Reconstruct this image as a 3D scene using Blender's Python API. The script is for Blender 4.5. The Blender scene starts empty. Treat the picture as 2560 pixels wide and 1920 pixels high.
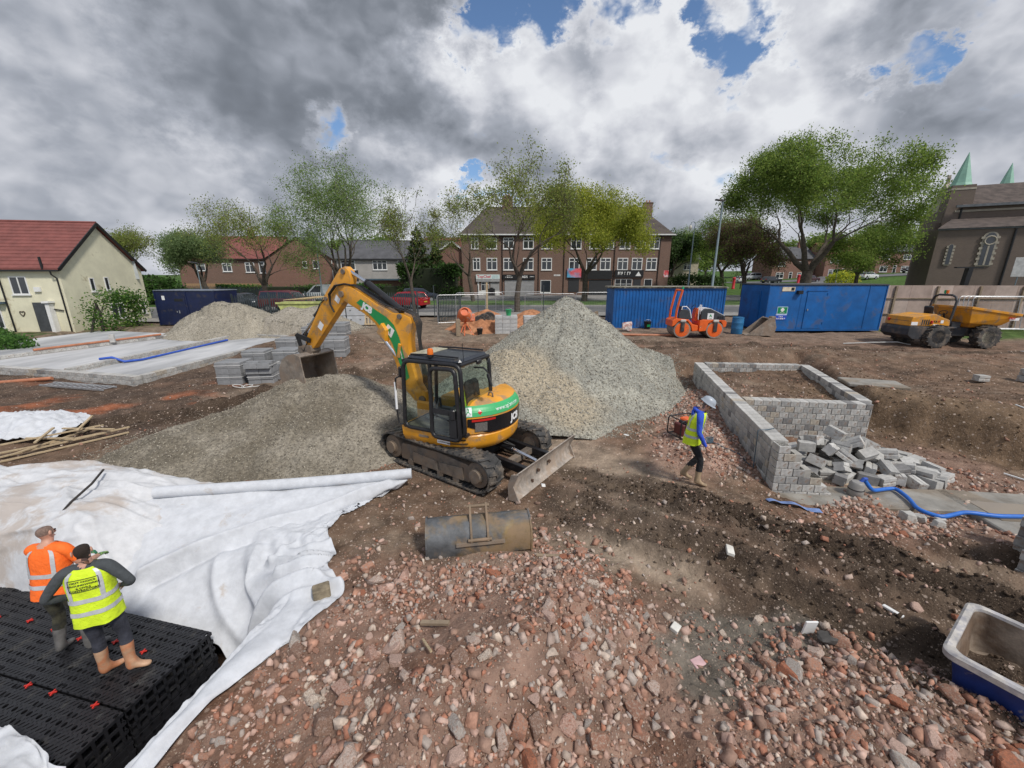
import bpy, bmesh, math, random
import numpy as np
from mathutils import Vector, Matrix, noise as mnoise
R = math.radians
rnd = random.Random(7)
rng = np.random.default_rng(11)
sc = bpy.context.scene
col = sc.collection

# ---------------------------------------------------------------- camera
CAM_H = 4.0
PITCH = math.atan(0.27)
cd = bpy.data.cameras.new("camera"); cam = bpy.data.objects.new("camera", cd); col.objects.link(cam)
cd.sensor_width = 36; cd.lens = 36 * 1000 / 2560; cd.clip_end = 3000; cd.clip_start = 0.05
cam.location = (0, 0, CAM_H); cam.rotation_euler = (math.pi / 2 - PITCH, 0, 0)
sc.camera = cam
sc.view_settings.view_transform = 'Standard'; sc.view_settings.look = 'None'
sc.view_settings.exposure = 0.2; sc.view_settings.gamma = 1; sc.view_settings.use_curve_mapping = False

# ---------------------------------------------------------------- world: sky with broken cumulus
SUN_EL, SUN_AZ = 50, 138          # degrees; azimuth measured clockwise from +Y (north)
def skydir(px, py):
    a = (px - 1280) / 1000; b = (960 - py) / 1000
    c, s = math.cos(PITCH), math.sin(PITCH)
    return Vector((a, c + b * s, -s + b * c)).normalized()
def make_world():
    w = bpy.data.worlds.new("World"); sc.world = w; w.use_nodes = True
    nt = w.node_tree; N = nt.nodes; L = nt.links; N.clear()
    def nd(t, **k):
        n = N.new(t)
        for a, v in k.items(): setattr(n, a, v)
        return n
    def math_(op, a, b=None, c=None, clamp=False):
        n = nd('ShaderNodeMath', operation=op, use_clamp=clamp)
        for i, v in enumerate((a, b, c)):
            if v is None: continue
            if isinstance(v, (int, float)): n.inputs[i].default_value = v
            else: L.new(v, n.inputs[i])
        return n.outputs[0]
    def smooth(v, a, b, t0=0., t1=1.):
        n = nd('ShaderNodeMapRange', interpolation_type='SMOOTHSTEP')
        L.new(v, n.inputs[0])
        for i, x in enumerate((a, b, t0, t1)): n.inputs[i + 1].default_value = x
        return n.outputs[0]
    tc = nd('ShaderNodeTexCoord')
    nrm = nd('ShaderNodeVectorMath', operation='NORMALIZE'); L.new(tc.outputs['Generated'], nrm.inputs[0])
    d = nrm.outputs[0]
    sep = nd('ShaderNodeSeparateXYZ'); L.new(d, sep.inputs[0])
    # cloud field on the direction sphere, flattened a little towards the horizon
    mul = nd('ShaderNodeVectorMath', operation='MULTIPLY'); L.new(d, mul.inputs[0]); mul.inputs[1].default_value = (1, 1, 1.4)
    q0 = mul.outputs[0]
    def shifted(v, off):
        o = nd('ShaderNodeVectorMath', operation='ADD'); L.new(v, o.inputs[0]); o.inputs[1].default_value = off; return o.outputs[0]
    def noise(vec, scale, detail, rough, dist=0., ntype='FBM'):
        n = nd('ShaderNodeTexNoise'); L.new(vec, n.inputs['Vector'])
        n.inputs['Scale'].default_value = scale; n.inputs['Detail'].default_value = detail
        n.inputs['Roughness'].default_value = rough; n.inputs['Distortion'].default_value = dist
        return n.outputs[0]
    def billow(vec, scale, octs=4):      # rounded lumps with creases between them
        o = None; amp = 1.; tot = 0.
        for k in range(octs):
            n = noise(shifted(vec, (1.7 * k, 3.1 * k, .9 * k)), scale, 0, .5, .15)
            v = math_('MULTIPLY', math_('ABSOLUTE', math_('MULTIPLY_ADD', n, 2., -1.)), amp); o = v if o is None else math_('ADD', o, v); tot += amp; amp *= .55; scale *= 2.15
        return math_('MULTIPLY', o, 2.2 / tot)
    def blob(px, py, rad):     # soft patch of sky around one direction
        n = nd('ShaderNodeVectorMath', operation='DOT_PRODUCT'); L.new(dw, n.inputs[0]); n.inputs[1].default_value = skydir(px, py)
        return smooth(n.outputs['Value'], math.cos(R(rad)), math.cos(R(rad * .15)))
    def total(lst):
        o = lst[0]
        for x in lst[1:]: o = math_('ADD', o, x)
        return o
    # warp the directions so that patches get ragged outlines
    wn = nd('ShaderNodeTexNoise'); L.new(q0, wn.inputs['Vector']); wn.inputs['Scale'].default_value = 7; wn.inputs['Detail'].default_value = 7; wn.inputs['Roughness'].default_value = .68
    ws = nd('ShaderNodeVectorMath', operation='SUBTRACT'); L.new(wn.outputs['Color'], ws.inputs[0]); ws.inputs[1].default_value = (.5, .5, .5)
    wm = nd('ShaderNodeVectorMath', operation='MULTIPLY_ADD'); L.new(ws.outputs[0], wm.inputs[0]); wm.inputs[1].default_value = (.34, .34, .26); L.new(d, wm.inputs[2])
    wnm = nd('ShaderNodeVectorMath', operation='NORMALIZE'); L.new(wm.outputs[0], wnm.inputs[0]); dw = wnm.outputs[0]
    def field(v):
        return math_('ADD', math_('MULTIPLY', noise(shifted(v, (2.3, .7, 1.1)), 2.6, 6, .52, .2), .58), math_('MULTIPLY', billow(v, 4.6, 5), .46))
    f0 = field(q0)
    gaps = total([math_('MULTIPLY', blob(*g[:3]), g[3]) for g in (
        (1235, 75, 5.2, .33), (1400, 15, 4, .22), (1580, 45, 5.0, .27), (1850, 90, 5.6, .27), (2235, 175, 3.2, .26), (838, 345, 3.6, .36), (1165, 440, 2.6, .28))])
    adds = total([math_('MULTIPLY', blob(*g[:3]), g[3]) for g in (
        (760, 130, 26, .22), (100, 260, 30, .26), (300, 400, 20, .10), (1460, 200, 14, .20), (1750, 330, 20, .16), (1050, 250, 14, .12), (2050, 250, 10, .10), (2500, 300, 14, .14))])
    low = smooth(sep.outputs[2], 0.26, 0.03)      # more, paler cloud towards the horizon
    dens = math_('SUBTRACT', math_('ADD', math_('ADD', f0, math_('MULTIPLY', low, .22)), math_('ADD', adds, .045)), gaps)
    alpha = smooth(dens, 0.42, 0.60)
    def soft(v):
        return math_('ADD', math_('MULTIPLY', noise(shifted(v, (2.3, .7, 1.1)), 1.9, 3, .5, .2), .62), math_('MULTIPLY', billow(v, 3.1, 4), .44))
    f0 = soft(q0); f1 = soft(shifted(q0, (.05, .0, .075)))
    lit = math_('MULTIPLY', math_('SUBTRACT', f0, f1), 1.5)
    darkm = total([math_('MULTIPLY', blob(*g[:3]), g[3]) for g in (
        (720, 80, 20, .40), (980, 110, 12, .22), (560, 180, 12, .10), (330, 330, 14, .10), (1760, 400, 12, .16), (1290, 330, 11, .16), (2440, 180, 14, .22), (1050, 330, 8, .12))])
    brightm = total([math_('MULTIPLY', blob(*g[:3]), g[3]) for g in (
        (1430, 120, 12, .34), (1900, 150, 14, .30), (1080, 230, 7, .20), (1600, 290, 8, .26), (2480, 330, 12, .18), (230, 130, 8, .20), (1200, 140, 8, .2), (1000, 470, 9, .2), (450, 480, 10, .2))])
    thick = smooth(dens, 0.46, 0.85)
    sh = math_('ADD', math_('MULTIPLY', thick, 0.36), darkm)
    sh = math_('SUBTRACT', sh, brightm)
    sh = math_('SUBTRACT', sh, lit)
    sh = math_('SUBTRACT', sh, math_('MULTIPLY', low, .02))
    bil = math_('SUBTRACT', billow(shifted(q0, (7, 3, 1)), 6., 4), .5)
    sh = math_('SUBTRACT', sh, math_('MULTIPLY', bil, .15))
    fine = noise(q0, 17, 6, 0.62, 0.2)
    sh = math_('SUBTRACT', sh, math_('MULTIPLY', math_('SUBTRACT', fine, 0.5), 0.07))
    ramp = nd('ShaderNodeValToRGB'); L.new(math_('MULTIPLY_ADD', sh, .64, 0.13, clamp=True), ramp.inputs[0])
    e = ramp.color_ramp.elements
    e[0].position = 0.0; e[0].color = (0.90, 0.92, 0.96, 1)
    e[1].position = 1.0; e[1].color = (0.15, 0.168, 0.198, 1)
    for p_, c_ in ((.22, (0.68, .70, .76, 1)), (.45, (.42, .45, .515, 1)), (.72, (.235, .26, .305, 1))):
        x = e.new(p_); x.color = c_
    sky = nd('ShaderNodeTexSky', sky_type='NISHITA', sun_disc=False, sun_elevation=R(SUN_EL), sun_rotation=R(SUN_AZ))
    sky.air_density = 1.0; sky.dust_density = 0.1; sky.ozone_density = 5.0
    bg1 = nd('ShaderNodeBackground'); L.new(sky.outputs[0], bg1.inputs[0]); bg1.inputs[1].default_value = 0.11
    bg2 = nd('ShaderNodeBackground'); L.new(ramp.outputs[0], bg2.inputs[0]); bg2.inputs[1].default_value = 0.78
    mx = nd('ShaderNodeMixShader'); L.new(alpha, mx.inputs[0]); L.new(bg1.outputs[0], mx.inputs[1]); L.new(bg2.outputs[0], mx.inputs[2])
    out = nd('ShaderNodeOutputWorld'); L.new(mx.outputs[0], out.inputs[0])
    w.cycles.sampling_method = 'MANUAL'; w.cycles.sample_map_resolution = 512
make_world()
sl = bpy.data.lights.new("sun", 'SUN'); so = bpy.data.objects.new("sun", sl); col.objects.link(so)
sl.energy = 2.7; sl.angle = R(8); sl.color = (1, .95, .88)
_e, _a = R(SUN_EL), R(SUN_AZ)
so.rotation_euler = Vector((math.sin(_a) * math.cos(_e), math.cos(_a) * math.cos(_e), math.sin(_e))).to_track_quat('Z', 'Y').to_euler()

# ---------------------------------------------------------------- materials
MATS = {}
def M(name, c, rough=.65, metal=0., var=.18, vs=3., bump=0., bs=30., dirt=None, da=.5, ds=2.5, alpha=None, trans=0., spec=.5, c2=None, c2s=1.2, vcol=False, coat=0., stretch=None):
    """procedural material: base colour broken by two noises, optional second colour, dirt, bump and per-vertex tint"""
    if name in MATS: return MATS[name]
    m = bpy.data.materials.new(name); m.use_nodes = True; nt = m.node_tree; N = nt.nodes; L = nt.links
    b = N['Principled BSDF']; b.inputs['Roughness'].default_value = rough; b.inputs['Metallic'].default_value = metal
    b.inputs['Specular IOR Level'].default_value = spec
    if coat: b.inputs['Coat Weight'].default_value = coat; b.inputs['Coat Roughness'].default_value = .15
    if trans: b.inputs['Transmission Weight'].default_value = trans
    if alpha is not None: b.inputs['Alpha'].default_value = alpha
    tc = N.new('ShaderNodeTexCoord'); vec = tc.outputs['Object']
    if stretch:
        mp = N.new('ShaderNodeMapping'); mp.inputs['Scale'].default_value = stretch; L.new(vec, mp.inputs[0]); vec = mp.outputs[0]
    def noise(s, det=6, ro=.6, dist=0.):
        n = N.new('ShaderNodeTexNoise'); n.inputs['Scale'].default_value = s; n.inputs['Detail'].default_value = det
        n.inputs['Roughness'].default_value = ro; n.inputs['Distortion'].default_value = dist; L.new(vec, n.inputs['Vector']); return n.outputs[0]
    def ramp(v, lo, hi, a=0., z=1.):
        n = N.new('ShaderNodeMapRange'); n.interpolation_type = 'SMOOTHSTEP'; L.new(v, n.inputs[0])
        for i, x in enumerate((lo, hi, a, z)): n.inputs[i + 1].default_value = x
        return n.outputs[0]
    def mix(f, a, c_, mode='MIX'):
        n = N.new('ShaderNodeMix'); n.data_type = 'RGBA'; n.blend_type = mode
        for sock, v in ((n.inputs[0], f), (n.inputs[6], a), (n.inputs[7], c_)):
            if isinstance(v, (int, float)): sock.default_value = v
            elif isinstance(v, (tuple, list)): sock.default_value = (*v[:3], 1)
            else: L.new(v, sock)
        return n.outputs[2]
    out = None
    base = tuple(c[:3])
    cur = base
    if vcol:
        at = N.new('ShaderNodeAttribute'); at.attribute_name = 'tint'; cur = at.outputs['Color']
    if c2: cur = mix(ramp(noise(c2s, 5, .6, .4), .42, .62), cur, c2)
    if var:
        f = ramp(noise(vs, 8, .65), .25, .75, 1 - var * 1.5, 1 + var * 1.5)
        cmb = N.new('ShaderNodeCombineColor')
        for i in range(3): L.new(f, cmb.inputs[i])
        cur = mix(1.0, cur, cmb.outputs[0], 'MULTIPLY')
    if dirt:
        dm = ramp(noise(ds, 9, .68, .3), .62 - da * .35, .70 - da * .2)
        dm2 = N.new('ShaderNodeMath'); dm2.operation = 'MULTIPLY'; L.new(dm, dm2.inputs[0]); dm2.inputs[1].default_value = .85
        cur = mix(dm2.outputs[0], cur, dirt)
        rr = ramp(dm2.outputs[0], 0, 1, rough, .92); L.new(rr, b.inputs['Roughness'])
        if metal:
            mm = ramp(dm2.outputs[0], 0, 1, metal, 0.); L.new(mm, b.inputs['Metallic'])
    if isinstance(cur, tuple): b.inputs['Base Color'].default_value = (*cur, 1)
    else: L.new(cur, b.inputs['Base Color'])
    if bump:
        bn = N.new('ShaderNodeBump'); bn.inputs['Strength'].default_value = 1.0; bn.inputs['Distance'].default_value = bump
        L.new(noise(bs, 6, .65), bn.inputs['Height']); L.new(bn.outputs[0], b.inputs['Normal'])
    MATS[name] = m
    return m
MUD = (.13, .085, .058)
def glass(name='window_glass', c=(.03, .035, .04), rough=.06):
    return M(name, c, rough, 0, var=.1, spec=.9)
def clear_glass(name='cab_glass'):
    if name in MATS: return MATS[name]
    m = bpy.data.materials.new(name); m.use_nodes = True; nt = m.node_tree; N = nt.nodes; L = nt.links
    out = N['Material Output']; N.remove(N['Principled BSDF'])
    t = N.new('ShaderNodeBsdfTransparent'); t.inputs[0].default_value = (.72, .8, .76, 1)
    g = N.new('ShaderNodeBsdfGlossy'); g.inputs[0].default_value = (.9, .95, .95, 1); g.inputs['Roughness'].default_value = .04
    fr = N.new('ShaderNodeLayerWeight'); fr.inputs[0].default_value = .5
    pw = N.new('ShaderNodeMath'); pw.operation = 'POWER'; pw.inputs[1].default_value = 4.; L.new(fr.outputs['Facing'], pw.inputs[0])
    ad = N.new('ShaderNodeMath'); ad.operation = 'MULTIPLY_ADD'; ad.inputs[1].default_value = .8; ad.inputs[2].default_value = .07; L.new(pw.outputs[0], ad.inputs[0])
    mx = N.new('ShaderNodeMixShader'); L.new(ad.outputs[0], mx.inputs[0]); L.new(t.outputs[0], mx.inputs[1]); L.new(g.outputs[0], mx.inputs[2]); L.new(mx.outputs[0], out.inputs[0])
    MATS[name] = m; return m

# ---------------------------------------------------------------- mesh builder
class MB:
    def __init__(s): s.v = []; s.f = []
    def add(s, vs, fs):
        o = len(s.v); s.v += [tuple(v) for v in vs]; s.f += [tuple(i + o for i in f) for f in fs]; return s
    def box(s, c, d, rot=None, bev=0.):
        x, y, z = (k / 2 for k in d)
        if bev:
            b = min(bev, x * .9, y * .9, z * .9); vs = []
            for sx in (-1, 1):
                for sy in (-1, 1):
                    for sz in (-1, 1):
                        vs += [(sx * x, sy * (y - b), sz * (z - b)), (sx * (x - b), sy * y, sz * (z - b)), (sx * (x - b), sy * (y - b), sz * z)]
            idx = lambda sx, sy, sz, k: ((sx > 0) * 4 + (sy > 0) * 2 + (sz > 0)) * 3 + k
            fs = []
            for q in (-1, 1):
                f = [idx(q, -1, -1, 0), idx(q, 1, -1, 0), idx(q, 1, 1, 0), idx(q, -1, 1, 0)]; fs.append(f if q > 0 else f[::-1])
                f = [idx(-1, q, -1, 1), idx(-1, q, 1, 1), idx(1, q, 1, 1), idx(1, q, -1, 1)]; fs.append(f if q > 0 else f[::-1])
                f = [idx(-1, -1, q, 2), idx(1, -1, q, 2), idx(1, 1, q, 2), idx(-1, 1, q, 2)]; fs.append(f if q > 0 else f[::-1])
                for r in (-1, 1):
                    f = [idx(q, r, -1, 0), idx(q, r, -1, 1), idx(q, r, 1, 1), idx(q, r, 1, 0)]; fs.append(f if q * r < 0 else f[::-1])
                    f = [idx(q, -1, r, 0), idx(q, 1, r, 0), idx(q, 1, r, 2), idx(q, -1, r, 2)]; fs.append(f if q * r > 0 else f[::-1])
                    f = [idx(-1, q, r, 1), idx(-1, q, r, 2), idx(1, q, r, 2), idx(1, q, r, 1)]; fs.append(f if q * r > 0 else f[::-1])
                    for u in (-1, 1):
                        f = [idx(q, r, u, 0), idx(q, r, u, 1), idx(q, r, u, 2)]; fs.append(f if q * r * u > 0 else f[::-1])
        else:
            vs = [(i * x, j * y, k * z) for i in (-1, 1) for j in (-1, 1) for k in (-1, 1)]
            fs = [(0, 1, 3, 2), (4, 6, 7, 5), (0, 4, 5, 1), (2, 3, 7, 6), (0, 2, 6, 4), (1, 5, 7, 3)]
        m = rot if rot is not None else Matrix.Identity(3)
        if isinstance(m, (int, float)): m = Matrix.Rotation(m, 3, 'Z')
        C_ = Vector(c)
        return s.add([C_ + m @ Vector(v) for v in vs], fs)
    def bb(s, x0, x1, y0, y1, z0, z1, bev=0.):
        return s.box(((x0 + x1) / 2, (y0 + y1) / 2, (z0 + z1) / 2), (abs(x1 - x0), abs(y1 - y0), abs(z1 - z0)), None, bev)
    def beam(s, p, q, w, h, up=(0, 0, 1), bev=0.):
        p, q = Vector(p), Vector(q); d = q - p; L_ = d.length; d.normalize(); u = Vector(up)
        if abs(d.dot(u)) > .98: u = Vector((0, 1, 0))
        sd = u.cross(d).normalized(); u = d.cross(sd)
        return s.box((p + q) / 2, (L_, w, h), Matrix((d, sd, u)).transposed(), bev)
    def cyl(s, p, q, r0, r1=None, n=12, caps=True):
        r1 = r0 if r1 is None else r1
        return s.tube([p, q], [r0, r1], n, caps)
    def tube(s, pts, r, n=8, caps=True, closed=False):
        pts = [Vector(p) for p in pts]; k = len(pts)
        rs = [r] * k if isinstance(r, (int, float)) else r
        o = len(s.v); up = None
        for i, p in enumerate(pts):
            if closed: t = pts[(i + 1) % k] - pts[i - 1]
            else: t = pts[min(i + 1, k - 1)] - pts[max(i - 1, 0)]
            t = t.normalized() if t.length > 1e-9 else Vector((0, 0, 1))
            if up is None: up = Vector((0, 0, 1)) if abs(t.z) < .9 else Vector((1, 0, 0))
            a = up.cross(t); a = a.normalized() if a.length > 1e-6 else Vector((1, 0, 0))
            up = t.cross(a).normalized()
            for j in range(n):
                an = 2 * math.pi * j / n
                s.v.append(tuple(p + (a * math.cos(an) + up * math.sin(an)) * rs[i]))
        for i in range(k if closed else k - 1):
            i2 = (i + 1) % k
            for j in range(n):
                s.f.append((o + i * n + j, o + i * n + (j + 1) % n, o + i2 * n + (j + 1) % n, o + i2 * n + j))
        if caps and not closed:
            s.f.append(tuple(o + j for j in range(n))[::-1]); s.f.append(tuple(o + (k - 1) * n + j for j in range(n)))
        return s
    def prism(s, poly, a, b, axis='y', taper=None):
        """polygon in the plane across `axis`, from a to b; ccw or cw"""
        P = lambda u, w, t: {'y': (u, t, w), 'x': (t, u, w), 'z': (u, w, t)}[axis]
        n = len(poly); vs = [P(u, w, a) for u, w in poly]
        p2 = poly if taper is None else taper
        vs += [P(u, w, b) for u, w in p2]
        area = sum(poly[i][0] * poly[(i + 1) % n][1] - poly[(i + 1) % n][0] * poly[i][1] for i in range(n))
        flip = (area > 0) ^ (b < a) ^ (axis in 'y')
        fs = [tuple(range(n)), tuple(range(2 * n - 1, n - 1, -1))] + [(i, i + n, (i + 1) % n + n, (i + 1) % n) for i in range(n)]
        if flip: fs = [f[::-1] for f in fs]
        return s.add(vs, fs)
    def lathe(s, prof, c=(0, 0, 0), n=16, axis='z'):
        o = len(s.v); k = len(prof)
        for r, z in prof:
            for j in range(n):
                an = 2 * math.pi * j / n; x, y = r * math.cos(an), r * math.sin(an)
                p = {'z': (x, y, z), 'y': (x, z, -y), 'x': (z, x, y)}[axis]
                s.v.append((p[0] + c[0], p[1] + c[1], p[2] + c[2]))
        for i in range(k - 1):
            for j in range(n):
                s.f.append((o + i * n + j, o + i * n + (j + 1) % n, o + (i + 1) * n + (j + 1) % n, o + (i + 1) * n + j))
        s.f.append(tuple(o + j for j in range(n))[::-1]); s.f.append(tuple(o + (k - 1) * n + j for j in range(n)))
        return s
    def loft(s, rings, caps=True, closed=True):
        o = len(s.v); n = len(rings[0]); k = len(rings)
        for r in rings: s.v += [tuple(p) for p in r]
        for i in range(k - 1):
            for j in range(n if closed else n - 1):
                s.f.append((o + i * n + j, o + i * n + (j + 1) % n, o + (i + 1) * n + (j + 1) % n, o + (i + 1) * n + j))
        if caps: s.f.append(tuple(o + j for j in range(n))[::-1]); s.f.append(tuple(o + (k - 1) * n + j for j in range(n)))
        return s
    def mesh(s, name, mat, smooth=False, bevel=0., recalc=True, sub=0):
        me = bpy.data.meshes.new(name); me.from_pydata(s.v, [], s.f)
        if recalc or bevel:
            bm = bmesh.new(); bm.from_mesh(me)
            if bevel:
                bmesh.ops.remove_doubles(bm, verts=bm.verts, dist=1e-5)
                es = [e for e in bm.edges if len(e.link_faces) == 2 and e.calc_face_angle(0) > .5]
                bmesh.ops.bevel(bm, geom=es, offset=bevel, segments=2, affect='EDGES', profile=.6, clamp_overlap=True)
            if recalc: bmesh.ops.recalc_face_normals(bm, faces=bm.faces)
            bm.to_mesh(me); bm.free()
        if smooth:
            me.shade_smooth() if smooth is True else me.set_sharp_from_angle(angle=R(smooth))
            me.polygons.foreach_set('use_smooth', [True] * len(me.polygons))
        if mat: me.materials.append(mat)
        me.update(); return me
    def obj(s, name, mat, parent=None, loc=None, rz=None, **k):
        return link(name, s.mesh(name, mat, **k), parent, loc, rz)
def link(name, me, parent=None, loc=None, rz=None):
    o = bpy.data.objects.new(name, me); col.objects.link(o)
    if parent is not None: o.parent = parent
    if loc is not None: o.location = loc
    if rz is not None: o.rotation_euler = (0, 0, rz) if isinstance(rz, (int, float)) else rz
    return o
def tag(o, label=None, cat=None, group=None, kind=None):
    for k, v in (('label', label), ('category', cat), ('group', group), ('kind', kind)):
        if v: o[k] = v
    return o
def thing(name, label, cat, loc=(0, 0, 0), rz=0., group=None):
    o = bpy.data.objects.new(name, None); col.objects.link(o); o.location = loc
    o.rotation_euler = (0, 0, rz) if isinstance(rz, (int, float)) else rz
    o.empty_display_size = .1
    return tag(o, label, cat, group)
def copy_tree(o, parent=None):
    c = o.copy(); col.objects.link(c); c.parent = parent
    for ch in list(o.children): copy_tree(ch, c)
    return c
def text(s, size, mat, parent, mtx, name='lettering', ext=.002, align='CENTER', bold=0., sx=1.):
    cu = bpy.data.curves.new('txt', 'FONT'); cu.body = s; cu.size = size; cu.extrude = ext; cu.align_x = align; cu.align_y = 'CENTER'; cu.offset = bold; cu.resolution_u = 3
    t = bpy.data.objects.new('txt', cu); col.objects.link(t)
    dg = bpy.context.evaluated_depsgraph_get(); me = bpy.data.meshes.new_from_object(t.evaluated_get(dg)); me.name = name
    bpy.data.objects.remove(t); bpy.data.curves.remove(cu)
    me.transform(Matrix.Diagonal((sx, 1, 1, 1)))
    me.materials.clear(); me.materials.append(mat)
    me.transform(mtx)
    return link(name, me, parent)
def frame_mtx(o, xdir, ydir):
    """4x4 whose local x,y run along xdir,ydir at point o"""
    x = Vector(xdir).normalized(); y = Vector(ydir); y = (y - x * y.dot(x)).normalized(); z = x.cross(y)
    m = Matrix((x, y, z)).transposed().to_4x4(); m.translation = Vector(o); return m

def strokes(parent, x0, x1, y, z, h, mat, seed=1, name='lettering'):
    """a line of print too small to read: short upright strokes"""
    m = MB(); r = random.Random(seed); x = x0
    while x < x1 - h * .3:
        wd = h * r.uniform(.25, .7); m.bb(x, x + wd * .35, y - .004, y, z - h / 2, z + h / 2); m.bb(x + wd * .35, x + wd, y - .004, y, z + h * r.choice((-.5, -.1, .3)), z + h * .5); x += wd + h * r.choice((.18, .18, .6))
    return m.obj(name, mat, parent, recalc=False)
# numpy value noise
_perm = rng.random((256, 256))
def vnoise(x, y):
    xi = np.floor(x).astype(int); yi = np.floor(y).astype(int); fx = x - xi; fy = y - yi
    fx = fx * fx * (3 - 2 * fx); fy = fy * fy * (3 - 2 * fy)
    g = lambda a, b: _perm[a & 255, b & 255]
    return (g(xi, yi) * (1 - fx) + g(xi + 1, yi) * fx) * (1 - fy) + (g(xi, yi + 1) * (1 - fx) + g(xi + 1, yi + 1) * fx) * fy
def fbm(x, y, o=4, g=.5):
    a = 1.; s_ = 0.; t = 0.
    for i in range(o):
        s_ = s_ + a * vnoise(x + 17.3 * i, y + 9.1 * i); t += a; a *= g; x = x * 2.03; y = y * 2.03
    return s_ / t - .5
def sstep(a, b, x):
    t = np.clip((x - a) / (b - a), 0, 1); return t * t * (3 - 2 * t)
def seg_dist(x, y, p, q):
    px, py = p; dx, dy = q[0] - px, q[1] - py; L2 = dx * dx + dy * dy
    t = np.clip(((x - px) * dx + (y - py) * dy) / L2, 0, 1)
    return np.hypot(x - px - t * dx, y - py - t * dy), t
# ================================================================ ground
RUTS = [([(1.0, 6.5), (1.38, 6.0), (3.03, 4.9), (3.8, 3.85), (4.5, 3.1), (5.2, 2.4)], .34), ([(2.5, 6.9), (3.26, 6.2), (4.39, 5.2), (5.45, 4.3), (6.3, 3.4)], .34),
        ([(1.2, 7.6), (2.6, 6.6), (3.8, 5.7), (5.0, 4.7), (6.2, 3.7)], .25), ([(6.6, 5.0), (8, 4.4), (10, 4.0)], .3),
        ([(-9, 11.4), (-7, 13), (-5, 15), (-4, 19)], .5), ([(-12, 9.8), (-8, 12.2), (-6.5, 15)], .4), ([(3, 19.5), (9, 18.6), (16, 17.2), (24, 16.6)], .4), ([(4, 21), (10, 20.2), (18, 18.8)], .4)]
PIT_C = Vector((-3.93, 4.21)); PIT_U = Vector((-.976, .217)); PIT_V = Vector((-.217, -.976))
def pit_uv(x, y):
    dx, dy = x - PIT_C.x, y - PIT_C.y
    return dx * PIT_U.x + dy * PIT_U.y, dx * PIT_V.x + dy * PIT_V.y
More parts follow.
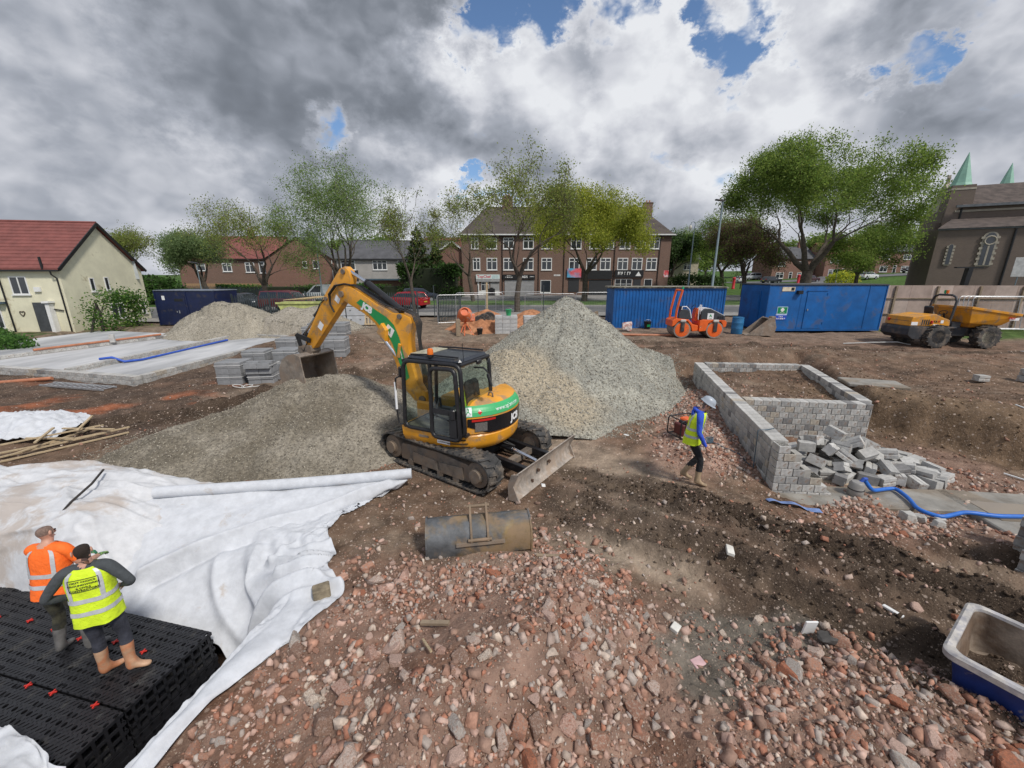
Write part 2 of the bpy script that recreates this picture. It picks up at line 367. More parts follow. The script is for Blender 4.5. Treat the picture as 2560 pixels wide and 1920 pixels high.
def gz(x, y, detail=True):
    x = np.asarray(x, float); y = np.asarray(y, float)
    z = np.interp(y, [0, 12, 16, 20, 26, 34, 60, 100, 150, 400], [0, 0, .22, .55, .75, .95, 1.3, 2.4, 3.4, 5])
    z = z * (1 - .55 * sstep(-17, -27, x) * sstep(45, 34, y))
    z = z + 2.5 * sstep(50, 100, x) * sstep(45, 95, y)
    site = sstep(33.2, 31.5, y) * sstep(-36, -33, x) * sstep(34, 32, x)
    # foreground rubble mound
    d1, _ = seg_dist(x, y, (-.7, 2.6), (.7, 3.9)); z = z + .50 * np.exp(-(d1 / .72) ** 2)
    d1, _ = seg_dist(x, y, (-1.9, 3.6), (-.3, 4.6)); z = z + .10 * np.exp(-(d1 / .6) ** 2)
    d1, _ = seg_dist(x, y, (2.2, 2.2), (3.6, 2.9)); z = z + .16 * np.exp(-(d1 / .7) ** 2)
    # pink bank beside the block wall
    d1, _ = seg_dist(x, y, (4.5, 8.1), (6.2, 12.2)); z = z + .34 * np.exp(-(d1 / .85) ** 2)
    # sunken area where the loose blocks lie, the cut bank and the higher ground behind it
    low = sstep(4.6, 5.6, x) * sstep(12.6 - .25 * x, 11.6 - .25 * x, y) * sstep(5.2, 6.2, y)
    z = z - .12 * low
    e = (x - 9.9) * .80 + (y - 9.9) * .60 + 1.1 * fbm(x * .6, y * .6, 3)     # ground beyond this line is high
    out = np.where(y > 9.2, sstep(.15, .8, x - 8.98 - (np.minimum(y, 14.2) - 9.5) * .34), 1.) 
    out = np.maximum(out, sstep(14.6, 15.6, y))
    z = z + .72 * sstep(-.05, .45, e) * sstep(20, 14, y) * sstep(4.6, 6.5, y) * out
    z = z + .2 * np.exp(-((e - .9) / .5) ** 2) * sstep(16, 12, y) * sstep(5, 7, y) * out
    # spoil inside the block walls
    inx = (x > 5.22 + (y - 7.15) * .235) & (x < 8.95 + (y - 9.68) * .344) & (y > 9.75) & (y < 14.15)
    z = np.where(inx, .60 + .25 * fbm(x * 1.3, y * 1.3, 3), z)
    # spoil heaps on the site
    for cx, cy, h, r in ((-8.7, 20.8, .55, 1.3), (-7.2, 19.3, .35, .9), (-6.2, 13.8, .3, 1.2), (-7.6, 12.3, .25, 1.0), (9, 16.6, .35, 2.2), (12, 16.2, .3, 2.0), (15.5, 14.5, .35, 2.5), (-8.2, 17.4, .18, 1), (13.5, 9, .25, 1.5)):
        z = z + h * np.exp(-((x - cx) ** 2 + (y - cy) ** 2) / r ** 2)
    z = z - .35 * np.exp(-((x + 9.3) ** 2 + (y - 21.2) ** 2) / .5)
    z = np.where((x < -13.0) & (x > -30) & (y > 14.2 - .2 * (x + 13.6)) & (y < 24.6 - .26 * (x + 13)), np.minimum(z, .16), z)
    # attenuation tank excavation
    u, v = pit_uv(x, y)
    ue = -1.02 + 0 * v
    dug = sstep(ue - .07, ue + .07, u) * sstep(-1.35, -.35, v)
    z = z * (1 - dug) - 2.3 * dug
    # left bundle ground stays up behind the tank
    if detail:
        near = sstep(60, 6, y)
        rg = 1 - 3 * np.abs(fbm(x * 1.6 + 4, y * 1.6, 3, .55)); rg2 = 1 - 3 * np.abs(fbm(x * 4.6, y * 4.6 + 8, 3, .6))
        soil = site * (.17 * fbm(x * .5, y * .5, 4) + .10 * fbm(x * 1.9, y * 1.9, 4, .55) + .045 * rg)
        soil = soil + site * sstep(26, 8, y) * ((.07 * fbm(x * 5.5, y * 5.5, 4, .6) + .030 * rg2) + .03 * np.abs(fbm(x * 13, y * 13, 3, .6)))
        al = x * .82 - y * .57; ac = x * .57 + y * .82; dm, _ = seg_dist(x, y, (2.6, 6.0), (6.0, 3.6))
        z = z + sstep(1.9, .7, dm + fbm(x, y, 3)) * .075 * (1 - 3.2 * np.abs(fbm(ac * 2.3 + .6 * fbm(x, y, 2), al * .55, 3, .6)))
        flat = sstep(1.6, 3.2, np.hypot(x - .35, y - 7.7) / 1.05); z = z + soil * (1 - dug) * (.2 + .8 * flat)
        for pts, w in RUTS:
            d = None
            for a, b in zip(pts[:-1], pts[1:]):
                q, _ = seg_dist(x, y, a, b); d = q if d is None else np.minimum(d, q)
            wob = np.clip(1 + 2.2 * fbm(x * 2.2, y * 2.2, 3), .1, 2.2)
            wob = wob * (.25 + .75 * flat); z = z - .14 * np.exp(-(d / (w * .62)) ** 2) * wob + .11 * np.exp(-((d - w * 1.15) / (w * .35)) ** 2) * wob
            lug = np.sin((x * .6 - y * .8) * 26 + 3 * fbm(x, y, 2))
            z = z + .020 * lug * np.exp(-(d / (w * .7)) ** 2)
    return z
def g1(x, y, detail=True): return float(gz(np.array([x]), np.array([y]), detail)[0])
def lines(*segs):
    o = []
    for a, b, st in segs: o += list(np.arange(a, b - 1e-6, st))
    return np.array(o + [segs[-1][1]])
RED = np.array((.198, .112, .075)); BROWN = np.array((.145, .095, .064)); DARK = np.array((.058, .041, .029)); PINK = np.array((.33, .212, .160)); TAN = np.array((.27, .215, .160)); GREY = np.array((.15, .135, .11)); GREEN = np.array((.055, .105, .022))
def ground_tint(x, y):
    c = np.empty(x.shape + (3,)); c[:] = BROWN
    def lay(m, k): 
        nonlocal c
        c = c + (np.asarray(k) - c) * np.clip(m, 0, 1)[..., None]
    n1 = fbm(x * .55, y * .55, 4); n2 = fbm(x * 1.7 + 5, y * 1.7, 4, .6); n3 = fbm(x * 6, y * 6, 3, .6)
    lay(sstep(-.05, .25, n1) * .7, RED); lay(sstep(.0, .3, n2) * .5, TAN * .8); lay(sstep(.05, .3, -n2) * .55, DARK)
    # dark wet soil left, red clay patches
    lay(sstep(-6, -9, x) * sstep(8.5, 10, y) * sstep(24, 15, y) * (.75 + 1.2 * n2), (.075, .053, .040))
    lay(sstep(-6, -10, x) * sstep(9, 10, y) * sstep(16, 12, y) * sstep(.10, .26, fbm(x * .8 + 3, y * 1.4, 3)), (.25, .090, .045))
    # trafficked pale ground
    d, _ = seg_dist(x, y, (.8, 9.6), (2.6, 6.8)); lay(sstep(1.5, .4, d + n2) * .8, TAN * 1.15)
    d, _ = seg_dist(x, y, (-.5, 4.9), (2.2, 5.4)); lay(sstep(1.0, .2, d + n2) * .55, TAN)
    d, _ = seg_dist(x, y, (1.4, 5.3), (2.4, 4.6)); lay(sstep(.5, .1, d + .8 * n2) * .85, TAN * 1.6)
    d, _ = seg_dist(x, y, (-9, 13.2), (-4, 18)); lay(sstep(1.6, .3, d + 2 * n2) * .45, TAN)
    lay(sstep(20, 22, y) * sstep(33, 30, y) * .65 * (1 + n2), TAN * .78)
    lay(sstep(16, 18, y) * sstep(6, 10, x) * .55, (.19, .125, .09))
    # rubble: pink brick dust in the foreground and beside the wall
    fg = sstep(5.3, 4.1, y + .55 * np.abs(x - .3) ** 1.0 * (x > .3) + .9 * n1) * sstep(7.5, 5, np.abs(x))
    lay(fg * .85, PINK * .80); lay(fg * sstep(.0, .22, n2) * .8, (.16, .085, .055))
    d, _ = seg_dist(x, y, (4.2, 8.2), (5.6, 11.8)); lay(sstep(1.5, .5, d + n2), PINK * .95)
    lay(sstep(5.6, 6.4, x) * sstep(4.9, 5.4, y) * sstep(9.4, 8.6, y) * sstep(11, 10, x) * .7, PINK * .72)
    e = (x - 9.9) * .80 + (y - 9.9) * .60
    lay(sstep(-.6, .2, e) * sstep(2.6, 1.0, e) * sstep(13, 11, y) * sstep(5, 7, y) * .9, (.155, .105, .065))
    lay(sstep(.3, .0, np.hypot((x - 2.4) * .8, y - 3.5) - .55 - n2) * .9, GREY)
    for pts, w in RUTS:
        d = None
        for a, b in zip(pts[:-1], pts[1:]):
            q, _ = seg_dist(x, y, a, b); d = q if d is None else np.minimum(d, q)
        lay(sstep(w * 1.9, w * .9, d + .5 * n2) * .85, DARK); lay(sstep(w * .7, w * .2, d + .3 * n3) * sstep(-.1, .15, n1) * .5, (.16, .115, .075))
    d, _ = seg_dist(x, y, (1.6, 6.2), (5.4, 3.6)); lay(sstep(1.5, .6, d + 1.4 * n2) * .55, (.10, .074, .054))
    # off the site: grass and gardens
    off = 1 - sstep(33.4, 32.6, y) * sstep(-33.5, -32.5, x) * sstep(33, 31.5, x)
    lay(off, GREEN * 1.0); lay(off * sstep(-.1, .2, n1) * .4, (.085, .14, .03))
    edge = sstep(-25, -28.5, x) * sstep(20, 22, y) * sstep(38, 35, y); lay(edge * sstep(0, .15, n2), GREEN * .7)
    lay(sstep(22, 23, x) * sstep(21.4, 22.4, y + .4 * n2) * sstep(26, 25, y) * .9, GREEN)
    off3 = off[..., None]
    return np.clip(c * (1 + .5 * n3)[..., None] * (1.02 - .02 * off3), .01, .9)
def soil_material():
    m = M('soil', (.2, .13, .09), .95, var=.30, vs=2.2, bump=.05, bs=11, vcol=True, spec=.15)
    nt = m.node_tree; N = nt.nodes; L = nt.links; b = N['Principled BSDF']
    old = b.inputs['Base Color'].links[0].from_socket
    tc = next(n for n in N if n.type == 'TEX_COORD')
    for sc_, thr, colr in ((38, .80, (.42, .33, .26)), (16, .90, (.50, .40, .33)), (85, .78, (.33, .25, .19))):
        v = N.new('ShaderNodeTexVoronoi'); v.inputs['Scale'].default_value = sc_; L.new(tc.outputs['Object'], v.inputs['Vector'])
        s = N.new('ShaderNodeSeparateColor'); L.new(v.outputs['Color'], s.inputs[0])
        a = N.new('ShaderNodeMath'); a.operation = 'GREATER_THAN'; a.inputs[1].default_value = thr; L.new(s.outputs[0], a.inputs[0])
        c = N.new('ShaderNodeMapRange'); c.inputs[1].default_value = .42; c.inputs[2].default_value = .30; L.new(v.outputs['Distance'], c.inputs[0])
        mu = N.new('ShaderNodeMath'); mu.operation = 'MULTIPLY'; L.new(a.outputs[0], mu.inputs[0]); L.new(c.outputs[0], mu.inputs[1])
        mu2 = N.new('ShaderNodeMath'); mu2.operation = 'MULTIPLY'; L.new(mu.outputs[0], mu2.inputs[0]); L.new(s.outputs[1], mu2.inputs[1])
        sp = N.new('ShaderNodeSeparateColor'); L.new(old, sp.inputs[0])     # no pebbles in grass
        gr = N.new('ShaderNodeMath'); gr.operation = 'LESS_THAN'; L.new(sp.outputs[1], gr.inputs[0]); L.new(sp.outputs[0], gr.inputs[1])
        mu3 = N.new('ShaderNodeMath'); mu3.operation = 'MULTIPLY'; L.new(mu2.outputs[0], mu3.inputs[0]); L.new(gr.outputs[0], mu3.inputs[1])
        mx = N.new('ShaderNodeMix'); mx.data_type = 'RGBA'; L.new(mu3.outputs[0], mx.inputs[0]); L.new(old, mx.inputs[6]); mx.inputs[7].default_value = (*colr, 1)
        old = mx.outputs[2]
    L.new(old, b.inputs['Base Color'])
    return m
def grid_mesh(name, X, Y, Z, mat, tint=None, keep=None, smooth=True):
    ny, nx = X.shape
    me = bpy.data.meshes.new(name)
    vs = np.stack([X, Y, Z], -1).reshape(-1, 3).astype(np.float32)
    i = np.arange((ny - 1) * (nx - 1)); r = i // (nx - 1); c = i % (nx - 1); a = r * nx + c
    q = np.stack([a, a + 1, a + nx + 1, a + nx], -1)
    if keep is not None:
        k = keep.reshape(-1); q = q[k[q].sum(1) >= 3]
        used = np.unique(q); re_ = -np.ones(len(vs), int); re_[used] = np.arange(len(used)); q = re_[q]; vs = vs[used]
        if tint is not None: tint = tint.reshape(-1, 3)[used]
    me.vertices.add(len(vs)); me.vertices.foreach_set('co', vs.ravel())
    me.loops.add(len(q) * 4); me.loops.foreach_set('vertex_index', q.ravel().astype(np.int32))
    me.polygons.add(len(q)); me.polygons.foreach_set('loop_start', np.arange(0, len(q) * 4, 4, dtype=np.int32))
    try: me.polygons.foreach_set('loop_total', np.full(len(q), 4, np.int32))
    except Exception: pass
    me.update(calc_edges=True)
    if tint is not None:
        at = me.color_attributes.new('tint', 'FLOAT_COLOR', 'POINT')
        t = np.ones((len(vs), 4), np.float32); t[:, :3] = tint.reshape(-1, 3); at.data.foreach_set('color', t.ravel())
    if smooth: me.polygons.foreach_set('use_smooth', np.ones(len(q), bool))
    me.materials.append(mat); return me
xl = lines((-1500, -200, 200), (-200, -60, 10), (-60, -32, 1.2), (-32, -13, .28), (-13, -6, .10), (-6, 6.5, .05), (6.5, 13, .09), (13, 34, .3), (34, 60, 1.2), (60, 200, 8), (200, 1500, 200))
yl = lines((-12, 0, 2), (0, 1.6, .2), (1.6, 7.2, .045), (7.2, 12, .075), (12, 18, .13), (18, 34, .28), (34, 62, 1.2), (62, 160, 6), (160, 1500, 120))
GX, GY = np.meshgrid(xl, yl)
ground = link('ground', grid_mesh('ground', GX, GY, gz(GX, GY), soil_material(), ground_tint(GX, GY)))
tag(ground, 'muddy churned building site ground with grass beyond', kind='structure')

# ---------------------------------------------------------------- roads, verges, pavement
ASPH = M('asphalt', (.115, .115, .118), .85, var=.12, vs=.6, bump=.004, bs=60, c2=(.15, .148, .145), c2s=.25)
PAVE = M('pavement_slab', (.25, .24, .225), .85, var=.12, vs=1.5, bump=.003, bs=30)
KERB = M('kerb_stone', (.33, .32, .30), .85, var=.15, vs=2)
GRASS = M('verge_grass', (.052, .105, .02), .9, var=.35, vs=1.2, bump=.05, bs=14, c2=(.09, .145, .035), c2s=.3)
WHITEP = M('road_paint', (.62, .62, .60), .7, var=.12, vs=8)
def strip(name, x0, x1, y0, y1, mat, dz, nx=40, ny=3, label=None):
    X, Y = np.meshgrid(np.linspace(x0, x1, nx), np.linspace(y0, y1, ny))
    o = link(name, grid_mesh(name, X, Y, gz(X, Y, False) + dz, mat)); tag(o, label, kind='structure'); return o
strip('road', -90, 140, 33.6, 40.4, ASPH, .05, 60, 6, 'grey two way asphalt road past the site')
strip('verge', -90, 140, 40.52, 47.0, GRASS, .16, 60, 5, 'mown grass verge beyond the road')
strip('service_road', -90, 140, 47.2, 51.4, ASPH, .055, 60, 4, 'narrow asphalt service road in front of the shops')
strip('pavement', -90, 140, 51.55, 57.0, PAVE, .17, 60, 5, 'paved forecourt in front of the shop parade')
strip('footpath', -90, 140, 31.6, 33.42, PAVE, .13, 60, 3, 'paved footpath between site and road')
def kerbline(y, h0, h1):
    mb = MB()
    for x in np.arange(-60, 100, .92):
        z = g1(x, y, False); mb.bb(x, x + .90, y - .06, y + .06, z + h0, z + h1)
    o = mb.obj('kerb', KERB); tag(o, 'pale concrete kerb stones along the road edge', kind='structure')
for yk in (33.5, 40.46, 47.1, 51.48): kerbline(yk, -.1, .175)
mk = MB()
for x in np.arange(-80, 120, 6.):
    z = g1(x, 37, False) + .062; mk.add([(x, 36.95, z), (x + 3, 36.95, z), (x + 3, 37.05, z), (x, 37.05, z)], [(0, 1, 2, 3)])
tag(mk.obj('road_marking', WHITEP, recalc=False), 'white dashed centre line on the road', kind='structure')
# side road on the left going back, and the road up to the right
def ribbon(name, pts, w, mat, dz, label):
    mb = MB(); n = len(pts)
    P = []
    for i in range(n - 1):
        for k in range(8): P.append(Vector(pts[i]).lerp(Vector(pts[i + 1]), k / 8))
    P.append(Vector(pts[-1]))
    for i, p in enumerate(P):
        t = (P[min(i + 1, len(P) - 1)] - P[max(i - 1, 0)]).normalized(); nrm = Vector((-t.y, t.x))
        for sgn in (-1, -.33, .33, 1):
            q = p + nrm * w / 2 * sgn; mb.v.append((q.x, q.y, g1(q.x, q.y, False) + dz))
    for i in range(len(P) - 1):
        for j in range(3): mb.f.append((i * 4 + j, i * 4 + j + 1, i * 4 + 5 + j, i * 4 + 4 + j))
    return tag(mb.obj(name, mat, smooth=True), label, kind='structure')
ribbon('side_road', [(-13, 40), (-13.5, 52), (-15, 70), (-20, 110)], 6, ASPH, .075, 'side road leading back between hedges')
ribbon('side_road', [(44, 40.2), (52, 60), (66, 88), (84, 104), (130, 112)], 8, ASPH, .08, 'road climbing past parked cars towards the terraces')
ribbon('side_road', [(120, 92), (86, 93), (60, 97), (30, 110)], 6, ASPH, .085, 'far road crossing in front of the terraces')
# ================================================================ stones: shapes and scattering
def ico(sub):
    bm = bmesh.new(); bmesh.ops.create_icosphere(bm, subdivisions=sub, radius=1); bm.verts.ensure_lookup_table()
    v = np.array([p.co[:] for p in bm.verts]); f = np.array([[p.index for p in q.verts] for q in bm.faces]); bm.free(); return v, f
def stone_shape(sub, seed, boxy=0.):
    r = np.random.default_rng(seed); v, f = ico(sub); v = v / np.linalg.norm(v, axis=1)[:, None]
    n = r.normal(size=(9, 3)); n /= np.linalg.norm(n, axis=1)[:, None]
    if boxy: n[:6] = np.array([(1, 0, 0), (-1, 0, 0), (0, 1, 0), (0, -1, 0), (0, 0, 1), (0, 0, -1)]) + .12 * r.normal(size=(6, 3)); n /= np.linalg.norm(n, axis=1)[:, None]
    d = r.uniform(.42, .92, 9); d[6:] = r.uniform(.6, .85, 3)
    dots = v @ n.T; rad = np.where(dots > .05, d / np.maximum(dots, .05), 9).min(1)
    v = v * np.minimum(rad, 1.25)[:, None]
    return v * np.array([1, r.uniform(.65, .95), r.uniform(.5, .8)]), f
def jbox(seed):
    r = np.random.default_rng(seed + 900); v = np.array([(i, j, k) for i in (-1, 1) for j in (-1, 1) for k in (-1, 1.)]) * np.array([1, r.uniform(.5, .85), r.uniform(.38, .7)]) * .78
    v = v * r.uniform(.72, 1.15, (8, 1)) + .13 * r.normal(size=(8, 3)); q = [(0, 1, 3, 2), (4, 6, 7, 5), (0, 4, 5, 1), (2, 3, 7, 6), (0, 2, 6, 4), (1, 5, 7, 3)]
    return v, np.array([t for a_, b_, c_, d_ in q for t in ((a_, b_, c_), (a_, c_, d_))])
STONES_L = [stone_shape(3, s, s % 4 != 3) for s in range(12)]
STONES_M = [jbox(s) for s in range(14)] + [stone_shape(1, s + 40, True) for s in range(8)]
def octa(seed):
    r = np.random.default_rng(seed); v = np.array([(1, 0, 0), (-1, 0, 0), (0, 1, 0), (0, -1, 0), (0, 0, 1), (0, 0, -1.)]) * r.uniform(.6, 1.1, (6, 1)) + .2 * r.normal(size=(6, 3))
    return v * np.array([1, .8, .6]), np.array([(0, 2, 4), (2, 1, 4), (1, 3, 4), (3, 0, 4), (2, 0, 5), (1, 2, 5), (3, 1, 5), (0, 3, 5)])
STONES_XS = [octa(s) for s in range(8)]
def rand_rot(n, r=rng):
    q = r.normal(size=(n, 4)); q /= np.linalg.norm(q, axis=1)[:, None]; w, x, y, z = q.T
    return np.stack([1 - 2 * (y * y + z * z), 2 * (x * y - z * w), 2 * (x * z + y * w), 2 * (x * y + z * w), 1 - 2 * (x * x + z * z), 2 * (y * z - x * w), 2 * (x * z - y * w), 2 * (y * z + x * w), 1 - 2 * (x * x + y * y)], -1).reshape(n, 3, 3)
def tri_mesh(name, V, F, mat, tint=None, smooth=False):
    me = bpy.data.meshes.new(name); k = F.shape[1]
    me.vertices.add(len(V)); me.vertices.foreach_set('co', V.astype(np.float32).ravel())
    me.loops.add(len(F) * k); me.loops.foreach_set('vertex_index', F.ravel().astype(np.int32))
    me.polygons.add(len(F)); me.polygons.foreach_set('loop_start', np.arange(0, len(F) * k, k, dtype=np.int32))
    try: me.polygons.foreach_set('loop_total', np.full(len(F), k, np.int32))
    except Exception: pass
    me.update(calc_edges=True)
    if tint is not None:
        at = me.color_attributes.new('tint', 'FLOAT_COLOR', 'POINT'); t = np.ones((len(V), 4), np.float32); t[:, :3] = tint; at.data.foreach_set('color', t.ravel())
    if smooth: me.polygons.foreach_set('use_smooth', np.ones(len(F), bool))
    me.materials.append(mat); return me
def scatter_mesh(name, pos, size, tint, variants, mat):
    n = len(pos); which = rng.integers(0, len(variants), n); V = []; F = []; T = []; o = 0
    for k, (v, f) in enumerate(variants):
        idx = np.where(which == k)[0]
        if not len(idx): continue
        Rm = rand_rot(len(idx)); s = size[idx][:, None, None]
        vv = np.einsum('nij,vj->nvi', Rm, v) * s + pos[idx][:, None, :]
        V.append(vv.reshape(-1, 3)); m = len(v)
        F.append((f[None] + (np.arange(len(idx)) * m)[:, None, None] + o).reshape(-1, 3)); o += len(idx) * m
        T.append(np.repeat(tint[idx], m, 0))
    return tri_mesh(name, np.concatenate(V), np.concatenate(F), mat, np.concatenate(T))
STONEMAT = M('rubble_stone', (.4, .3, .25), .9, var=.22, vs=14, bump=.006, bs=45, vcol=True, spec=.2)
GRAVMAT = M('gravel_stone', (.3, .28, .24), .9, var=.12, vs=20, vcol=True, spec=.2)

# ================================================================ heaps
def heap(name, label, cat, peaks, x0, x1, y0, y1, st, mat, tint, grain, nst, stc, rough=.5, sizes=(.012, .035)):
    X, Y = np.meshgrid(np.arange(x0, x1, st), np.arange(y0, y1, st))
    def hh(x, y):
        h = None
        wx = x + .25 * fbm(x * .9, y * .9, 3); wy = y + .25 * fbm(x * .9 + 7, y * .9, 3)
        for px, py, ph, sl in peaks:
            d = np.hypot(wx - px, wy - py); k = ph - sl * (np.sqrt(d * d + .12) - .3)
            h = k if h is None else np.log(np.exp(7 * h) + np.exp(7 * k)) / 7
        p0_ = peaks[0]; an = np.arctan2(wy - p0_[1], wx - p0_[0]); dd = np.hypot(wx - p0_[0], wy - p0_[1])
        fade = sstep(-.1, .55, h)
        h = h + fade * rough * .22 * sstep(.3, 1.5, dd) * fbm(np.cos(an) * 5 + 9, np.sin(an) * 5 + dd * .35, 3, .6) * p0_[2] * .5
        return h + (.25 + .75 * fade) * rough * .18 * fbm(x * 1.1, y * 1.1, 4) + .05 * fbm(x * 5, y * 5, 3)
    Hh = hh(X, Y); Z = gz(X, Y) + np.maximum(Hh, -.06)
    c = tint(X, Y, Hh)
    o = link(name, grid_mesh(name, X, Y, Z, mat, c, keep=Hh > -.03)); tag(o, label, cat)
    if nst:
        P = []
        while len(P) < 1 or sum(map(len, P)) < nst:
            x = rng.uniform(x0, x1, nst); y = rng.uniform(y0, y1, nst); h = hh(x, y)
            k = h > -.10 - .25 * rng.random(nst) ** 2
            P.append(np.stack([x, y, gz(x, y) + np.maximum(h, 0)], -1)[k])
        P = np.concatenate(P)[:nst]; s = sizes[0] + (sizes[1] - sizes[0]) * rng.random(nst) ** 2.2
        t = np.array(stc)[rng.integers(0, len(stc), nst)] * rng.uniform(.7, 1.25, (nst, 1))
        s_ = link('loose_stones', scatter_mesh('loose_stones', P, s, t, STONES_XS, GRAVMAT), o); s_['kind'] = 'stuff'
    return o
GRAVEL = M('gravel', (.28, .25, .2), .95, var=.30, vs=16, bump=.035, bs=30, vcol=True, spec=.15)
GC = [(.33, .31, .26), (.26, .245, .205), (.40, .37, .31), (.20, .19, .165), (.30, .27, .21)]
def gtint(a, b, f=1.3):
    def t(x, y, h):
        n = fbm(x * f, y * f, 4, .6); k = sstep(-.12, .18, n)[..., None]
        return (np.array(a) * (1 - k) + np.array(b) * k) * (1 + .35 * fbm(x * 9, y * 9, 2))[..., None]
    return t
def tall_tint(x, y, h):
    c = gtint((.29, .285, .245), (.36, .35, .295))(x, y, h)
    d, _ = seg_dist(x, y, (-.3, 12.9), (1.6, 10.6)); k = sstep(1.5, .6, d + 1.2 * fbm(x * 1.2, y * 1.2, 4))[..., None]
    return c * (1 - k) + np.array((.39, .335, .245)) * k
heap('gravel_heap', 'low broad grey gravel heap under the raised digger bucket', 'gravel heap', [(-4.6, 10.25, 1.42, .52), (-5.7, 10.2, 1.30, .52), (-6.9, 9.0, .78, .42), (-3.75, 10.0, 1.0, .62), (-7.4, 8.2, .4, .3)], -10.5, -2.2, 6.7, 13.5, .06, GRAVEL, gtint((.175, .152, .115), (.285, .255, .205), .9), 1, 26000, [(.30, .27, .22), (.22, .195, .155), (.36, .325, .26), (.16, .14, .115)], .9, (.012, .034))
heap('gravel_heap', 'tall pointed grey gravel heap with pale dusty flank', 'gravel heap', [(2.05, 15.0, 3.05, .78), (-.15, 12.5, 1.80, .72), (1.1, 10.9, .65, .40), (3.4, 13.0, .95, .52), (-.6, 11.3, .7, .5), (1.2, 12.2, 1.0, .55)], -4.2, 7.2, 9.3, 20.5, .07, GRAVEL, tall_tint, 1, 36000, GC, .9, (.014, .05))
heap('gravel_heap', 'rounded pale gravel heap in front of the navy container', 'gravel heap', [(-19.2, 26.6, 1.62, .50), (-17.9, 26.3, 1.5, .52), (-21, 27.2, 1.0, .5)], -26, -13.5, 22, 31, .14, GRAVEL, gtint((.30, .27, .215), (.36, .325, .26)), 1, 7000, GC, .5, (.03, .06))
heap('gravel_heap', 'low lumpy pale gravel heap by the palisade fence', 'gravel heap', [(-14.6, 26.8, 1.25, .5), (-13.0, 27.1, 1.3, .52), (-12.2, 26.3, .7, .4), (-10.9, 25.2, .25, .3)], -18.5, -8.5, 22.5, 31, .14, GRAVEL, gtint((.28, .25, .20), (.34, .305, .25)), 1, 6000, GC, .9, (.03, .06))
SAND = M('building_sand', (.42, .2, .1), .95, var=.25, vs=3, bump=.02, bs=18, vcol=True, spec=.1)
heap('sand_heap', 'orange building sand heap behind the cement mixer', 'sand heap', [(-1.7, 26.2, 1.15, .55), (-2.5, 25.2, .5, .4), (-.9, 25.8, .7, .5)], -5, 1.5, 22.6, 29.5, .10, SAND, gtint((.36, .165, .085), (.46, .225, .12)), 1, 0, None, 1.6)
heap('sand_heap', 'orange sand heap half hidden by the tall gravel', 'sand heap', [(1.3, 27.2, 1.05, .5), (2.6, 27, .8, .5)], -1.5, 5.5, 24, 30, .10, SAND, gtint((.36, .165, .085), (.46, .225, .12)), 1, 0, None, 1.2)

# ================================================================ attenuation tank of plastic crates
BLACKP = M('black_plastic', (.012, .012, .014), .45, var=.25, vs=6, dirt=(.05, .048, .045), da=.25, ds=3)
CLIP = M('red_clip', (.55, .03, .02), .5, var=.1)
def rect_hole_grid():
    """crate lid 0.5 x 1.0 with rows of slots and round holes: real openings"""
    mb = MB(); W, D, th = .494, .994, .022
    rows = 11; rh = D / rows
    def cell(x0, x1, y0, y1, shape):
        cx, cy = (x0 + x1) / 2, (y0 + y1) / 2; n = 10
        outer = []; inner = []
        for k in range(n):
            a = 2 * math.pi * (k + .5) / n; ca, sa = math.cos(a), math.sin(a)
            if shape == 'oval': ix, iy = ca * (x1 - x0) * .34, sa * (y1 - y0) * .30
            else:
                mm = max(abs(ca), abs(sa)); ix, iy = ca / mm * (x1 - x0) * .17 + sa / mm * .012, sa / mm * (y1 - y0) * .25
            mm = max(abs(ca) , abs(sa)); ox, oy = ca / mm * (x1 - x0) / 2, sa / mm * (y1 - y0) / 2
            outer.append((cx + ox, cy + oy)); inner.append((cx + ix, cy + iy))
        o = len(mb.v)
        mb.v += [(*p, 0) for p in outer] + [(*p, 0) for p in inner] + [(*p, -th) for p in inner]
        for k in range(n):
            j = (k + 1) % n
            mb.f.append((o + k, o + j, o + n + j, o + n + k)); mb.f.append((o + n + k, o + n + j, o + 2 * n + j, o + 2 * n + k))
        # corners missed by the polygonal outer ring
        for sx, sy in ((x0, y0), (x1, y0), (x1, y1), (x0, y1)):
            mb.v.append((sx, sy, 0))
        for ci, (a0) in enumerate((225, 315, 45, 135)):
            kk = int(round((a0 / 360 * n) - .5)) % n
            mb.f.append((o + 3 * n + ci, o + kk, o + (kk + 1) % n)) if ci in (0, 1, 2, 3) else None
    for r in range(rows):
        y0 = -D / 2 + r * rh; y1 = y0 + rh
        big = r in (2, 8)
        nx = 8 if not big else 7
        for c in range(nx):
            x0 = -W / 2 + c * W / nx; x1 = x0 + W / nx
            oval = (c in (0, nx - 1)) or r in (5,) or (big and c % 2 == 0)
            cell(x0, x1, y0, y1, 'oval' if oval else 'slot')
    return mb
def crate_side(mb, W, D, Hc):
    for sx in (-1, 1):
        for k in range(9):
            y = -D / 2 + (k + .5) * D / 9; mb.box((sx * W / 2, y, -Hc / 2), (.012, .03, Hc))
        for z in (-.02, -.14, -.26, -Hc + .02): mb.box((sx * (W / 2 - .004), 0, z), (.02, D, .035))
    for sy in (-1, 1):
        for k in range(5):
            x = -W / 2 + (k + .5) * W / 5; mb.box((x, sy * D / 2, -Hc / 2), (.03, .012, Hc))
        for z in (-.02, -.14, -.26, -Hc + .02): mb.box((0, sy * (D / 2 - .004), z), (W, .02, .035))
lid = rect_hole_grid(); sd = MB(); crate_side(sd, .488, .988, .40)
inner = MB()                       # dark core columns inside the crate
for x in (-.12, .12):
    for y in (-.36, -.12, .12, .36): inner.cyl((x, y, -.39), (x, y, -.03), .05, n=6)
inner.bb(-.24, .24, -.49, .49, -.40, -.385)
crate_me = MB(); 
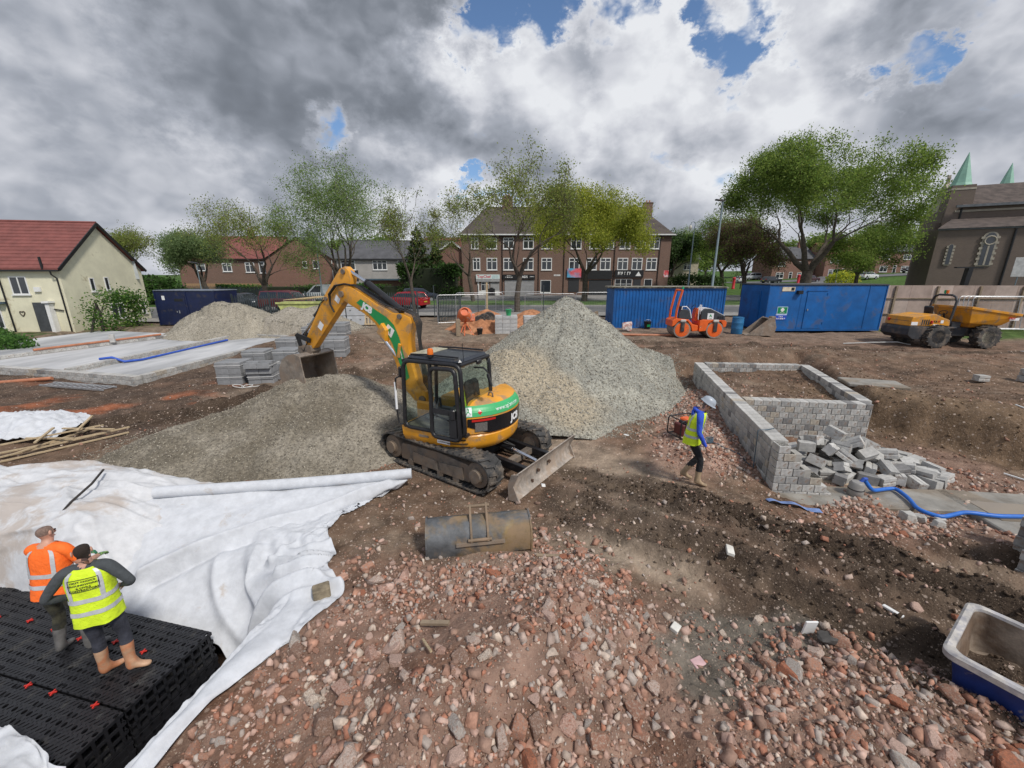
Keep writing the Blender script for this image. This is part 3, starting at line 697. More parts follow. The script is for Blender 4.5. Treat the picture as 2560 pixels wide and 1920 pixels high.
for m_ in (lid, sd, inner): crate_me.add(m_.v, m_.f)
crate_mesh = crate_me.mesh('crate', BLACKP, recalc=False)
low_me = MB().bb(-.243, .243, -.493, .493, -.40, -.005); crate_side(low_me, .492, .998, .40); crate_low = low_me.mesh('crate', BLACKP, recalc=False)
tank_rz = math.atan2(-PIT_U.y, -PIT_U.x)         # local +x points away from PIT_U
tank = thing('attenuation_tank', 'black plastic storm crate tank with slotted tops and red clips', 'crate tank', (PIT_C.x, PIT_C.y, -.5), tank_rz)
for lay in range(4):
    for i in range(11):
        for j in range(3):
            if lay and not (i == 0 or j == 2 or j == 0): continue
            o = link('crate', crate_mesh if lay == 0 else crate_low, tank, (-.25 - i * .5, -.5 - j * 1.0 - (0.022 if j else 0), -lay * .415))
            if lay: o.rotation_euler = (0, 0, 0)
clip = MB()
for a in range(4):
    c_, s_ = math.cos(a * math.pi / 2 + .5), math.sin(a * math.pi / 2 + .5); clip.beam((0, 0, .006), (c_ * .036, s_ * .036, .006), .013, .012)
clip.cyl((0, 0, 0), (0, 0, .016), .013, n=8); clip_me = clip.mesh('clip', CLIP)
for i in range(1, 11):
    link('clip', clip_me, tank, (-i * .5 + .12 * (i % 2), -1.035, .002)); link('clip', clip_me, tank, (-i * .5 - .06, -.45 + .03 * (i % 3), .002)); link('clip', clip_me, tank, (-i * .5 - .02, -1.62, .002))

# ================================================================ geotextile
def fleece(name='white_fleece', c=(.55, .565, .59), dirt=None):
    m = M(name, c, .9, var=.07, vs=7, bump=.004, bs=26, dirt=dirt, da=.30 if name != 'white_fleece' else .02, ds=1.1, spec=.2); return m
def ridge(x, y, pts, w, h):
    d = None
    for a, b in zip(pts[:-1], pts[1:]):
        q, _ = seg_dist(x, y, a, b); d = q if d is None else np.minimum(d, q)
    return h * np.exp(-(np.sqrt((d / w) ** 2 + .03) * 1.25) ** 1.35)
def resample(pts, n):
    pts = [Vector(p) for p in pts]; L_ = [0]
    for a, b in zip(pts[:-1], pts[1:]): L_.append(L_[-1] + (b - a).length)
    out = []
    for s in np.linspace(0, L_[-1], n):
        k = min(max(int(np.searchsorted(L_, s)) - 1, 0), len(pts) - 2); t = (s - L_[k]) / max(L_[k + 1] - L_[k], 1e-9)
        out.append(pts[k].lerp(pts[k + 1], t))
    return np.array([v[:] for v in out])
def smooth_curve(a, it):
    a = a.copy()
    for _ in range(it): a[1:-1] = .25 * a[:-2] + .5 * a[1:-1] + .25 * a[2:]
    return a
def patch(name, rows, mat, fold, nu, nv, label, cat, thick=.006, mids=0, smooth_it=3, lift=.0):
    """cloth through a list of 3-D polylines (rows), with a fold function of world x, y, u, v"""
    C_ = [smooth_curve(resample(r, nu), smooth_it) for r in rows]; C_ = np.stack(C_)            # rows x nu x 3
    t = np.linspace(0, len(rows) - 1, nv); Pq = np.empty((nv, nu, 3))
    for i, s in enumerate(t):
        k = min(int(s), len(rows) - 2); f = s - k
        p0 = C_[max(k - 1, 0)]; p1 = C_[k]; p2 = C_[k + 1]; p3 = C_[min(k + 2, len(rows) - 1)]
        Pq[i] = .5 * ((2 * p1) + (-p0 + p2) * f + (2 * p0 - 5 * p1 + 4 * p2 - p3) * f * f + (-p0 + 3 * p1 - 3 * p2 + p3) * f ** 3)
    U, V = np.meshgrid(np.linspace(0, 1, nu), np.linspace(0, 1, nv))
    du = np.gradient(Pq, axis=1); dv = np.gradient(Pq, axis=0); n = np.cross(du, dv); n /= np.linalg.norm(n, axis=2)[..., None] + 1e-9
    n *= np.sign(n[..., 2:3] + 1e-6)
    Pq = Pq + n * fold(Pq[..., 0], Pq[..., 1], U, V)[..., None]
    if lift: Pq[..., 2] = np.maximum(Pq[..., 2], gz(Pq[..., 0], Pq[..., 1]) + lift)
    me = grid_mesh(name, Pq[..., 0], Pq[..., 1], Pq[..., 2], mat)
    o = link(name, me); sm = o.modifiers.new('thickness', 'SOLIDIFY'); sm.thickness = thick; sm.offset = 0
    return tag(o, label, cat), Pq
def crumple(x, y, s=1., a=1.):
    r1 = 1 - 2 * np.abs(fbm(x * 1.6 * s, y * 1.6 * s, 2)) * 2; r2 = 1 - 2 * np.abs(fbm(x * 4.1 * s + 3, y * 4.1 * s, 2)) * 2
    return a * (.05 * r1 ** 3 + .022 * r2 ** 3)
def main_fold(x, y, u, v):
    z = .015 * fbm(x * 1.1, y * 1.1, 2) + .06 * crumple(x * .8 + .4 * y, y * 1.5 - x * .5, .9)
    # flap edge under the roll, hanging swags, and creases that radiate from the weighted corner
    z = z + ridge(x, y, [(-5.5, 5.05), (-4.4, 5.55), (-3.4, 6.0), (-2.3, 6.75)], .10, .11) - ridge(x, y, [(-5.3, 4.9), (-4.3, 5.38), (-3.3, 5.8), (-2.3, 6.6)], .09, .07)
    for k, (c, r0) in enumerate((((-3.15, 5.6), .55), ((-3.1, 5.55), .95), ((-3.2, 5.5), 1.3))):
        rr = np.hypot(x - c[0], (y - c[1]) * 1.1); ang = np.arctan2(y - c[1], x - c[0])
        z = z + .055 * np.exp(-((rr - r0) / .085) ** 2) * sstep(.2, -.5, np.sin(ang))
    z = z + ridge(x, y, [(-3.9, 5.3), (-3.75, 4.85), (-3.4, 4.5)], .07, .08) + ridge(x, y, [(-2.2, 4.3), (-2.7, 4.45), (-3.3, 4.3), (-3.9, 3.9)], .09, .085) + ridge(x, y, [(-2.2, 4.3), (-2.8, 4.15), (-3.3, 3.6)], .07, .06)
    z = z + ridge(x, y, [(-2.65, 4.95), (-3.1, 4.9), (-3.6, 5.05)], .06, .07) + ridge(x, y, [(-2.6, 4.8), (-3.2, 4.72)], .05, .06) + ridge(x, y, [(-2.9, 5.6), (-3.3, 5.4), (-3.5, 5.0)], .06, .06)
    z = z * 1.5
    z = z + .020 * np.sin(34 * v + 6 * u + 5 * fbm(x, y, 2)) * sstep(.45, .95, v) * sstep(.75, .55, u) + .012 * sstep(.6, 1, v) * np.sin(70 * u + 4 * v)
    return z
sheet_main, _ = patch('geotextile_sheet', [
    [(-6.8, 4.82, -.66), (-5.2, 4.52, -.68), (-3.95, 4.29, -.80), (-3.42, 4.0, -1.55), (-3.12, 3.25, -1.6), (-3.22, 2.4, -1.3), (-3.22, 1.6, -1.3)],
    [(-6.8, 5.15, -.34), (-5.2, 4.9, -.37), (-3.72, 4.62, -.58), (-3.12, 4.0, -.80), (-3.04, 3.2, -.55), (-3.14, 2.4, -.5), (-3.14, 1.6, -.5)],
    [(-6.8, 5.7, .05), (-5.0, 5.55, .0), (-3.55, 5.2, -.10), (-2.80, 4.0, .05), (-2.98, 3.1, .13), (-3.09, 2.4, .14), (-3.1, 1.6, .14)],
    [(-6.15, 6.15, .30), (-4.2, 6.5, .27), (-1.95, 6.93, .26), (-2.2, 6.8, .05), (-2.9, 6.2, .05), (-2.93, 5.5, .07), (-2.55, 5.0, .06), (-2.58, 4.7, .06), (-2.12, 4.28, .1), (-2.2, 3.95, .09), (-2.35, 3.62, .1), (-2.62, 3.25, .11), (-2.84, 2.92, .12), (-2.92, 2.6, .12), (-2.95, 1.6, .12)],
    ], fleece('white_fleece', (.55, .565, .59), (.44, .39, .345)), main_fold, 260, 150, 'large white geotextile sheet sagging from its roll into the pit', 'geotextile', smooth_it=5, lift=.03)
rm = MB(); rp = [Vector((-6.15, 6.17, .40)).lerp(Vector((-1.93, 6.97, .34)), k / 10) + Vector((0, 0, .05 * math.sin(k / 10 * math.pi) * -.6)) for k in range(11)]
rm.tube(rp, .10, 16)
tag(rm.obj('geotextile_roll', fleece(), smooth=50), 'long white roll of geotextile lying along the sheet edge', 'fabric roll')
def bundle_fold(x, y, u, v):
    return 1.35 * crumple(x * .6 + .3 * y, y * 1.7, .8, 1.15) * sstep(1.02, .9, v) + .06 * fbm(x * .9, y * 2.4, 3) + .05 * np.exp(-((v - .62) / .05) ** 2) * np.sin(u * 40 + 3 * fbm(x, y))
patch('geotextile_bundle', [
    [(-12.5, 5.75, -.8), (-9.5, 5.35, -.75), (-7.6, 4.98, -.70), (-6.2, 4.68, -.70), (-5.7, 4.62, -.70)],
    [(-12.5, 5.9, .0), (-9.5, 5.55, .05), (-7.7, 5.2, .05), (-6.3, 4.95, -.10), (-5.75, 4.95, -.5)],
    [(-12.5, 6.2, .45), (-9.7, 5.85, .48), (-7.8, 5.55, .50), (-6.5, 5.35, .38), (-5.8, 5.4, -.14)],
    [(-12.5, 6.8, .55), (-9.9, 6.4, .56), (-8.2, 6.2, .58), (-6.7, 6.1, .46), (-5.6, 6.1, .10)],
    [(-12.5, 7.3, .42), (-9.6, 6.9, .48), (-8.4, 7.0, .52), (-6.9, 6.75, .42), (-5.0, 6.5, .10)],
    [(-12.5, 7.9, .06), (-9.6, 7.3, .06), (-8.3, 7.45, .06), (-6.9, 7.15, .06), (-4.9, 6.8, .06)]], fleece('dusty_fleece', (.56, .565, .575), (.42, .365, .32)), bundle_fold, 220, 130,
    'crumpled dusty white geotextile bundle wrapped over the finished crates', 'geotextile')
patch('geotextile_sheet', [[(-7.5, 3.6, -.36), (-5.4, 3.05, -.34), (-4.6, 2.83, -.36), (-4.16, 2.68, -.42)], [(-7.5, 3.3, -.32), (-5.4, 2.8, -.30), (-4.5, 2.55, -.30), (-4.0, 2.45, -.75)], [(-7.5, 2.2, -.25), (-5.2, 1.9, -.2), (-4.3, 1.8, -.2), (-3.85, 1.8, -.9)]],
    fleece(), lambda x, y, u, v: .8 * crumple(x, y, 1.4) + .02 * np.sin(u * 60) * (1 - v), 120, 60, 'white geotextile end folded back over the crate tops', 'geotextile')
g_ = g1(-12, 9.3)
patch('geotextile_sheet', [[(-14, 9.0, g_ + .02), (-12.2, 8.9, g_ + .02), (-11.3, 9.2, g_)], [(-14, 9.5, g_ + .25), (-12.4, 9.5, g_ + .3), (-11.3, 9.7, g_ + .02)], [(-14, 10.2, g_ + .2), (-12.4, 10.3, g_ + .25), (-11.6, 10.3, g_ + .02)], [(-14, 10.8, g_), (-12.6, 10.9, g_), (-11.8, 10.6, g_)]],
    fleece(), lambda x, y, u, v: 1.8 * crumple(x, y, 1.3), 90, 70, 'small heaped white sheet beside the timber laths', 'geotextile')
bw = MB().box((0, 0, .07), (.2, .16, .14), .5, .015); tag(bw.obj('concrete_lump', M('lump', (.22, .18, .12), .9, var=.3, vs=9, bump=.01), loc=(-2.38, 4.15, .13)), 'square brown concrete lump weighting the sheet corner', 'concrete lump')
bw = MB().box((0, 0, .035), (.2, .1, .07), .9, .012); tag(bw.obj('brick', M('pinkbrick', (.42, .24, .17), .9, var=.2, vs=9), loc=(-2.25, 4.38, .14)), 'pink half brick holding down the white sheet edge', 'brick')
cs = MB(); cs.tube([(-7.3, 6.5, .66), (-7.0, 6.0, .66), (-6.95, 5.6, .56), (-7.05, 5.3, .3)], .018, 6); tag(cs.obj('strap', M('strap', (.03, .025, .022), .8)), 'dark strap lying across the white bundle', 'strap')
# ================================================================ concrete blockwork
def blockmat(i):
    c = [(.41, .40, .375), (.33, .325, .31), (.46, .45, .425), (.21, .205, .20), (.40, .36, .30)][i]
    return M('concrete_block_%d' % i, c, .92, var=.16, vs=7, bump=.004, bs=60, dirt=(.24, .17, .125), da=.22, ds=4, spec=.2)
BM = [blockmat(i) for i in range(5)]
MORTAR = M('mortar', (.36, .345, .31), .95, var=.15, vs=6)
_bm_cache = {}
def block_mesh(dx, dy, dz, mi, bev=.006):
    k = (round(dx, 3), round(dy, 3), round(dz, 3), mi)
    if k not in _bm_cache: _bm_cache[k] = MB().box((0, 0, 0), (dx, dy, dz), None, bev).mesh('block', BM[mi], recalc=False)
    return _bm_cache[k]
def wall_run(parent, A, B, th, z0, n, unit, ch, joined=None, rack=0, top_only=0, weights=(4, 3, 3, 1.2, .8)):
    A, B = Vector(A), Vector(B); d = B - A; L_ = d.length; d.normalize(); an = math.atan2(d.y, d.x)
    core = MB()
    if rack:
        for k in range(n): l = (L_ - rack * (k / max(n - 1, 1))) // unit * unit - .03; l = max(l, .05); core.box((A.x + d.x * (l / 2 + .03), A.y + d.y * (l / 2 + .03), z0 + (k + .5) * ch - .004), (l, th - .03, ch - .002), an)
    else: core.box(((A.x + B.x) / 2, (A.y + B.y) / 2, z0 + n * ch / 2 - .004), (L_ - .03, th - .03, n * ch - .012), an)
    core.obj('mortar', MORTAR, parent, recalc=False)
    for k in range(n):
        z = z0 + (k + .5) * ch; s = -unit / 2 if k % 2 else 0.; 
        while s < L_ - .02:
            a, b = max(s, 0), min(s + unit, L_); s += unit
            if b - a < .04: continue
            if rack and b > L_ - rack * (k / max(n - 1, 1)): continue
            m = (a + b) / 2; p = A + d * m; mi = rnd.choices(range(5), weights)[0]; j = rnd.uniform(-.006, .006)
            if joined is not None and k < top_only: joined.box((p.x, p.y, z), (b - a - .01, th + j, ch - .01), an)
            else:
                o = link('block', block_mesh(unit - .01 if b - a > unit * .9 else b - a - .01, th, ch - .01, mi), parent, (p.x - d.y * j, p.y + d.x * j, z), an)
fw = thing('foundation_wall', 'grey concrete block foundation walls of a small rectangular building', 'block wall', (0, 0, 0))
A_, B_, C2_, D_, E_ = (5.16, 7.15), (6.85, 14.35), (10.45, 13.98), (8.92, 9.50), (5.96, 9.94)
wall_run(fw, A_, B_, .30, -.12, 7, .215, .153)
wall_run(fw, (4.985, 7.0), (6.06, 6.88), .26, -.12, 7, .215, .153, rack=.66)
wall_run(fw, (6.0, 9.92), D_, .28, -.12, 7, .215, .153)
jn = MB()
wall_run(fw, (8.97, 9.68), C2_, .28, -.12, 7, .215, .153, jn, 0, 5)
wall_run(fw, (7.05, 14.30), (10.3, 13.99), .28, -.12, 7, .215, .153, jn, 0, 5)
o = jn.obj('lower_courses', BM[1], fw, recalc=False); o['kind'] = 'stuff'
ft = MB().box((6.6, 6.72, -.09), (3.6, .75, .16), math.atan2(-.15, 2.2), .02); ft.box((9.4, 6.1, -.085), (2.6, 1.5, .15), -.14, .02)
CONC = M('wet_concrete', (.27, .255, .225), .75, var=.2, vs=1.8, bump=.006, bs=18, c2=(.20, .165, .125), c2s=1.1)
tag(ft.obj('concrete_footing', CONC, recalc=False), 'wet strip concrete footing running from the block wall end', 'footing')
o = MB().box((9.3, 6.12, -.004), (1.9, .62, .006), -.14).obj('puddle', M('muddy_water', (.26, .21, .15), .08, var=.05, vs=1), recalc=False); tag(o, 'muddy puddle standing on the concrete footing', 'puddle')
# loose blocks: grooved dense blocks tumbled in a pile
def grooved(mi, L_=.34, w=.20, h=.18):
    pr = [(-w / 2, -h / 2), (w / 2, -h / 2), (w / 2, -.02), (w / 2 - .012, -.012), (w / 2 - .012, .012), (w / 2, .02), (w / 2, h / 2), (-w / 2, h / 2), (-w / 2, .02), (-w / 2 + .012, .012), (-w / 2 + .012, -.012), (-w / 2, -.02)]
    return MB().prism(pr, -L_ / 2, L_ / 2, 'x').mesh('concrete_block', BM[mi], bevel=.006)
LB = [grooved(i) for i in (0, 1, 2, 3)] + [grooved(2, .26), grooved(0, .30), grooved(2)]
lbl = 'grey concrete block tumbled in the loose pile by the block wall'
heapz = lambda x, y: .58 * math.exp(-((x - 6.75) ** 2 / .5 + (y - 8.05) ** 2 / .28)) + .40 * math.exp(-((x - 7.7) ** 2 / .7 + (y - 7.8) ** 2 / .35))
spots = []
for k in range(4000):
    if len(spots) >= 92: break
    x = rnd.uniform(6.0, 9.3); y = rnd.uniform(7.2, 9.2)
    if ((x - 7.55) / 1.75) ** 2 + ((y - 8.05) / .95) ** 2 > 1: continue
    hz = heapz(x, y); lay_ = rnd.random() ** .6 * hz
    p = Vector((x, y, g1(x, y, False) + .10 + max(0, lay_ - .04) * 1.25))
    if any((p - q).length < .205 for q in spots): continue
    spots.append(p)
for k, p in enumerate(spots):
    o = link('concrete_block', rnd.choice(LB), None, p); tl = .18 + .45 * (p.z > .2)
    o.rotation_euler = (rnd.uniform(-tl, tl) + rnd.choice((0, 0, math.pi / 2)), rnd.uniform(-tl, tl), rnd.uniform(0, 6.28)); tag(o, lbl, 'concrete block', 'loose concrete blocks by the wall')
def single_block(x, y, dz, rot, mesh, label, cat='concrete block', grp=None, name='concrete_block'):
    o = link(name, mesh, None, (x, y, g1(x, y) + dz)); o.rotation_euler = rot; tag(o, label, cat, grp); return o
for k, (x, y) in enumerate(((14.4, 11.9), (15.6, 11.8), (15.5, 11.3), (13.6, 9.9))):
    for j in range(1 + (k == 1)): single_block(x + .03 * j, y, .12 + .2 * j, (0, .04, .3 * k), LB[k % 3], 'lone grey block on the brown bank beyond the loose pile', grp='blocks on the bank')
def lumpmesh(seed, mat, s): 
    v, f = STONES_L[seed]; mb = MB(); mb.add([tuple(np.array(p) * s) for p in v], [tuple(q) for q in f]); return mb.mesh('lump', mat)
for k, (x, y, s) in enumerate(((6.72, 5.95, .16), (6.95, 6.0, .15), (7.15, 5.85, .13), (7.3, 6.0, .10))):
    o = link('broken_block', lumpmesh(k * 3, BM[0], s), None, (x, y, g1(x, y) + s * .45)); tag(o, 'broken pale block fragment by the footing edge', 'block fragment', 'broken block fragments')
st2 = thing('block_stack', 'short stack of grey blocks at the site edge near the tub', 'block stack', (7.30, 4.72, g1(7.3, 4.72) - .02))
for k in range(5): link('block', block_mesh(.44, .215, .15, (0, 1, 2, 0, 1)[k]), st2, (.02 * (k % 2), 0, .08 + k * .155), .35)
for k in range(5): link('block', block_mesh(.44, .215, .15, (2, 0, 1, 3, 0)[k]), st2, (.30 + .02 * (k % 2), .32, .08 + k * .155), .35)
# bearing board under pile, slab of old concrete
o = MB().box((0, 0, .02), (1.7, .25, .02), -.30).obj('plywood_board', M('old_ply', (.36, .29, .21), .8, var=.15), None, (6.75, 7.35, g1(6.75, 7.35) + .02)); tag(o, 'thin weathered board under the loose blocks', 'board')
o = MB().box((0, 0, .0), (1.5, .9, .1), -.35, .02).obj('concrete_slab', CONC, None, (11.1, 11.9, g1(11.1, 11.9, False) + .07)); tag(o, 'flat slab of old concrete on the bank', 'concrete slab')

# ================================================================ house slab with low block walls
SLAB = M('fresh_slab', (.46, .46, .46), .8, var=.18, vs=.7, bump=.004, bs=12, c2=(.34, .345, .35), c2s=.5, stretch=(1, .25, 1))
hs = thing('house_foundation', 'pale concrete floor slab ringed by low block walls', 'foundation', (0, 0, 0))
Q = [(-20.6, 15.6), (-13.6, 14.1), (-13.0, 24.2), (-20.6, 26.2)]
Qa = (-30, 17.8)
zf = .02
sm_ = MB(); qs = [(-29.8, 18.0), (-13.75, 14.3), (-13.2, 24.0), (-20.4, 25.9), (-28.6, 27.9)]
sm_.add([(x, y, .33) for x, y in qs], [(0, 1, 2, 3, 4)]); sm_.obj('floor_slab', SLAB, hs, recalc=False)
def low_wall(A, B, n=3, w=.26, z0=zf, unit=.45, ch=.16): wall_run(hs, A, B, w, z0, n, unit, ch, weights=(5, 2, 4, .2, 1.5))
low_wall((-29.8, 17.9), Q[1]); low_wall((-13.6, 14.26), (-13.05, 24.1)); low_wall((-20.7, 26.1), (-13.2, 24.25)); low_wall((-17.3, 15.15), (-17.0, 24.9), 3, .24, .06)
low_wall((-23.6, 17.0), (-20.8, 26.0), 3)
pp = MB(); pp.tube([(-17.75, 16.9, .55), (-17.3, 17.0, .60), (-16.9, 17.1, .40), (-16.6, 17.6, .38), (-16.65, 19, .37), (-16.7, 21, .37), (-16.6, 23.2, .40)], .055, 8)
BLUEP = M('blue_hose', (.03, .09, .42), .5, var=.15, vs=5)
tag(pp.obj('water_pipe', BLUEP, smooth=50), 'blue service pipe lying along the middle wall of the slab', 'pipe')
pp = MB(); pp.tube([(-22.9, 18.9, .58), (-21.3, 24.2, .58)], .06, 8); CLAYP = M('clay_pipe', (.42, .17, .09), .6, var=.15, vs=4)
tag(pp.obj('drain_pipe', CLAYP, smooth=50), 'terracotta drain pipe on top of the slab outer wall', 'pipe')
pp = MB(); pp.tube([(-19.0, 14.2, g1(-19, 14.2) + .06), (-17.2, 14.5, g1(-17.2, 14.5) + .1)], .07, 8)
tag(pp.obj('drain_pipe', CLAYP, smooth=50), 'short terracotta pipe on dark mud before the slab', 'pipe')
o = MB().box((0, 0, .2), (.22, .14, .44), .3, .01).obj('concrete_block', BM[2], None, (-21.9, 21.8, .50)); tag(o, 'single block standing upright on the outer slab wall', 'concrete block')
ld = thing('ladder', 'grey metal ladder section lying against the slab wall', 'ladder', (-15.6, 13.85, g1(-15.6, 13.85) + .05), math.atan2(-1.5, 6.9))
STEEL = M('galvanised', (.42, .43, .44), .45, .6, var=.15, vs=6)
for s in (-.2, .2): MB().box((0, s, .03), (3.0, .04, .06)).obj('rail', STEEL, ld)
rung = MB().cyl((0, -.2, .03), (0, .2, .03), .018, n=6).mesh('rung', STEEL)
for k in range(13): link('rung', rung, ld, (-1.38 + k * .23, 0, 0))

# ================================================================ strapped packs of blocks
STRAP = M('white_strap', (.65, .65, .63), .5, var=.05)
PB = [MB().box((0, 0, 0), (.43, .205, .205), None, .006).mesh('block', M('pack_block_%d' % i, c, .9, var=.12, vs=6, bump=.003, bs=50), recalc=False) for i, c in enumerate(((.23, .235, .24), (.26, .262, .265), (.20, .203, .207)))]
def pack(x, y, rz, nz, label, ncol=2, nrow=4, lean=0., grp='strapped block packs by the slab', meshes=PB, strap=True):
    t = thing('block_pack', label, 'block pack', (x, y, g1(x, y, False) - .02), rz, grp)
    for k in range(nz):
        for i in range(ncol):
            for j in range(nrow):
                sh = lean * k * k * .12 * (1 if j > nrow / 2 else .3)
                o = link('block', meshes[(i + j + k) % 3 if rnd.random() < .6 else 0], t, ((i - (ncol - 1) / 2) * .44 + rnd.uniform(-.005, .005), (j - (nrow - 1) / 2) * .214 - sh, .105 + k * .213 + lean * .02 * k * (j % 2)))
                if lean: o.rotation_euler = (-lean * .10 * k, 0, 0)
    if strap:
        W, D = ncol * .44 / 2 + .004, nrow * .214 / 2 + .004
        for z in ((nz - .5) * .213, .32):
            mb = MB(); s0 = lean * .12 * (nz - 1) * .8 if z > .4 else lean * .05
            for a, b in (((-W, -D), (W, -D)), ((W, -D), (W, D)), ((W, D), (-W, D)), ((-W, D), (-W, -D))): mb.beam((a[0], a[1] - s0, z), (b[0], b[1] - s0, z), .006, .022)
            mb.obj('strap', STRAP, t, recalc=False)
    return t
for k, (x, y, rz, nz, ln) in enumerate(((-10.35, 14.55, .10, 4, 0), (-9.25, 14.6, .12, 4, .5), (-10.5, 16.3, .08, 4, 0), (-9.3, 16.4, .10, 4, 0), (-8.1, 15.6, .15, 4, 0), (-10.3, 18.4, .05, 4, 0), (-9.1, 18.5, .08, 4, 0), (-7.9, 17.9, .12, 4, 0), (-10.2, 20.6, .05, 4, 0), (-9.0, 20.9, .06, 4, 0), (-10.9, 22.6, .06, 4, 0))):
    pack(x, y, rz, nz, 'slumped dark grey strapped block pack with its rows leaning' if ln else 'square dark grey strapped block pack beside the slab', lean=ln)
wr = MB(); wr.tube([(-9.9 + .25 * math.cos(a / 3) + .02 * a, 13.75 + .12 * math.sin(a / 3), g1(-9.9, 13.75) + .05 + .06 * abs(math.sin(a * .21))) for a in range(40)], .012, 5)
tag(wr.obj('cable_coil', STRAP), 'tangled white strapping coil before the block packs', 'strapping')
PL = [MB().box((0, 0, 0), (.43, .205, .205), None, .006).mesh('block', M('pale_block_%d' % i, c, .9, var=.12, vs=6), recalc=False) for i, c in enumerate(((.42, .42, .41), (.46, .455, .44), (.38, .38, .375)))]
p1_ = pack(-.35, 24.1, .02, 5, 'pale block pack with a green bucket on it', 3, 5, 0, None, PL); p2_ = pack(1.35, 23.9, .03, 5, 'pale block pack between its twin and the tall gravel', 3, 5, 0, None, PL)
def bucket(x, y, z, c, label, s=1.):
    t = thing('bucket', label, 'bucket', (x, y, z)); m = M('bucket_' + label[:6], c, .5, var=.1)
    MB().lathe([(.10 * s, 0), (.14 * s, .26 * s), (.15 * s, .27 * s), (.14 * s, .28 * s), (.095 * s, .02 * s)], n=14).obj('body', m, t, smooth=40)
    h = MB(); h.tube([(.14 * s * math.cos(a), .02, .26 * s + .13 * s * math.sin(a) * .6) for a in np.linspace(0, math.pi, 9)], .006, 5, False); h.obj('handle', STEEL, t); return t
bucket(-.2, 24.0, g1(-.35, 24.1, False) - .02 + 5 * .213, (.03, .33, .12), 'green bucket standing on the pale block pack', 1.3)
bucket(-1.9, 23.6, g1(-1.9, 23.6) - .01, (.015, .015, .017), 'black bucket on the ground by the sand heap', 1.3)
bs_ = thing('chamber_stack', 'pale grey stacked concrete chamber units on a pallet', 'concrete units', (-10.9, 27.4, g1(-10.9, 27.4, False)), .05)
for k in range(3):
    for i in range(2):
        MB().box((-.8 + i * 1.25, 0, .32 + k * .62), (1.18, 1.1, .60), None, .04).obj('chamber_unit', M('chamber_grey', (.42, .43, .44), .8, var=.1), bs_, recalc=False)
        for q in (-.3, .3): MB().box((-.8 + i * 1.25 + q, -.553, .40 + k * .62), (.09, .02, .05)).obj('notch', M('notch', (.02, .02, .02), .9), bs_)
WOOD = M('pale_timber', (.44, .34, .21), .8, var=.18, vs=5, bump=.003, bs=40, stretch=(1, 8, 8))
WOODD = M('weathered_timber', (.25, .19, .13), .85, var=.2, vs=5)
def pallet(x, y, rot, label, mat=WOOD):
    t = thing('pallet', label, 'pallet', (x, y, g1(x, y)), rot)
    for k in range(6): MB().box((-.5 + k * .2, 0, .13), (.1, 1.0, .02)).obj('slat', mat, t)
    for s in (-.45, 0, .45): MB().box((0, s, .07), (1.15, .09, .10)).obj('bearer', mat, t)
    for k in (-.5, 0, .5): MB().box((k, 0, .008), (.1, 1.0, .02)).obj('slat', mat, t)
    return t
pa = pallet(-9.35, 27.2, (R(75), 0, R(8)), 'pale timber pallet leaning beside the concrete units'); pa.location.z += .5
pb = pallet(5.3, 25.6, (R(80), 0, R(70)), 'weathered pallet leaning on the end of the ribbed container', WOODD); pb.location.z += .5

# ================================================================ cabins and containers
NAVY = M('navy_paint', (.006, .012, .05), .5, var=.2, vs=1.5, dirt=(.05, .045, .05), da=.18)
BLUE = M('cabin_blue', (.004, .10, .33), .5, var=.16, vs=1.2, dirt=(.05, .09, .20), da=.25, ds=1.0, bump=.003, bs=3)
BLUE2 = M('cabin_blue_trim', (.004, .085, .28), .5, var=.16, vs=1.2)
ROOFW = M('cabin_roof', (.30, .29, .24), .9, var=.25, vs=1.2, c2=(.12, .10, .06), c2s=1.5)
WHITE = M('white_sign', (.75, .75, .73), .5, var=.05); GREENS = M('sign_green', (.0, .22, .07), .5, var=.05); BLACK = M('black_paint', (.012, .012, .013), .45, var=.15, vs=5); BLUES = M('sign_blue', (.02, .07, .45), .5, var=.05)
def ribbed(mb, x0, x1, y, z0, z1, pitch=.2, depth=.03):
    pts = []; x = x0
    while x < x1 - 1e-6:
        for dx, dy in ((0, 0), (.38, 0), (.5, -depth), (.88, -depth), (1, 0)):
            pts.append((min(x + dx * pitch, x1), y + dy))
        x += pitch
    o = len(mb.v)
    for px, py in pts: mb.v += [(px, py, z0), (px, py, z1)]
    for i in range(len(pts) - 1): mb.f.append((o + 2 * i, o + 2 * i + 2, o + 2 * i + 3, o + 2 * i + 1))
c1 = thing('site_container', 'bright blue ribbed site container with a pale flat roof', 'container', (6.5, 26.0, .70), R(-1))
b_ = MB(); ribbed(b_, .08, 6.92, 0, .06, 2.48); b_.bb(.03, 6.97, .05, 2.4, .04, 2.49); b_.obj('wall', BLUE, c1)
for x in (0.03, 6.97): MB().bb(x - .05, x + .05, -.04, .06, 0, 2.52).obj('corner_post', BLUE2, c1)
MB().bb(-.02, 7.02, -.05, .05, 2.46, 2.56).obj('top_rail', BLUE2, c1); MB().bb(-.02, 7.02, -.05, .05, 0, .09).obj('bottom_rail', BLUE2, c1)
rf = MB().bb(-.1, 7.1, -.12, 2.5, 2.56, 2.62); rf_o = rf.obj('roof', ROOFW, c1)
for k in range(9): MB().bb(-.1 + k * .8, -.1 + k * .8 + .7, -.16, 2.5, 2.625, 2.65).obj('roof_board', ROOFW, rf_o)
c2 = thing('site_cabin', 'bright blue steel site cabin with a closed door and first aid sign', 'site cabin', (15.05, 24.0, .82), R(1))
MB().bb(0, 7.0, 0, 2.85, .02, 2.66, .03).obj('wall', BLUE, c2)
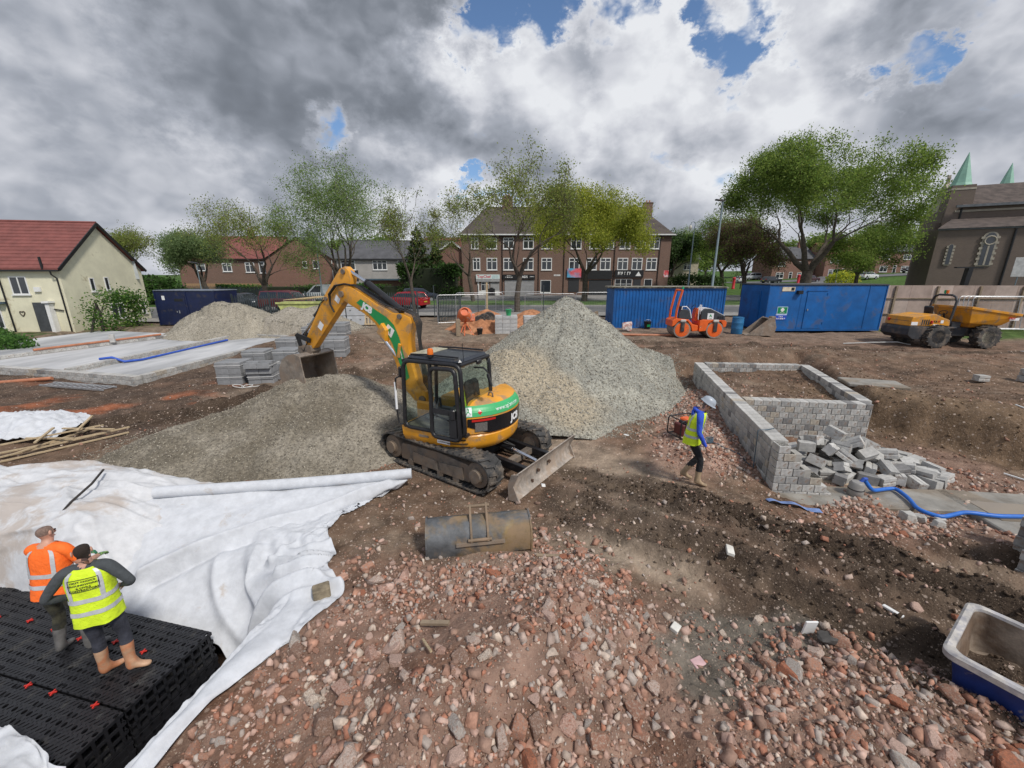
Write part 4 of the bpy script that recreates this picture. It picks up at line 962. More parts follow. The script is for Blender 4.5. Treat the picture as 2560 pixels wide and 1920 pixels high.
for x0, x1, d in ((0, .05, .02), (1.95, 1.99, .012), (5.95, 6.0, .02), (6.96, 7.02, .03)): MB().bb(x0, x1, -d, 0, .02, 2.66).obj('corner_post', BLUE2, c2)
MB().bb(-.03, 7.03, -.05, 2.9, 2.662, 2.73).obj('roof', M('cabin_roof_dark', (.06, .065, .075), .8), c2); MB().bb(0, 7, -.03, 0, .0, .12).obj('skirt', BLUE2, c2)
dr = MB().bb(2.3, 3.45, -.035, -.001, .14, 2.32).obj('door', BLUE, c2); MB().bb(2.25, 3.51, -.07, -.036, 2.33, 2.37).obj('rain_strip', BLUE2, dr)
MB().bb(2.4, 2.45, -.08, -.04, 1.2, 1.3).obj('handle', STEEL, dr)
for z in (.4, 2.1): MB().bb(3.45, 3.51, -.06, -.02, z, z + .12).obj('hinge', BLUE2, dr)
sh_ = MB().bb(-.03, -.001, .7, 1.6, .15, 2.3).obj('shutter', BLUE2, c2); MB().bb(-.045, -.03, .8, 1.5, 1.2, 2.1).obj('panel', BLUE, sh_)
fl = MB().bb(1.62, 1.88, -.22, -.001, 2.16, 2.36).obj('floodlight', BLACK, c2)
sg = MB().bb(0.75, 1.5, -.025, -.001, 2.32, 2.56).obj('notice', M('notice_cream', (.6, .52, .38), .6), c2); MB().bb(1.27, 1.45, -.03, -.025, 2.36, 2.53).obj('notice_mark', BLACK, sg)
s1 = MB().bb(0.68, 1.24, -.02, -.001, 1.02, 1.40).obj('first_aid_sign', GREENS, c2); MB().bb(.65, 1.27, -.016, -.001, 1.0, 1.43).obj('sign_border', M('border_pale', (.45, .6, .72), .5), c2)
MB().bb(0.90, 1.02, -.026, -.02, 1.14, 1.36).obj('cross', WHITE, s1); MB().bb(0.85, 1.07, -.027, -.02, 1.20, 1.30).obj('cross', WHITE, s1)
text('First aid', .085, WHITE, s1, frame_mtx((0.96, -.026, 1.075), (1, 0, 0), (0, 0, 1)))
s2 = MB().bb(0.60, 1.26, -.02, -.001, .66, 1.0).obj('office_sign', BLUES, c2)
MB().bb(.60, 1.26, -.024, -.0205, .93, 1.0).obj('header_bar', M('bar_pale', (.4, .48, .7), .5), s2); strokes(s2, .80, 1.06, -.021, .85, .07, WHITE, 3); strokes(s2, .68, 1.18, -.021, .73, .08, WHITE, 4)
cl_ = thing('storage_container', 'navy blue steel container behind the pale gravel heap', 'container', (-26.2, 30.0, .45), R(-3))
b_ = MB(); b_.bb(0, 4.5, 0, 2.4, .02, 2.5, .02); b_.obj('wall', NAVY, cl_)
for x in (0, 2.35, 4.5): MB().bb(x - .05, x + .05, -.04, 0, 0, 2.52).obj('corner_post', NAVY, cl_)
MB().bb(-.03, 4.53, -.05, 2.45, 2.502, 2.56).obj('roof', M('navy_roof', (.16, .18, .22), .7, var=.2), cl_)
d_ = MB().bb(1.35, 2.25, -.03, -.001, .1, 2.15).obj('door', NAVY, cl_); MB().bb(1.45, 2.1, -.04, -.03, 1.75, 1.95).obj('vent', BLACK, d_); MB().bb(1.5, 1.55, -.07, -.03, .95, 1.05).obj('handle', STEEL, d_); MB().bb(1.68, 1.73, -.07, -.03, .9, 1.1).obj('handle', STEEL, d_)
MB().bb(.5, .72, -.012, -.001, 1.85, 2.15).obj('notice', WHITE, cl_)

# ================================================================ hoarding and fences
PLY = M('pink_ply', (.36, .275, .235), .85, var=.15, vs=1.1, c2=(.30, .225, .19), c2s=.6)
hd = thing('hoarding', 'pinkish plywood site hoarding on timber posts behind the dumper', 'hoarding', (21.6, 26.3, 0), R(-5))
for k in range(12):
    x = k * 1.22; zb = g1(21.6 + x, 25.5, False) - .05
    for j, (z0, z1) in enumerate(((0, .95), (.96, 1.92), (1.93, 2.75))):
        MB().box((x + .61, 0, zb + (z0 + z1) / 2), (1.21, .018, z1 - z0 - .006)).obj('board', PLY if (k + j) % 3 else M('pink_ply_pale', (.42, .33, .285), .85, var=.15, vs=1.1), hd)
    if k % 2 == 0: MB().bb(x + .25, x + .36, -.115, -.010, zb - .2, zb + 2.7).obj('post', WOODD, hd)
for z in (.92, 1.9): MB().box((7.3, -.05, g1(28, 25.5, False) + z), (14.6, .08, .05)).obj('rail', WOODD, hd)
MESHW = M('fence_wire', (.33, .34, .35), .5, .5, var=.1)
def heras(x, y, rz, label, tilt=0., w=3.4, h=1.95, wires=True, z=None):
    t = thing('mesh_fence', label, 'mesh fence', (x, y, (g1(x, y) if z is None else z) + .02), (tilt, 0, rz), 'temporary mesh fence panels')
    r = .17; pts = [(0, 0, 0), (0, 0, h - r)] + [(r - r * math.cos(a), 0, h - r + r * math.sin(a)) for a in (.4, .8, 1.2, 1.57)] + [(w - r + r * math.sin(a), 0, h - r + r * math.cos(a)) for a in (0, .4, .8, 1.2, 1.57)] + [(w, 0, 0)]
    MB().tube(pts, .021, 6).obj('frame', STEEL, t, smooth=50); MB().cyl((0, 0, .12), (w, 0, .12), .018, n=6).obj('rail', STEEL, t)
    if wires:
        m = MB()
        for k in range(1, int(w / .17)): m.cyl((k * .17, 0, .12), (k * .17, 0, h), .0028, n=3, caps=False)
        for k in range(1, 8): m.cyl((0, 0, .12 + k * .24), (w, 0, .12 + k * .24), .0028, n=3, caps=False)
        m.obj('wire_mesh', MESHW, t, recalc=False)
    return t
for k in range(4): heras(27.6 + .14 * k, 25.0 - .13 * k, R(-5), 'steel mesh fence panel leaning in a stack against the hoarding', R(-6), 3.4, 2.05, k == 0)
heras(-5.0, 27.2, R(22), 'mesh fence panel beside the cement mixer'); heras(-4.0, 29.0, R(10), 'mesh fence panel behind the orange sand'); heras(-1.2, 30.2, R(-2), 'mesh fence panel behind the gravel peak by the tree'); heras(.9, 28.6, R(3), 'leaning mesh fence panel behind the gravel peak', R(4), 3.5); heras(4.6, 29.4, R(4), 'mesh fence panel at the ribbed container end')
FENCE = M('palisade_steel', (.055, .07, .075), .5, .3, var=.2)
def palisade(A, B, label, h=1.9):
    A, B = Vector(A), Vector(B); d = (B - A); n = max(1, int(d.length / 2.7)); rz = math.atan2(d.y, d.x); st = d.length / n
    t = thing('palisade_fence', label, 'fence', (A.x, A.y, 0), rz)
    for k in range(n + 1):
        q = A + d * (k / n); z = g1(q.x, q.y, False); MB().bb(k * st - .045, k * st + .045, -.05, .05, z - .2, z + h + .1).obj('post', FENCE, t)
        if k == n: break
        m = MB()
        for zz in (.35, h - .3): m.bb(k * st, k * st + st, -.02, .02, z + zz, z + zz + .05)
        for j in range(int(st / .17)):
            x = k * st + .1 + j * .17; m.prism([(x - .035, z + .05), (x + .035, z + .05), (x + .035, z + h - .1), (x, z + h + .05), (x - .035, z + h - .1)], -.045, -.03)
        m.obj('pale_panel', FENCE, t, recalc=False)
palisade((-21.4, 31.2), (-7.2, 31.0), 'dark steel palisade fence behind the gravel heaps'); palisade((-5.2, 28.4), (-3.9, 30.6), 'short run of palisade at the site gate by the mixer')
palisade((-38, 45.0), (-25, 41), 'far palisade fence by the side road')
def post(x, y, h, w, label, mat=WOOD, cat='post', name='timber_post'):
    o = MB().bb(-w / 2, w / 2, -w / 2, w / 2, 0, h, .008).obj(name, mat, None, (x, y, g1(x, y, False) - .05), recalc=False); tag(o, label, cat); return o
post(-1.9, 31.0, 2.7, .13, 'pale timber gate post behind the sand heap'); post(14.0, 27.0, 2.2, .12, 'pale timber post between the two blue cabins'); 
for k, (x, y) in enumerate(((-5.9, 30.9), (-2.6, 31.2), (2.4, 31.1))): post(x, y, 2.5, .06, ('dark steel post at the gate', 'thin dark fence post by the gate post', 'thin dark fence post beside the roadside tree')[k], FENCE, 'post', 'steel_post')
# ================================================================ excavator
YEL = M('digger_yellow', (.72, .315, .022), .38, var=.08, vs=3, dirt=(.33, .215, .12), da=.36, ds=2.6, coat=.1)
DYEL = M('dumper_yellow', (.62, .27, .02), .42, var=.1, vs=3, dirt=(.32, .20, .11), da=.40, ds=2.4)
DBLK = M('frame_black', (.013, .013, .015), .4, var=.2, vs=4, dirt=(.06, .05, .042), da=.15)
RUB = M('track_rubber', (.045, .044, .043), .85, var=.25, vs=7, dirt=(.17, .14, .11), da=.48, ds=4, bump=.004)
MUDST = M('muddy_steel', (.17, .145, .12), .75, .2, var=.3, vs=4, dirt=(.20, .145, .10), da=.6, ds=3, bump=.005, bs=30)
BLADE = M('worn_blade', (.40, .35, .30), .6, .35, var=.28, vs=5, dirt=(.32, .245, .185), da=.4, ds=2.2, bump=.004)
CHROME = M('chrome_rod', (.62, .63, .66), .18, 1., var=.03)
GREEN_D = M('decal_green', (.012, .27, .07), .4, var=.05)
HOSE = M('rubber_hose', (.018, .017, .016), .6, var=.2)
RED_L = M('red_lens', (.5, .02, .015), .3, var=.05); ORANGE_L = M('amber_lens', (.75, .16, .01), .25, var=.08)
GLS = clear_glass()
EC = (-1.02, 8.36); ez = g1(*EC, False) + .02
ex = thing('mini_excavator', 'yellow tracked mini excavator with black cab and raised arm', 'excavator', (*EC, ez), R(145.2))
UP = R(9)
def up(o): o.rotation_euler = (0, 0, UP); return o
# --- undercarriage
def track_path(n=120):
    r, hl, zc = .335, 1.20, .365; P = []
    per = 4 * hl + 2 * math.pi * r
    for k in range(n):
        s = per * k / n
        if s < 2 * hl: P.append((-hl + s, zc + r - .018 * math.sin(math.pi * s / (2 * hl)), 0, 1))
        elif s < 2 * hl + math.pi * r: a = (s - 2 * hl) / r; P.append((hl + r * math.sin(a), zc + r * math.cos(a), math.sin(a), math.cos(a)))
        elif s < 4 * hl + math.pi * r: P.append((hl - (s - 2 * hl - math.pi * r), zc - r, 0, -1))
        else: a = (s - 4 * hl - math.pi * r) / r; P.append((-hl - r * math.sin(a), zc - r * math.cos(a), -math.sin(a), -math.cos(a)))
    return P
TP = track_path(132)
for side in (1, -1):
    y = side * .925; mb = MB(); o = 0
    for x, z, nx_, nz_ in TP:
        mb.v += [(x, y - .22, z), (x, y + .22, z), (x - nx_ * .028, y + .22, z - nz_ * .028), (x - nx_ * .028, y - .22, z - nz_ * .028)]
    n = len(TP)
    for k in range(n):
        a, b = k * 4, ((k + 1) % n) * 4
        for q in range(4): mb.f.append((a + q, a + (q + 1) % 4, b + (q + 1) % 4, b + q))
    tr = mb.obj('track', RUB, ex)
    lg = MB()
    for k in range(0, n, 3):
        x, z, nx_, nz_ = TP[k]; tdir = Vector((nz_, 0, -nx_)); nn = Vector((nx_, 0, nz_))
        for sg in (-1, 1):
            off = (.5 if sg > 0 else 0) * 1.5 * .045
            a = Vector((x, y + sg * .21, z)) + tdir * (off + .035 * 1) + nn * .014; b = Vector((x, y - sg * .02, z)) + tdir * (off - .035) + nn * .014
            lg.beam(a, b, .042, .036, nn)
    lg.obj('tread', RUB, tr, recalc=False)
    il = MB()
    for k in range(0, n, 2):
        x, z, nx_, nz_ = TP[k]; il.box((x - nx_ * .036, y, z - nz_ * .036), (.03, .40, .02), Matrix(((nz_, 0, nx_), (0, 1, 0), (-nx_, 0, nz_))))
    il.obj('drive_lugs', RUB, tr, recalc=False)
    fr = MB().prism([(-.98, .14), (.95, .14), (1.0, .30), (.92, .50), (-.2, .56), (-.95, .50), (-1.0, .3)], y - .13, y + .13); fr.obj('track_frame', MUDST, ex, bevel=.015)
    MB().prism([(-.85, .16), (-.25, .16), (-.22, .36), (-.83, .42)], y + side * .13, y + side * .165).obj('frame_plate', MUDST, ex); MB().prism([(-.15, .16), (.55, .16), (.55, .40), (-.13, .36)], y + side * .13, y + side * .165).obj('frame_plate', MUDST, ex)
    for x, nm in ((1.19, 'drive_sprocket'), (-1.19, 'idler_wheel')):
        w_ = MB().lathe([(.10, -.16), (.25, -.15), (.27, -.08), (.27, .08), (.25, .15), (.16, .16), (.15, .19)], (x, y, .365), 20, 'y'); w_.obj(nm, MUDST, ex, smooth=40)
        MB().cyl((x, y, .365), (x, y + side * .24, .365), .14, .13, 16).obj('hub', MUDST, ex, smooth=40)
    for x in (-.65, -.22, .22, .65): MB().cyl((x, y - .16, .12), (x, y + .16, .12), .085, n=12).obj('track_roller', MUDST, ex, smooth=40)
cb = MB().prism([(-.7, .25), (.7, .25), (.6, .6), (-.6, .6)], -.8, .8); cb.obj('car_body', DBLK, ex, bevel=.03)
MB().cyl((0, 0, .6), (0, 0, .70), .48, n=28).obj('slew_ring', MUDST, ex, smooth=40)
# --- dozer blade
prf = [(-2.02, .04), (-1.93, .10), (-1.885, .22), (-1.89, .36), (-1.96, .52), (-2.0, .55), (-1.97, .55), (-1.85, .40), (-1.835, .22), (-1.87, .06), (-1.98, .0)]
bl = MB().prism(prf, -1.33, .93).obj('dozer_blade', BLADE, ex, smooth=40)
for y in (-1.33, .93): MB().prism([(-2.05, .02), (-1.82, .0), (-1.80, .3), (-1.88, .52), (-2.03, .56), (-1.92, .30)], y - .012, y + .012).obj('end_plate', BLADE, bl)
for y in (-.55, .30):
    MB().beam((-.5, y, .40), (-1.84, y, .30), .10, .17, bev=.01).obj('blade_arm', DBLK, ex)
MB().beam((-1.35, -.5, .34), (-1.35, .25, .34), .14, .12).obj('blade_crossbar', MUDST, ex)
MB().cyl((-.55, -.1, .55), (-1.2, -.1, .47), .075, n=12).obj('blade_cylinder', DBLK, ex, smooth=40); MB().cyl((-1.2, -.1, .47), (-1.78, -.1, .36), .04, n=10).obj('blade_rod', CHROME, ex, smooth=40)
hs_ = MB()
for k in (-.03, .04): hs_.tube([(-.5, k, .7), (-.8, k + .03, .72), (-1.1, k - .02, .62), (-1.25, -.1, .56)], .013, 6)
hs_.obj('blade_hose', HOSE, ex, smooth=60)
for k, (y, z, s) in enumerate(((-.35, .30, .055), (.08, .28, .05), (.3, .14, .04))):
    v, f = STONES_M[k]; MB().add([(-1.93 + p[0] * s * .7, y + p[1] * s * 1.2, z + p[2] * s * 1.5) for p in v], [tuple(q) for q in f]).obj('mud_clod', M('clod', (.10, .06, .04), .95), bl)
# --- house (upper structure)
def plan_arc(r, a0, a1, n, sx=1.0): return [(r * math.cos(R(a)) * sx, r * math.sin(R(a))) for a in np.linspace(a0, a1, n)]
def skirt_ring(r, l, fs):
    P = [(fs - .06, l), (fs, l - .06), (fs, -l + .06), (fs - .06, -l)]
    a = math.degrees(math.asin(min(1, l / r)))
    return [(x, y) for x, y in plan_arc(r, 180 - a, 180 + a, 25)][::1][::-1] + [] , P
def house_ring(r, l, fs, z):
    a = math.degrees(math.asin(min(.999, l / r))); arc = plan_arc(r, 180 + a, 180 - a, 27)
    return [(x, y, z) for x, y in arc + [(fs - .07, l), (fs, l - .07), (fs, -l + .07), (fs - .07, -l)]]
sk = MB().loft([house_ring(1.02, .98, .86, .64), house_ring(1.10, 1.03, .92, .70), house_ring(1.15, 1.06, .94, .80), house_ring(1.16, 1.065, .95, .96), house_ring(1.14, 1.05, .94, .985)])
house = up(sk.obj('house_skirt', YEL, ex, smooth=35))
for k in range(3): # vents in skirt at rear quarter
    vb = MB(); a0, a1 = 100, 118
    for a in np.linspace(a0, a1 - k * 2, 6): pass
    ring = [[(1.166 * math.cos(R(a)), 1.166 * math.sin(R(a)), .74 + k * .075 + dz) for a in np.linspace(104, 126 - k * 2, 8)] for dz in (0, .022)]
    vb.loft([ring[0], ring[1]], caps=False, closed=False); vb.obj('vent_slot', DBLK, house, recalc=False)
# counterweight and hood behind the cab
def cw_ring(r, z, front=-.62, lft=1.055, rgt=-1.055):
    a0 = math.degrees(math.acos(max(-1, front / r))); a1 = 360 - a0
    arc = plan_arc(r, a0, a1, 31)
    return [(x, y, z) for x, y in arc] + [(front + .0, rgt * .3, z), (front, lft * .3, z)]
cw = MB().loft([cw_ring(1.13, .985), cw_ring(1.165, 1.02), cw_ring(1.165, 1.36), cw_ring(1.14, 1.46), cw_ring(1.08, 1.55, -.60), cw_ring(.98, 1.61, -.58), cw_ring(.80, 1.645, -.56)])
cwo = up(cw.obj('counterweight', YEL, ex, smooth=30))
def curved_patch(mb, rfun, edge, n=16, off=.008):
    """quad strip on the tail: edge(a) gives (z0,z1) for angle a in degrees"""
    A0, A1, fz = edge; m = 6; o = len(mb.v)
    for a in np.linspace(A0, A1, n):
        z0, z1 = fz(a)
        for z in np.linspace(z0, z1, m): r = rfun(z) + off; mb.v.append((r * math.cos(R(a)), r * math.sin(R(a)), z))
    for i in range(n - 1):
        for j in range(m - 1): mb.f.append((o + i * m + j, o + (i + 1) * m + j, o + (i + 1) * m + j + 1, o + i * m + j + 1))
    return mb
rf_ = lambda z: .008 + float(np.interp(z, [.98, 1.02, 1.36, 1.46, 1.55, 1.61], [1.13, 1.165, 1.165, 1.14, 1.08, .98]))
def panel_z(a): 
    t = (a - 124) / 90; return (1.02 + .16 * max(0, 1 - t * 4.5) + .16 * max(0, (t - .78) * 4.5), 1.335)
pn = curved_patch(MB(), rf_, (124, 214, panel_z), 24, .007).obj('rear_grille', M('gloss_black', (.01, .01, .012), .25, var=.1), cwo, recalc=False)
curved_patch(MB(), rf_, (128, 152, lambda a: (1.275, 1.318)), 10, .014).obj('tail_light', RED_L, pn, recalc=False)
curved_patch(MB(), rf_, (131, 143, lambda a: (1.07, 1.25)), 6, .012).obj('grille_mesh', M('grille_grey', (.12, .11, .10), .7, var=.3, vs=40), pn, recalc=False)
gr_ = curved_patch(MB(), rf_, (119, 205, lambda a: (1.372, 1.565)), 30, .008).obj('green_decal', M('decal_green_sky_sheen', (.05, .40, .14), .4, var=.04), cwo, recalc=False)  # same green as the boom decal, lightened to paint in the sky's reflection
WHT = M('decal_white', (.8, .8, .8), .4, var=.03)
def bent_text(s, size, a0, z, rr, parent, mat=WHT, bold=0., rot=0.):
    o = text(s, size, mat, parent, Matrix.Rotation(rot, 4, 'Z'), bold=bold, ext=.0)
    for v in o.data.vertices:
        zz = z + v.co.y; r = rf_(zz) + rr; a = R(a0) + v.co.x / r; v.co = (r * math.cos(a), r * math.sin(a), zz)
    return o
bent_text('www.aplant.com', .11, 172, 1.465, .011, gr_)
bent_text('JCB', .20, 181, 1.18, .013, pn, bold=.012)
curved_patch(MB(), rf_, (121.5, 128.5, lambda a: (1.385, 1.545)), 4, .009).obj('logo_panel', WHT, gr_, recalc=False); bent_text('A', .13, 125, 1.475, .012, gr_, GREEN_D, .006); bent_text('PLANT', .03, 125, 1.402, .012, gr_, GREEN_D)
curved_patch(MB(), rf_, (134, 138.6, lambda a: (1.45 - .05 * (1 - abs(a - 136.3) / 2.3), 1.45 + .05 * (1 - abs(a - 136.3) / 2.3))), 9, .010).obj('hazard_mark', RED_L, gr_, recalc=False)
up(MB().bb(-.62, .78, -1.05, -.09, .985, 1.34, .06).obj('side_hood', YEL, ex)); up(MB().bb(-.62, -.05, -.95, -.15, 1.335, 1.46, .05).obj('engine_cover', YEL, ex))
lp = MB(); lp.tube([(-.74, .30, 1.62), (-.76, .30, 1.70), (-.80, .30, 1.73), (-.84, .30, 1.70), (-.85, .30, 1.60)], .018, 8); up(lp.obj('lifting_eye', MUDST, ex))
sp = up(MB().bb(-.30, .0, 1.064, 1.075, .775, .845).obj('data_plate', WHT, ex)); up(MB().bb(.22, .45, 1.062, 1.072, .83, .875).obj('data_plate', M('plate_brown', (.25, .2, .15), .6), ex))
MB().bb(-.28, -.02, 1.0755, 1.077, .80, .81).obj('print_line', DBLK, sp); MB().bb(-.28, -.08, 1.0755, 1.077, .82, .828).obj('print_line', DBLK, sp)
# --- cab
cabz0, cabz1 = .985, 2.44
def loop(pts, r, name, mat=DBLK, closed=True, parent=None, n=8): 
    o = MB().tube(pts, r, n, closed=closed).obj(name, mat, parent or ex, smooth=50); return up(o) if parent is None else o
def rounded(poly, rad, seg=4):
    out = []; n = len(poly)
    for i in range(n):
        p, a, b = Vector(poly[i]), Vector(poly[i - 1]), Vector(poly[(i + 1) % n]); u = (a - p).normalized(); w = (b - p).normalized()
        q0, q1 = p + u * rad, p + w * rad
        for k in range(seg + 1): t = k / seg; out.append((q0 * (1 - t) ** 2 + p * 2 * t * (1 - t) + q1 * t * t)[:])
    return out
LF, RT = 1.06, -.02
for l in (LF, RT):
    pts = rounded([(.80, .99), (.74, 2.38), (-.58, 2.40), (-.66, 1.0)], .16); loop([(s, l, z) for s, z in pts], .042, 'cab_frame')
loop([(.12, LF, .99), (.10, LF, 2.38)], .038, 'cab_post', closed=False)
for s, z in ((.74, 2.37), (-.58, 2.39), (.80, 1.0), (-.65, 1.02)): loop([(s, LF, z), (s, RT, z)], .04, 'cab_crossbar', closed=False)
roof = MB().box((.05, .52, 2.435), (1.26, 1.02, .11), None, .05); rfo = up(roof.obj('cab_roof', M('roof_dark', (.022, .026, .034), .28, var=.15, vs=2, dirt=(.12, .10, .08), da=.12), ex, recalc=False)); MB().box((.50, .52, 2.495), (.34, .80, .012), None).obj('roof_window', M('roof_glass', (.45, .42, .30), .3, var=.35, vs=9), rfo)
for l in (.06, .98): MB().tube([(.6, l, 2.50), (.2, l, 2.52), (-.5, l, 2.52)], .018, 6).obj('roof_rail', DBLK, rfo)
bc = up(MB().cyl((.13, .98, 2.48), (.13, .98, 2.535), .062, n=14).obj('beacon_base', DBLK, ex)); MB().lathe([(.06, 0), (.058, .08), (.045, .11), (.0, .12)], (.13, .98, 2.535), 14).obj('beacon', ORANGE_L, bc, smooth=40)
# door: rear half of the left side
dpts = rounded([(.075, .92), (.065, 2.30), (-.50, 2.32), (-.585, .92)], .13); DL = LF + .055
door = loop([(s, DL, z) for s, z in dpts], .042, 'door')
def pane(pts, name='glass', parent=None):
    o = MB().add(pts, [tuple(range(len(pts)))]).obj(name, GLS, parent or ex, recalc=False); return up(o) if parent is None else o
pane([(s, DL, z) for s, z in ((.06, 1.52), (.06, 2.29), (-.50, 2.30), (-.545, 1.52))], 'door_glass', door); pane([(s, DL, z) for s, z in ((.06, .95), (.06, 1.40), (-.55, 1.40), (-.58, .95))], 'door_glass', door)
MB().beam((.06, DL, 1.46), (-.55, DL, 1.46), .03, .11).obj('door_rail', DBLK, door); MB().box((-.43, DL, 1.16), (.20, .05, .42), None, .03).obj('door_lock_panel', DBLK, door, recalc=False); MB().box((-.45, DL + .05, 1.45), (.12, .06, .22), None, .03).obj('door_handle', DBLK, door, recalc=False)
MB().tube([(0, DL + .01, 1.38), (-.2, DL - .05, 1.30), (-.34, DL, 1.30)], .02, 6).obj('grab_bar', DBLK, door)
pane([(s, RT, z) for s, z in ((.76, 1.05), (.72, 2.34), (-.56, 2.36), (-.62, 1.4))], 'side_glass'); pane([(-.64, LF - .05, 1.45), (-.60, LF - .05, 2.32), (-.60, RT + .05, 2.32), (-.64, RT + .05, 1.45)], 'rear_glass')
pane([(.80, LF - .05, 1.05), (.75, LF - .05, 2.30), (.75, RT + .05, 2.30), (.80, RT + .05, 1.05)], 'windscreen'); pane([(s, LF, z) for s, z in ((.76, 1.03), (.765, 1.42), (.14, 1.42), (.14, 1.03))], 'side_glass')
up(MB().bb(-.62, .80, .0, 1.05, .98, 1.03).obj('cab_floor', M('cab_mat', (.10, .09, .08), .9, var=.3, vs=6, dirt=(.2, .17, .13), da=.5), ex)); up(MB().bb(-.64, -.60, .02, 1.04, 1.03, 1.44).obj('rear_panel', DBLK, ex))
seat = up(MB().box((-.30, .50, 1.36), (.46, .50, .14), None, .05).obj('seat', M('seat_vinyl', (.02, .022, .022), .7), ex, recalc=False)); MB().box((-.50, .50, 1.70), (.14, .46, .60), Matrix.Rotation(.15, 3, 'Y'), .06).obj('seat_back', MATS['seat_vinyl'], seat, recalc=False); MB().bb(-.5, -.1, .3, .7, 1.03, 1.30).obj('seat_base', DBLK, seat)
for l in (.18, .82):
    cs_ = up(MB().box((-.12, l, 1.38), (.45, .16, .16), None, .03).obj('arm_console', DBLK, ex, recalc=False)); MB().cyl((.05, l, 1.45), (.08, l, 1.63), .018, .028, 8).obj('joystick', DBLK, cs_)
lv = MB()
for l in (.42, .58): lv.tube([(.50, l, 1.03), (.45, l, 1.25), (.38, l, 1.50)], .013, 6); lv.box((.52, l, 1.06), (.22, .10, .04), Matrix.Rotation(-.3, 3, 'Y'))
up(lv.obj('travel_pedals', M('pedal_grey', (.20, .20, .20), .6), ex)); up(MB().box((-.44, .62, 1.62), (.05, .38, .40), Matrix.Rotation(.15, 3, 'Y'), .02).obj('green_seat_panel', M('seat_panel_green', (.55, .75, .02), .7), ex, recalc=False))  # pedals, and a thin yellow-green panel on the seat back
mr = up(MB().tube([(-.62, .62, 2.28), (-.86, .66, 2.30), (-.95, .66, 2.22)], .016, 6).obj('mirror_arm', DBLK, ex)); MB().box((-.98, .66, 2.08), (.05, .17, .26), Matrix.Rotation(.35, 3, 'Y') @ Matrix.Rotation(.5, 3, 'Z'), .02).obj('mirror', DBLK, mr, recalc=False)
up(MB().cyl((-.60, .95, 2.45), (-.58, .95, 2.80), .006, n=5).obj('antenna', DBLK, ex)); up(MB().box((-.63, .45, 2.36), (.06, .16, .09), None, .02).obj('work_light', DBLK, ex, recalc=False))
hr = up(MB().tube([(.84, 1.08, 2.05), (.93, 1.10, 2.0), (.95, 1.10, 1.7), (.95, 1.10, 1.25), (.93, 1.09, 1.05), (.84, 1.06, 1.02)], .018, 8).obj('grab_rail', DBLK, ex, smooth=50)); MB().tube([(.952, 1.10, 1.92), (.954, 1.10, 1.35)], .024, 8).obj('white_sleeve', WHT, hr, smooth=50); up(MB().box((.86, .98, 2.12), (.08, .16, .22), None, .02).obj('front_mirror', DBLK, ex, recalc=False))
# --- boom, dipper, bucket, in the vertical plane l = -0.12
BL = -.12
def arm(poly, w, name, mat=YEL, bev=.02): return up(MB().prism(poly, BL - w / 2, BL + w / 2).obj(name, mat, ex, bevel=bev, smooth=30))
up(MB().bb(.80, 1.30, -.34, .10, .80, 1.20, .04).obj('king_post', YEL, ex, recalc=False)); up(MB().cyl((1.12, BL, .72), (1.12, BL, 1.42), .14, n=16).obj('swing_pivot', YEL, ex, smooth=40))
boom = arm([(3.52, 3.57), (3.30, 3.74), (3.12, 3.74), (2.8, 3.60), (2.35, 3.36), (1.9, 3.17), (1.60, 3.16), (1.38, 3.08), (1.36, 2.96), (1.46, 2.70), (1.48, 2.40), (1.42, 2.0), (1.30, 1.60), (1.05, 1.28), (1.14, 1.10), (1.40, 1.16), (1.66, 1.40), (1.80, 1.75), (1.92, 2.08), (2.04, 2.36), (2.12, 2.56), (2.30, 2.74), (2.44, 2.92), (2.74, 3.12), (3.40, 3.42)], .26, 'boom')
gy = BL + .131 + .004
MB().add([(s, gy, z) for s, z in ((2.95, 3.37), (2.80, 3.46), (2.4, 3.24), (2.05, 3.07), (1.85, 2.9), (1.72, 2.62), (1.62, 2.2), (1.50, 1.7), (1.62, 1.62), (1.78, 2.05), (1.93, 2.45), (2.08, 2.70), (2.4, 2.98), (2.7, 3.22))], [tuple(range(14))]).obj('green_decal', GREEN_D, boom, recalc=False)
text('JCB', .20, WHT, boom, frame_mtx((2.62, gy + .004, 3.25), (-.87, 0, -.43), (-.43, 0, .87)), bold=.012)
lgp = MB().add([(s, gy + .003, z) for s, z in ((2.14, 2.77), (2.02, 2.92), (1.84, 2.78), (1.96, 2.60))], [(0, 1, 2, 3)]).obj('logo_panel', WHT, boom, recalc=False); text('A', .15, GREEN_D, lgp, frame_mtx((1.99, gy + .007, 2.77), (-.75, 0, -.66), (-.66, 0, .75)), bold=.006)
text('www.aplant.com', .07, WHT, boom, frame_mtx((1.66, gy + .004, 2.12), (-.24, 0, -.97), (-.97, 0, .24)))
for s, z, r in ((3.40, 3.56, .075), (1.66, 3.10, .06), (2.20, 2.62, .06), (1.16, 1.22, .09)): MB().cyl((s, BL - .17, z), (s, BL + .17, z), r, n=14).obj('pin', MUDST, boom, smooth=40)
up(MB().prism([(2.30, 2.72), (2.06, 2.52), (2.02, 2.78), (2.14, 2.94)], BL + .13, BL + .24).obj('cylinder_lug', YEL, ex, bevel=.012)); up(MB().box((1.74, BL + .15, 2.32), (.07, .05, .34), Matrix.Rotation(-.2, 3, 'Y'), .012).obj('tool_bracket', YEL, ex, recalc=False))
dip = arm([(3.42, 4.15), (3.26, 4.20), (3.14, 4.10), (3.10, 3.92), (3.16, 3.62), (3.46, 3.33), (4.09, 2.72), (4.66, 2.16), (4.82, 2.08), (4.98, 2.18), (4.96, 2.34), (4.67, 2.72), (3.99, 3.58)], .20, 'dipper_arm')
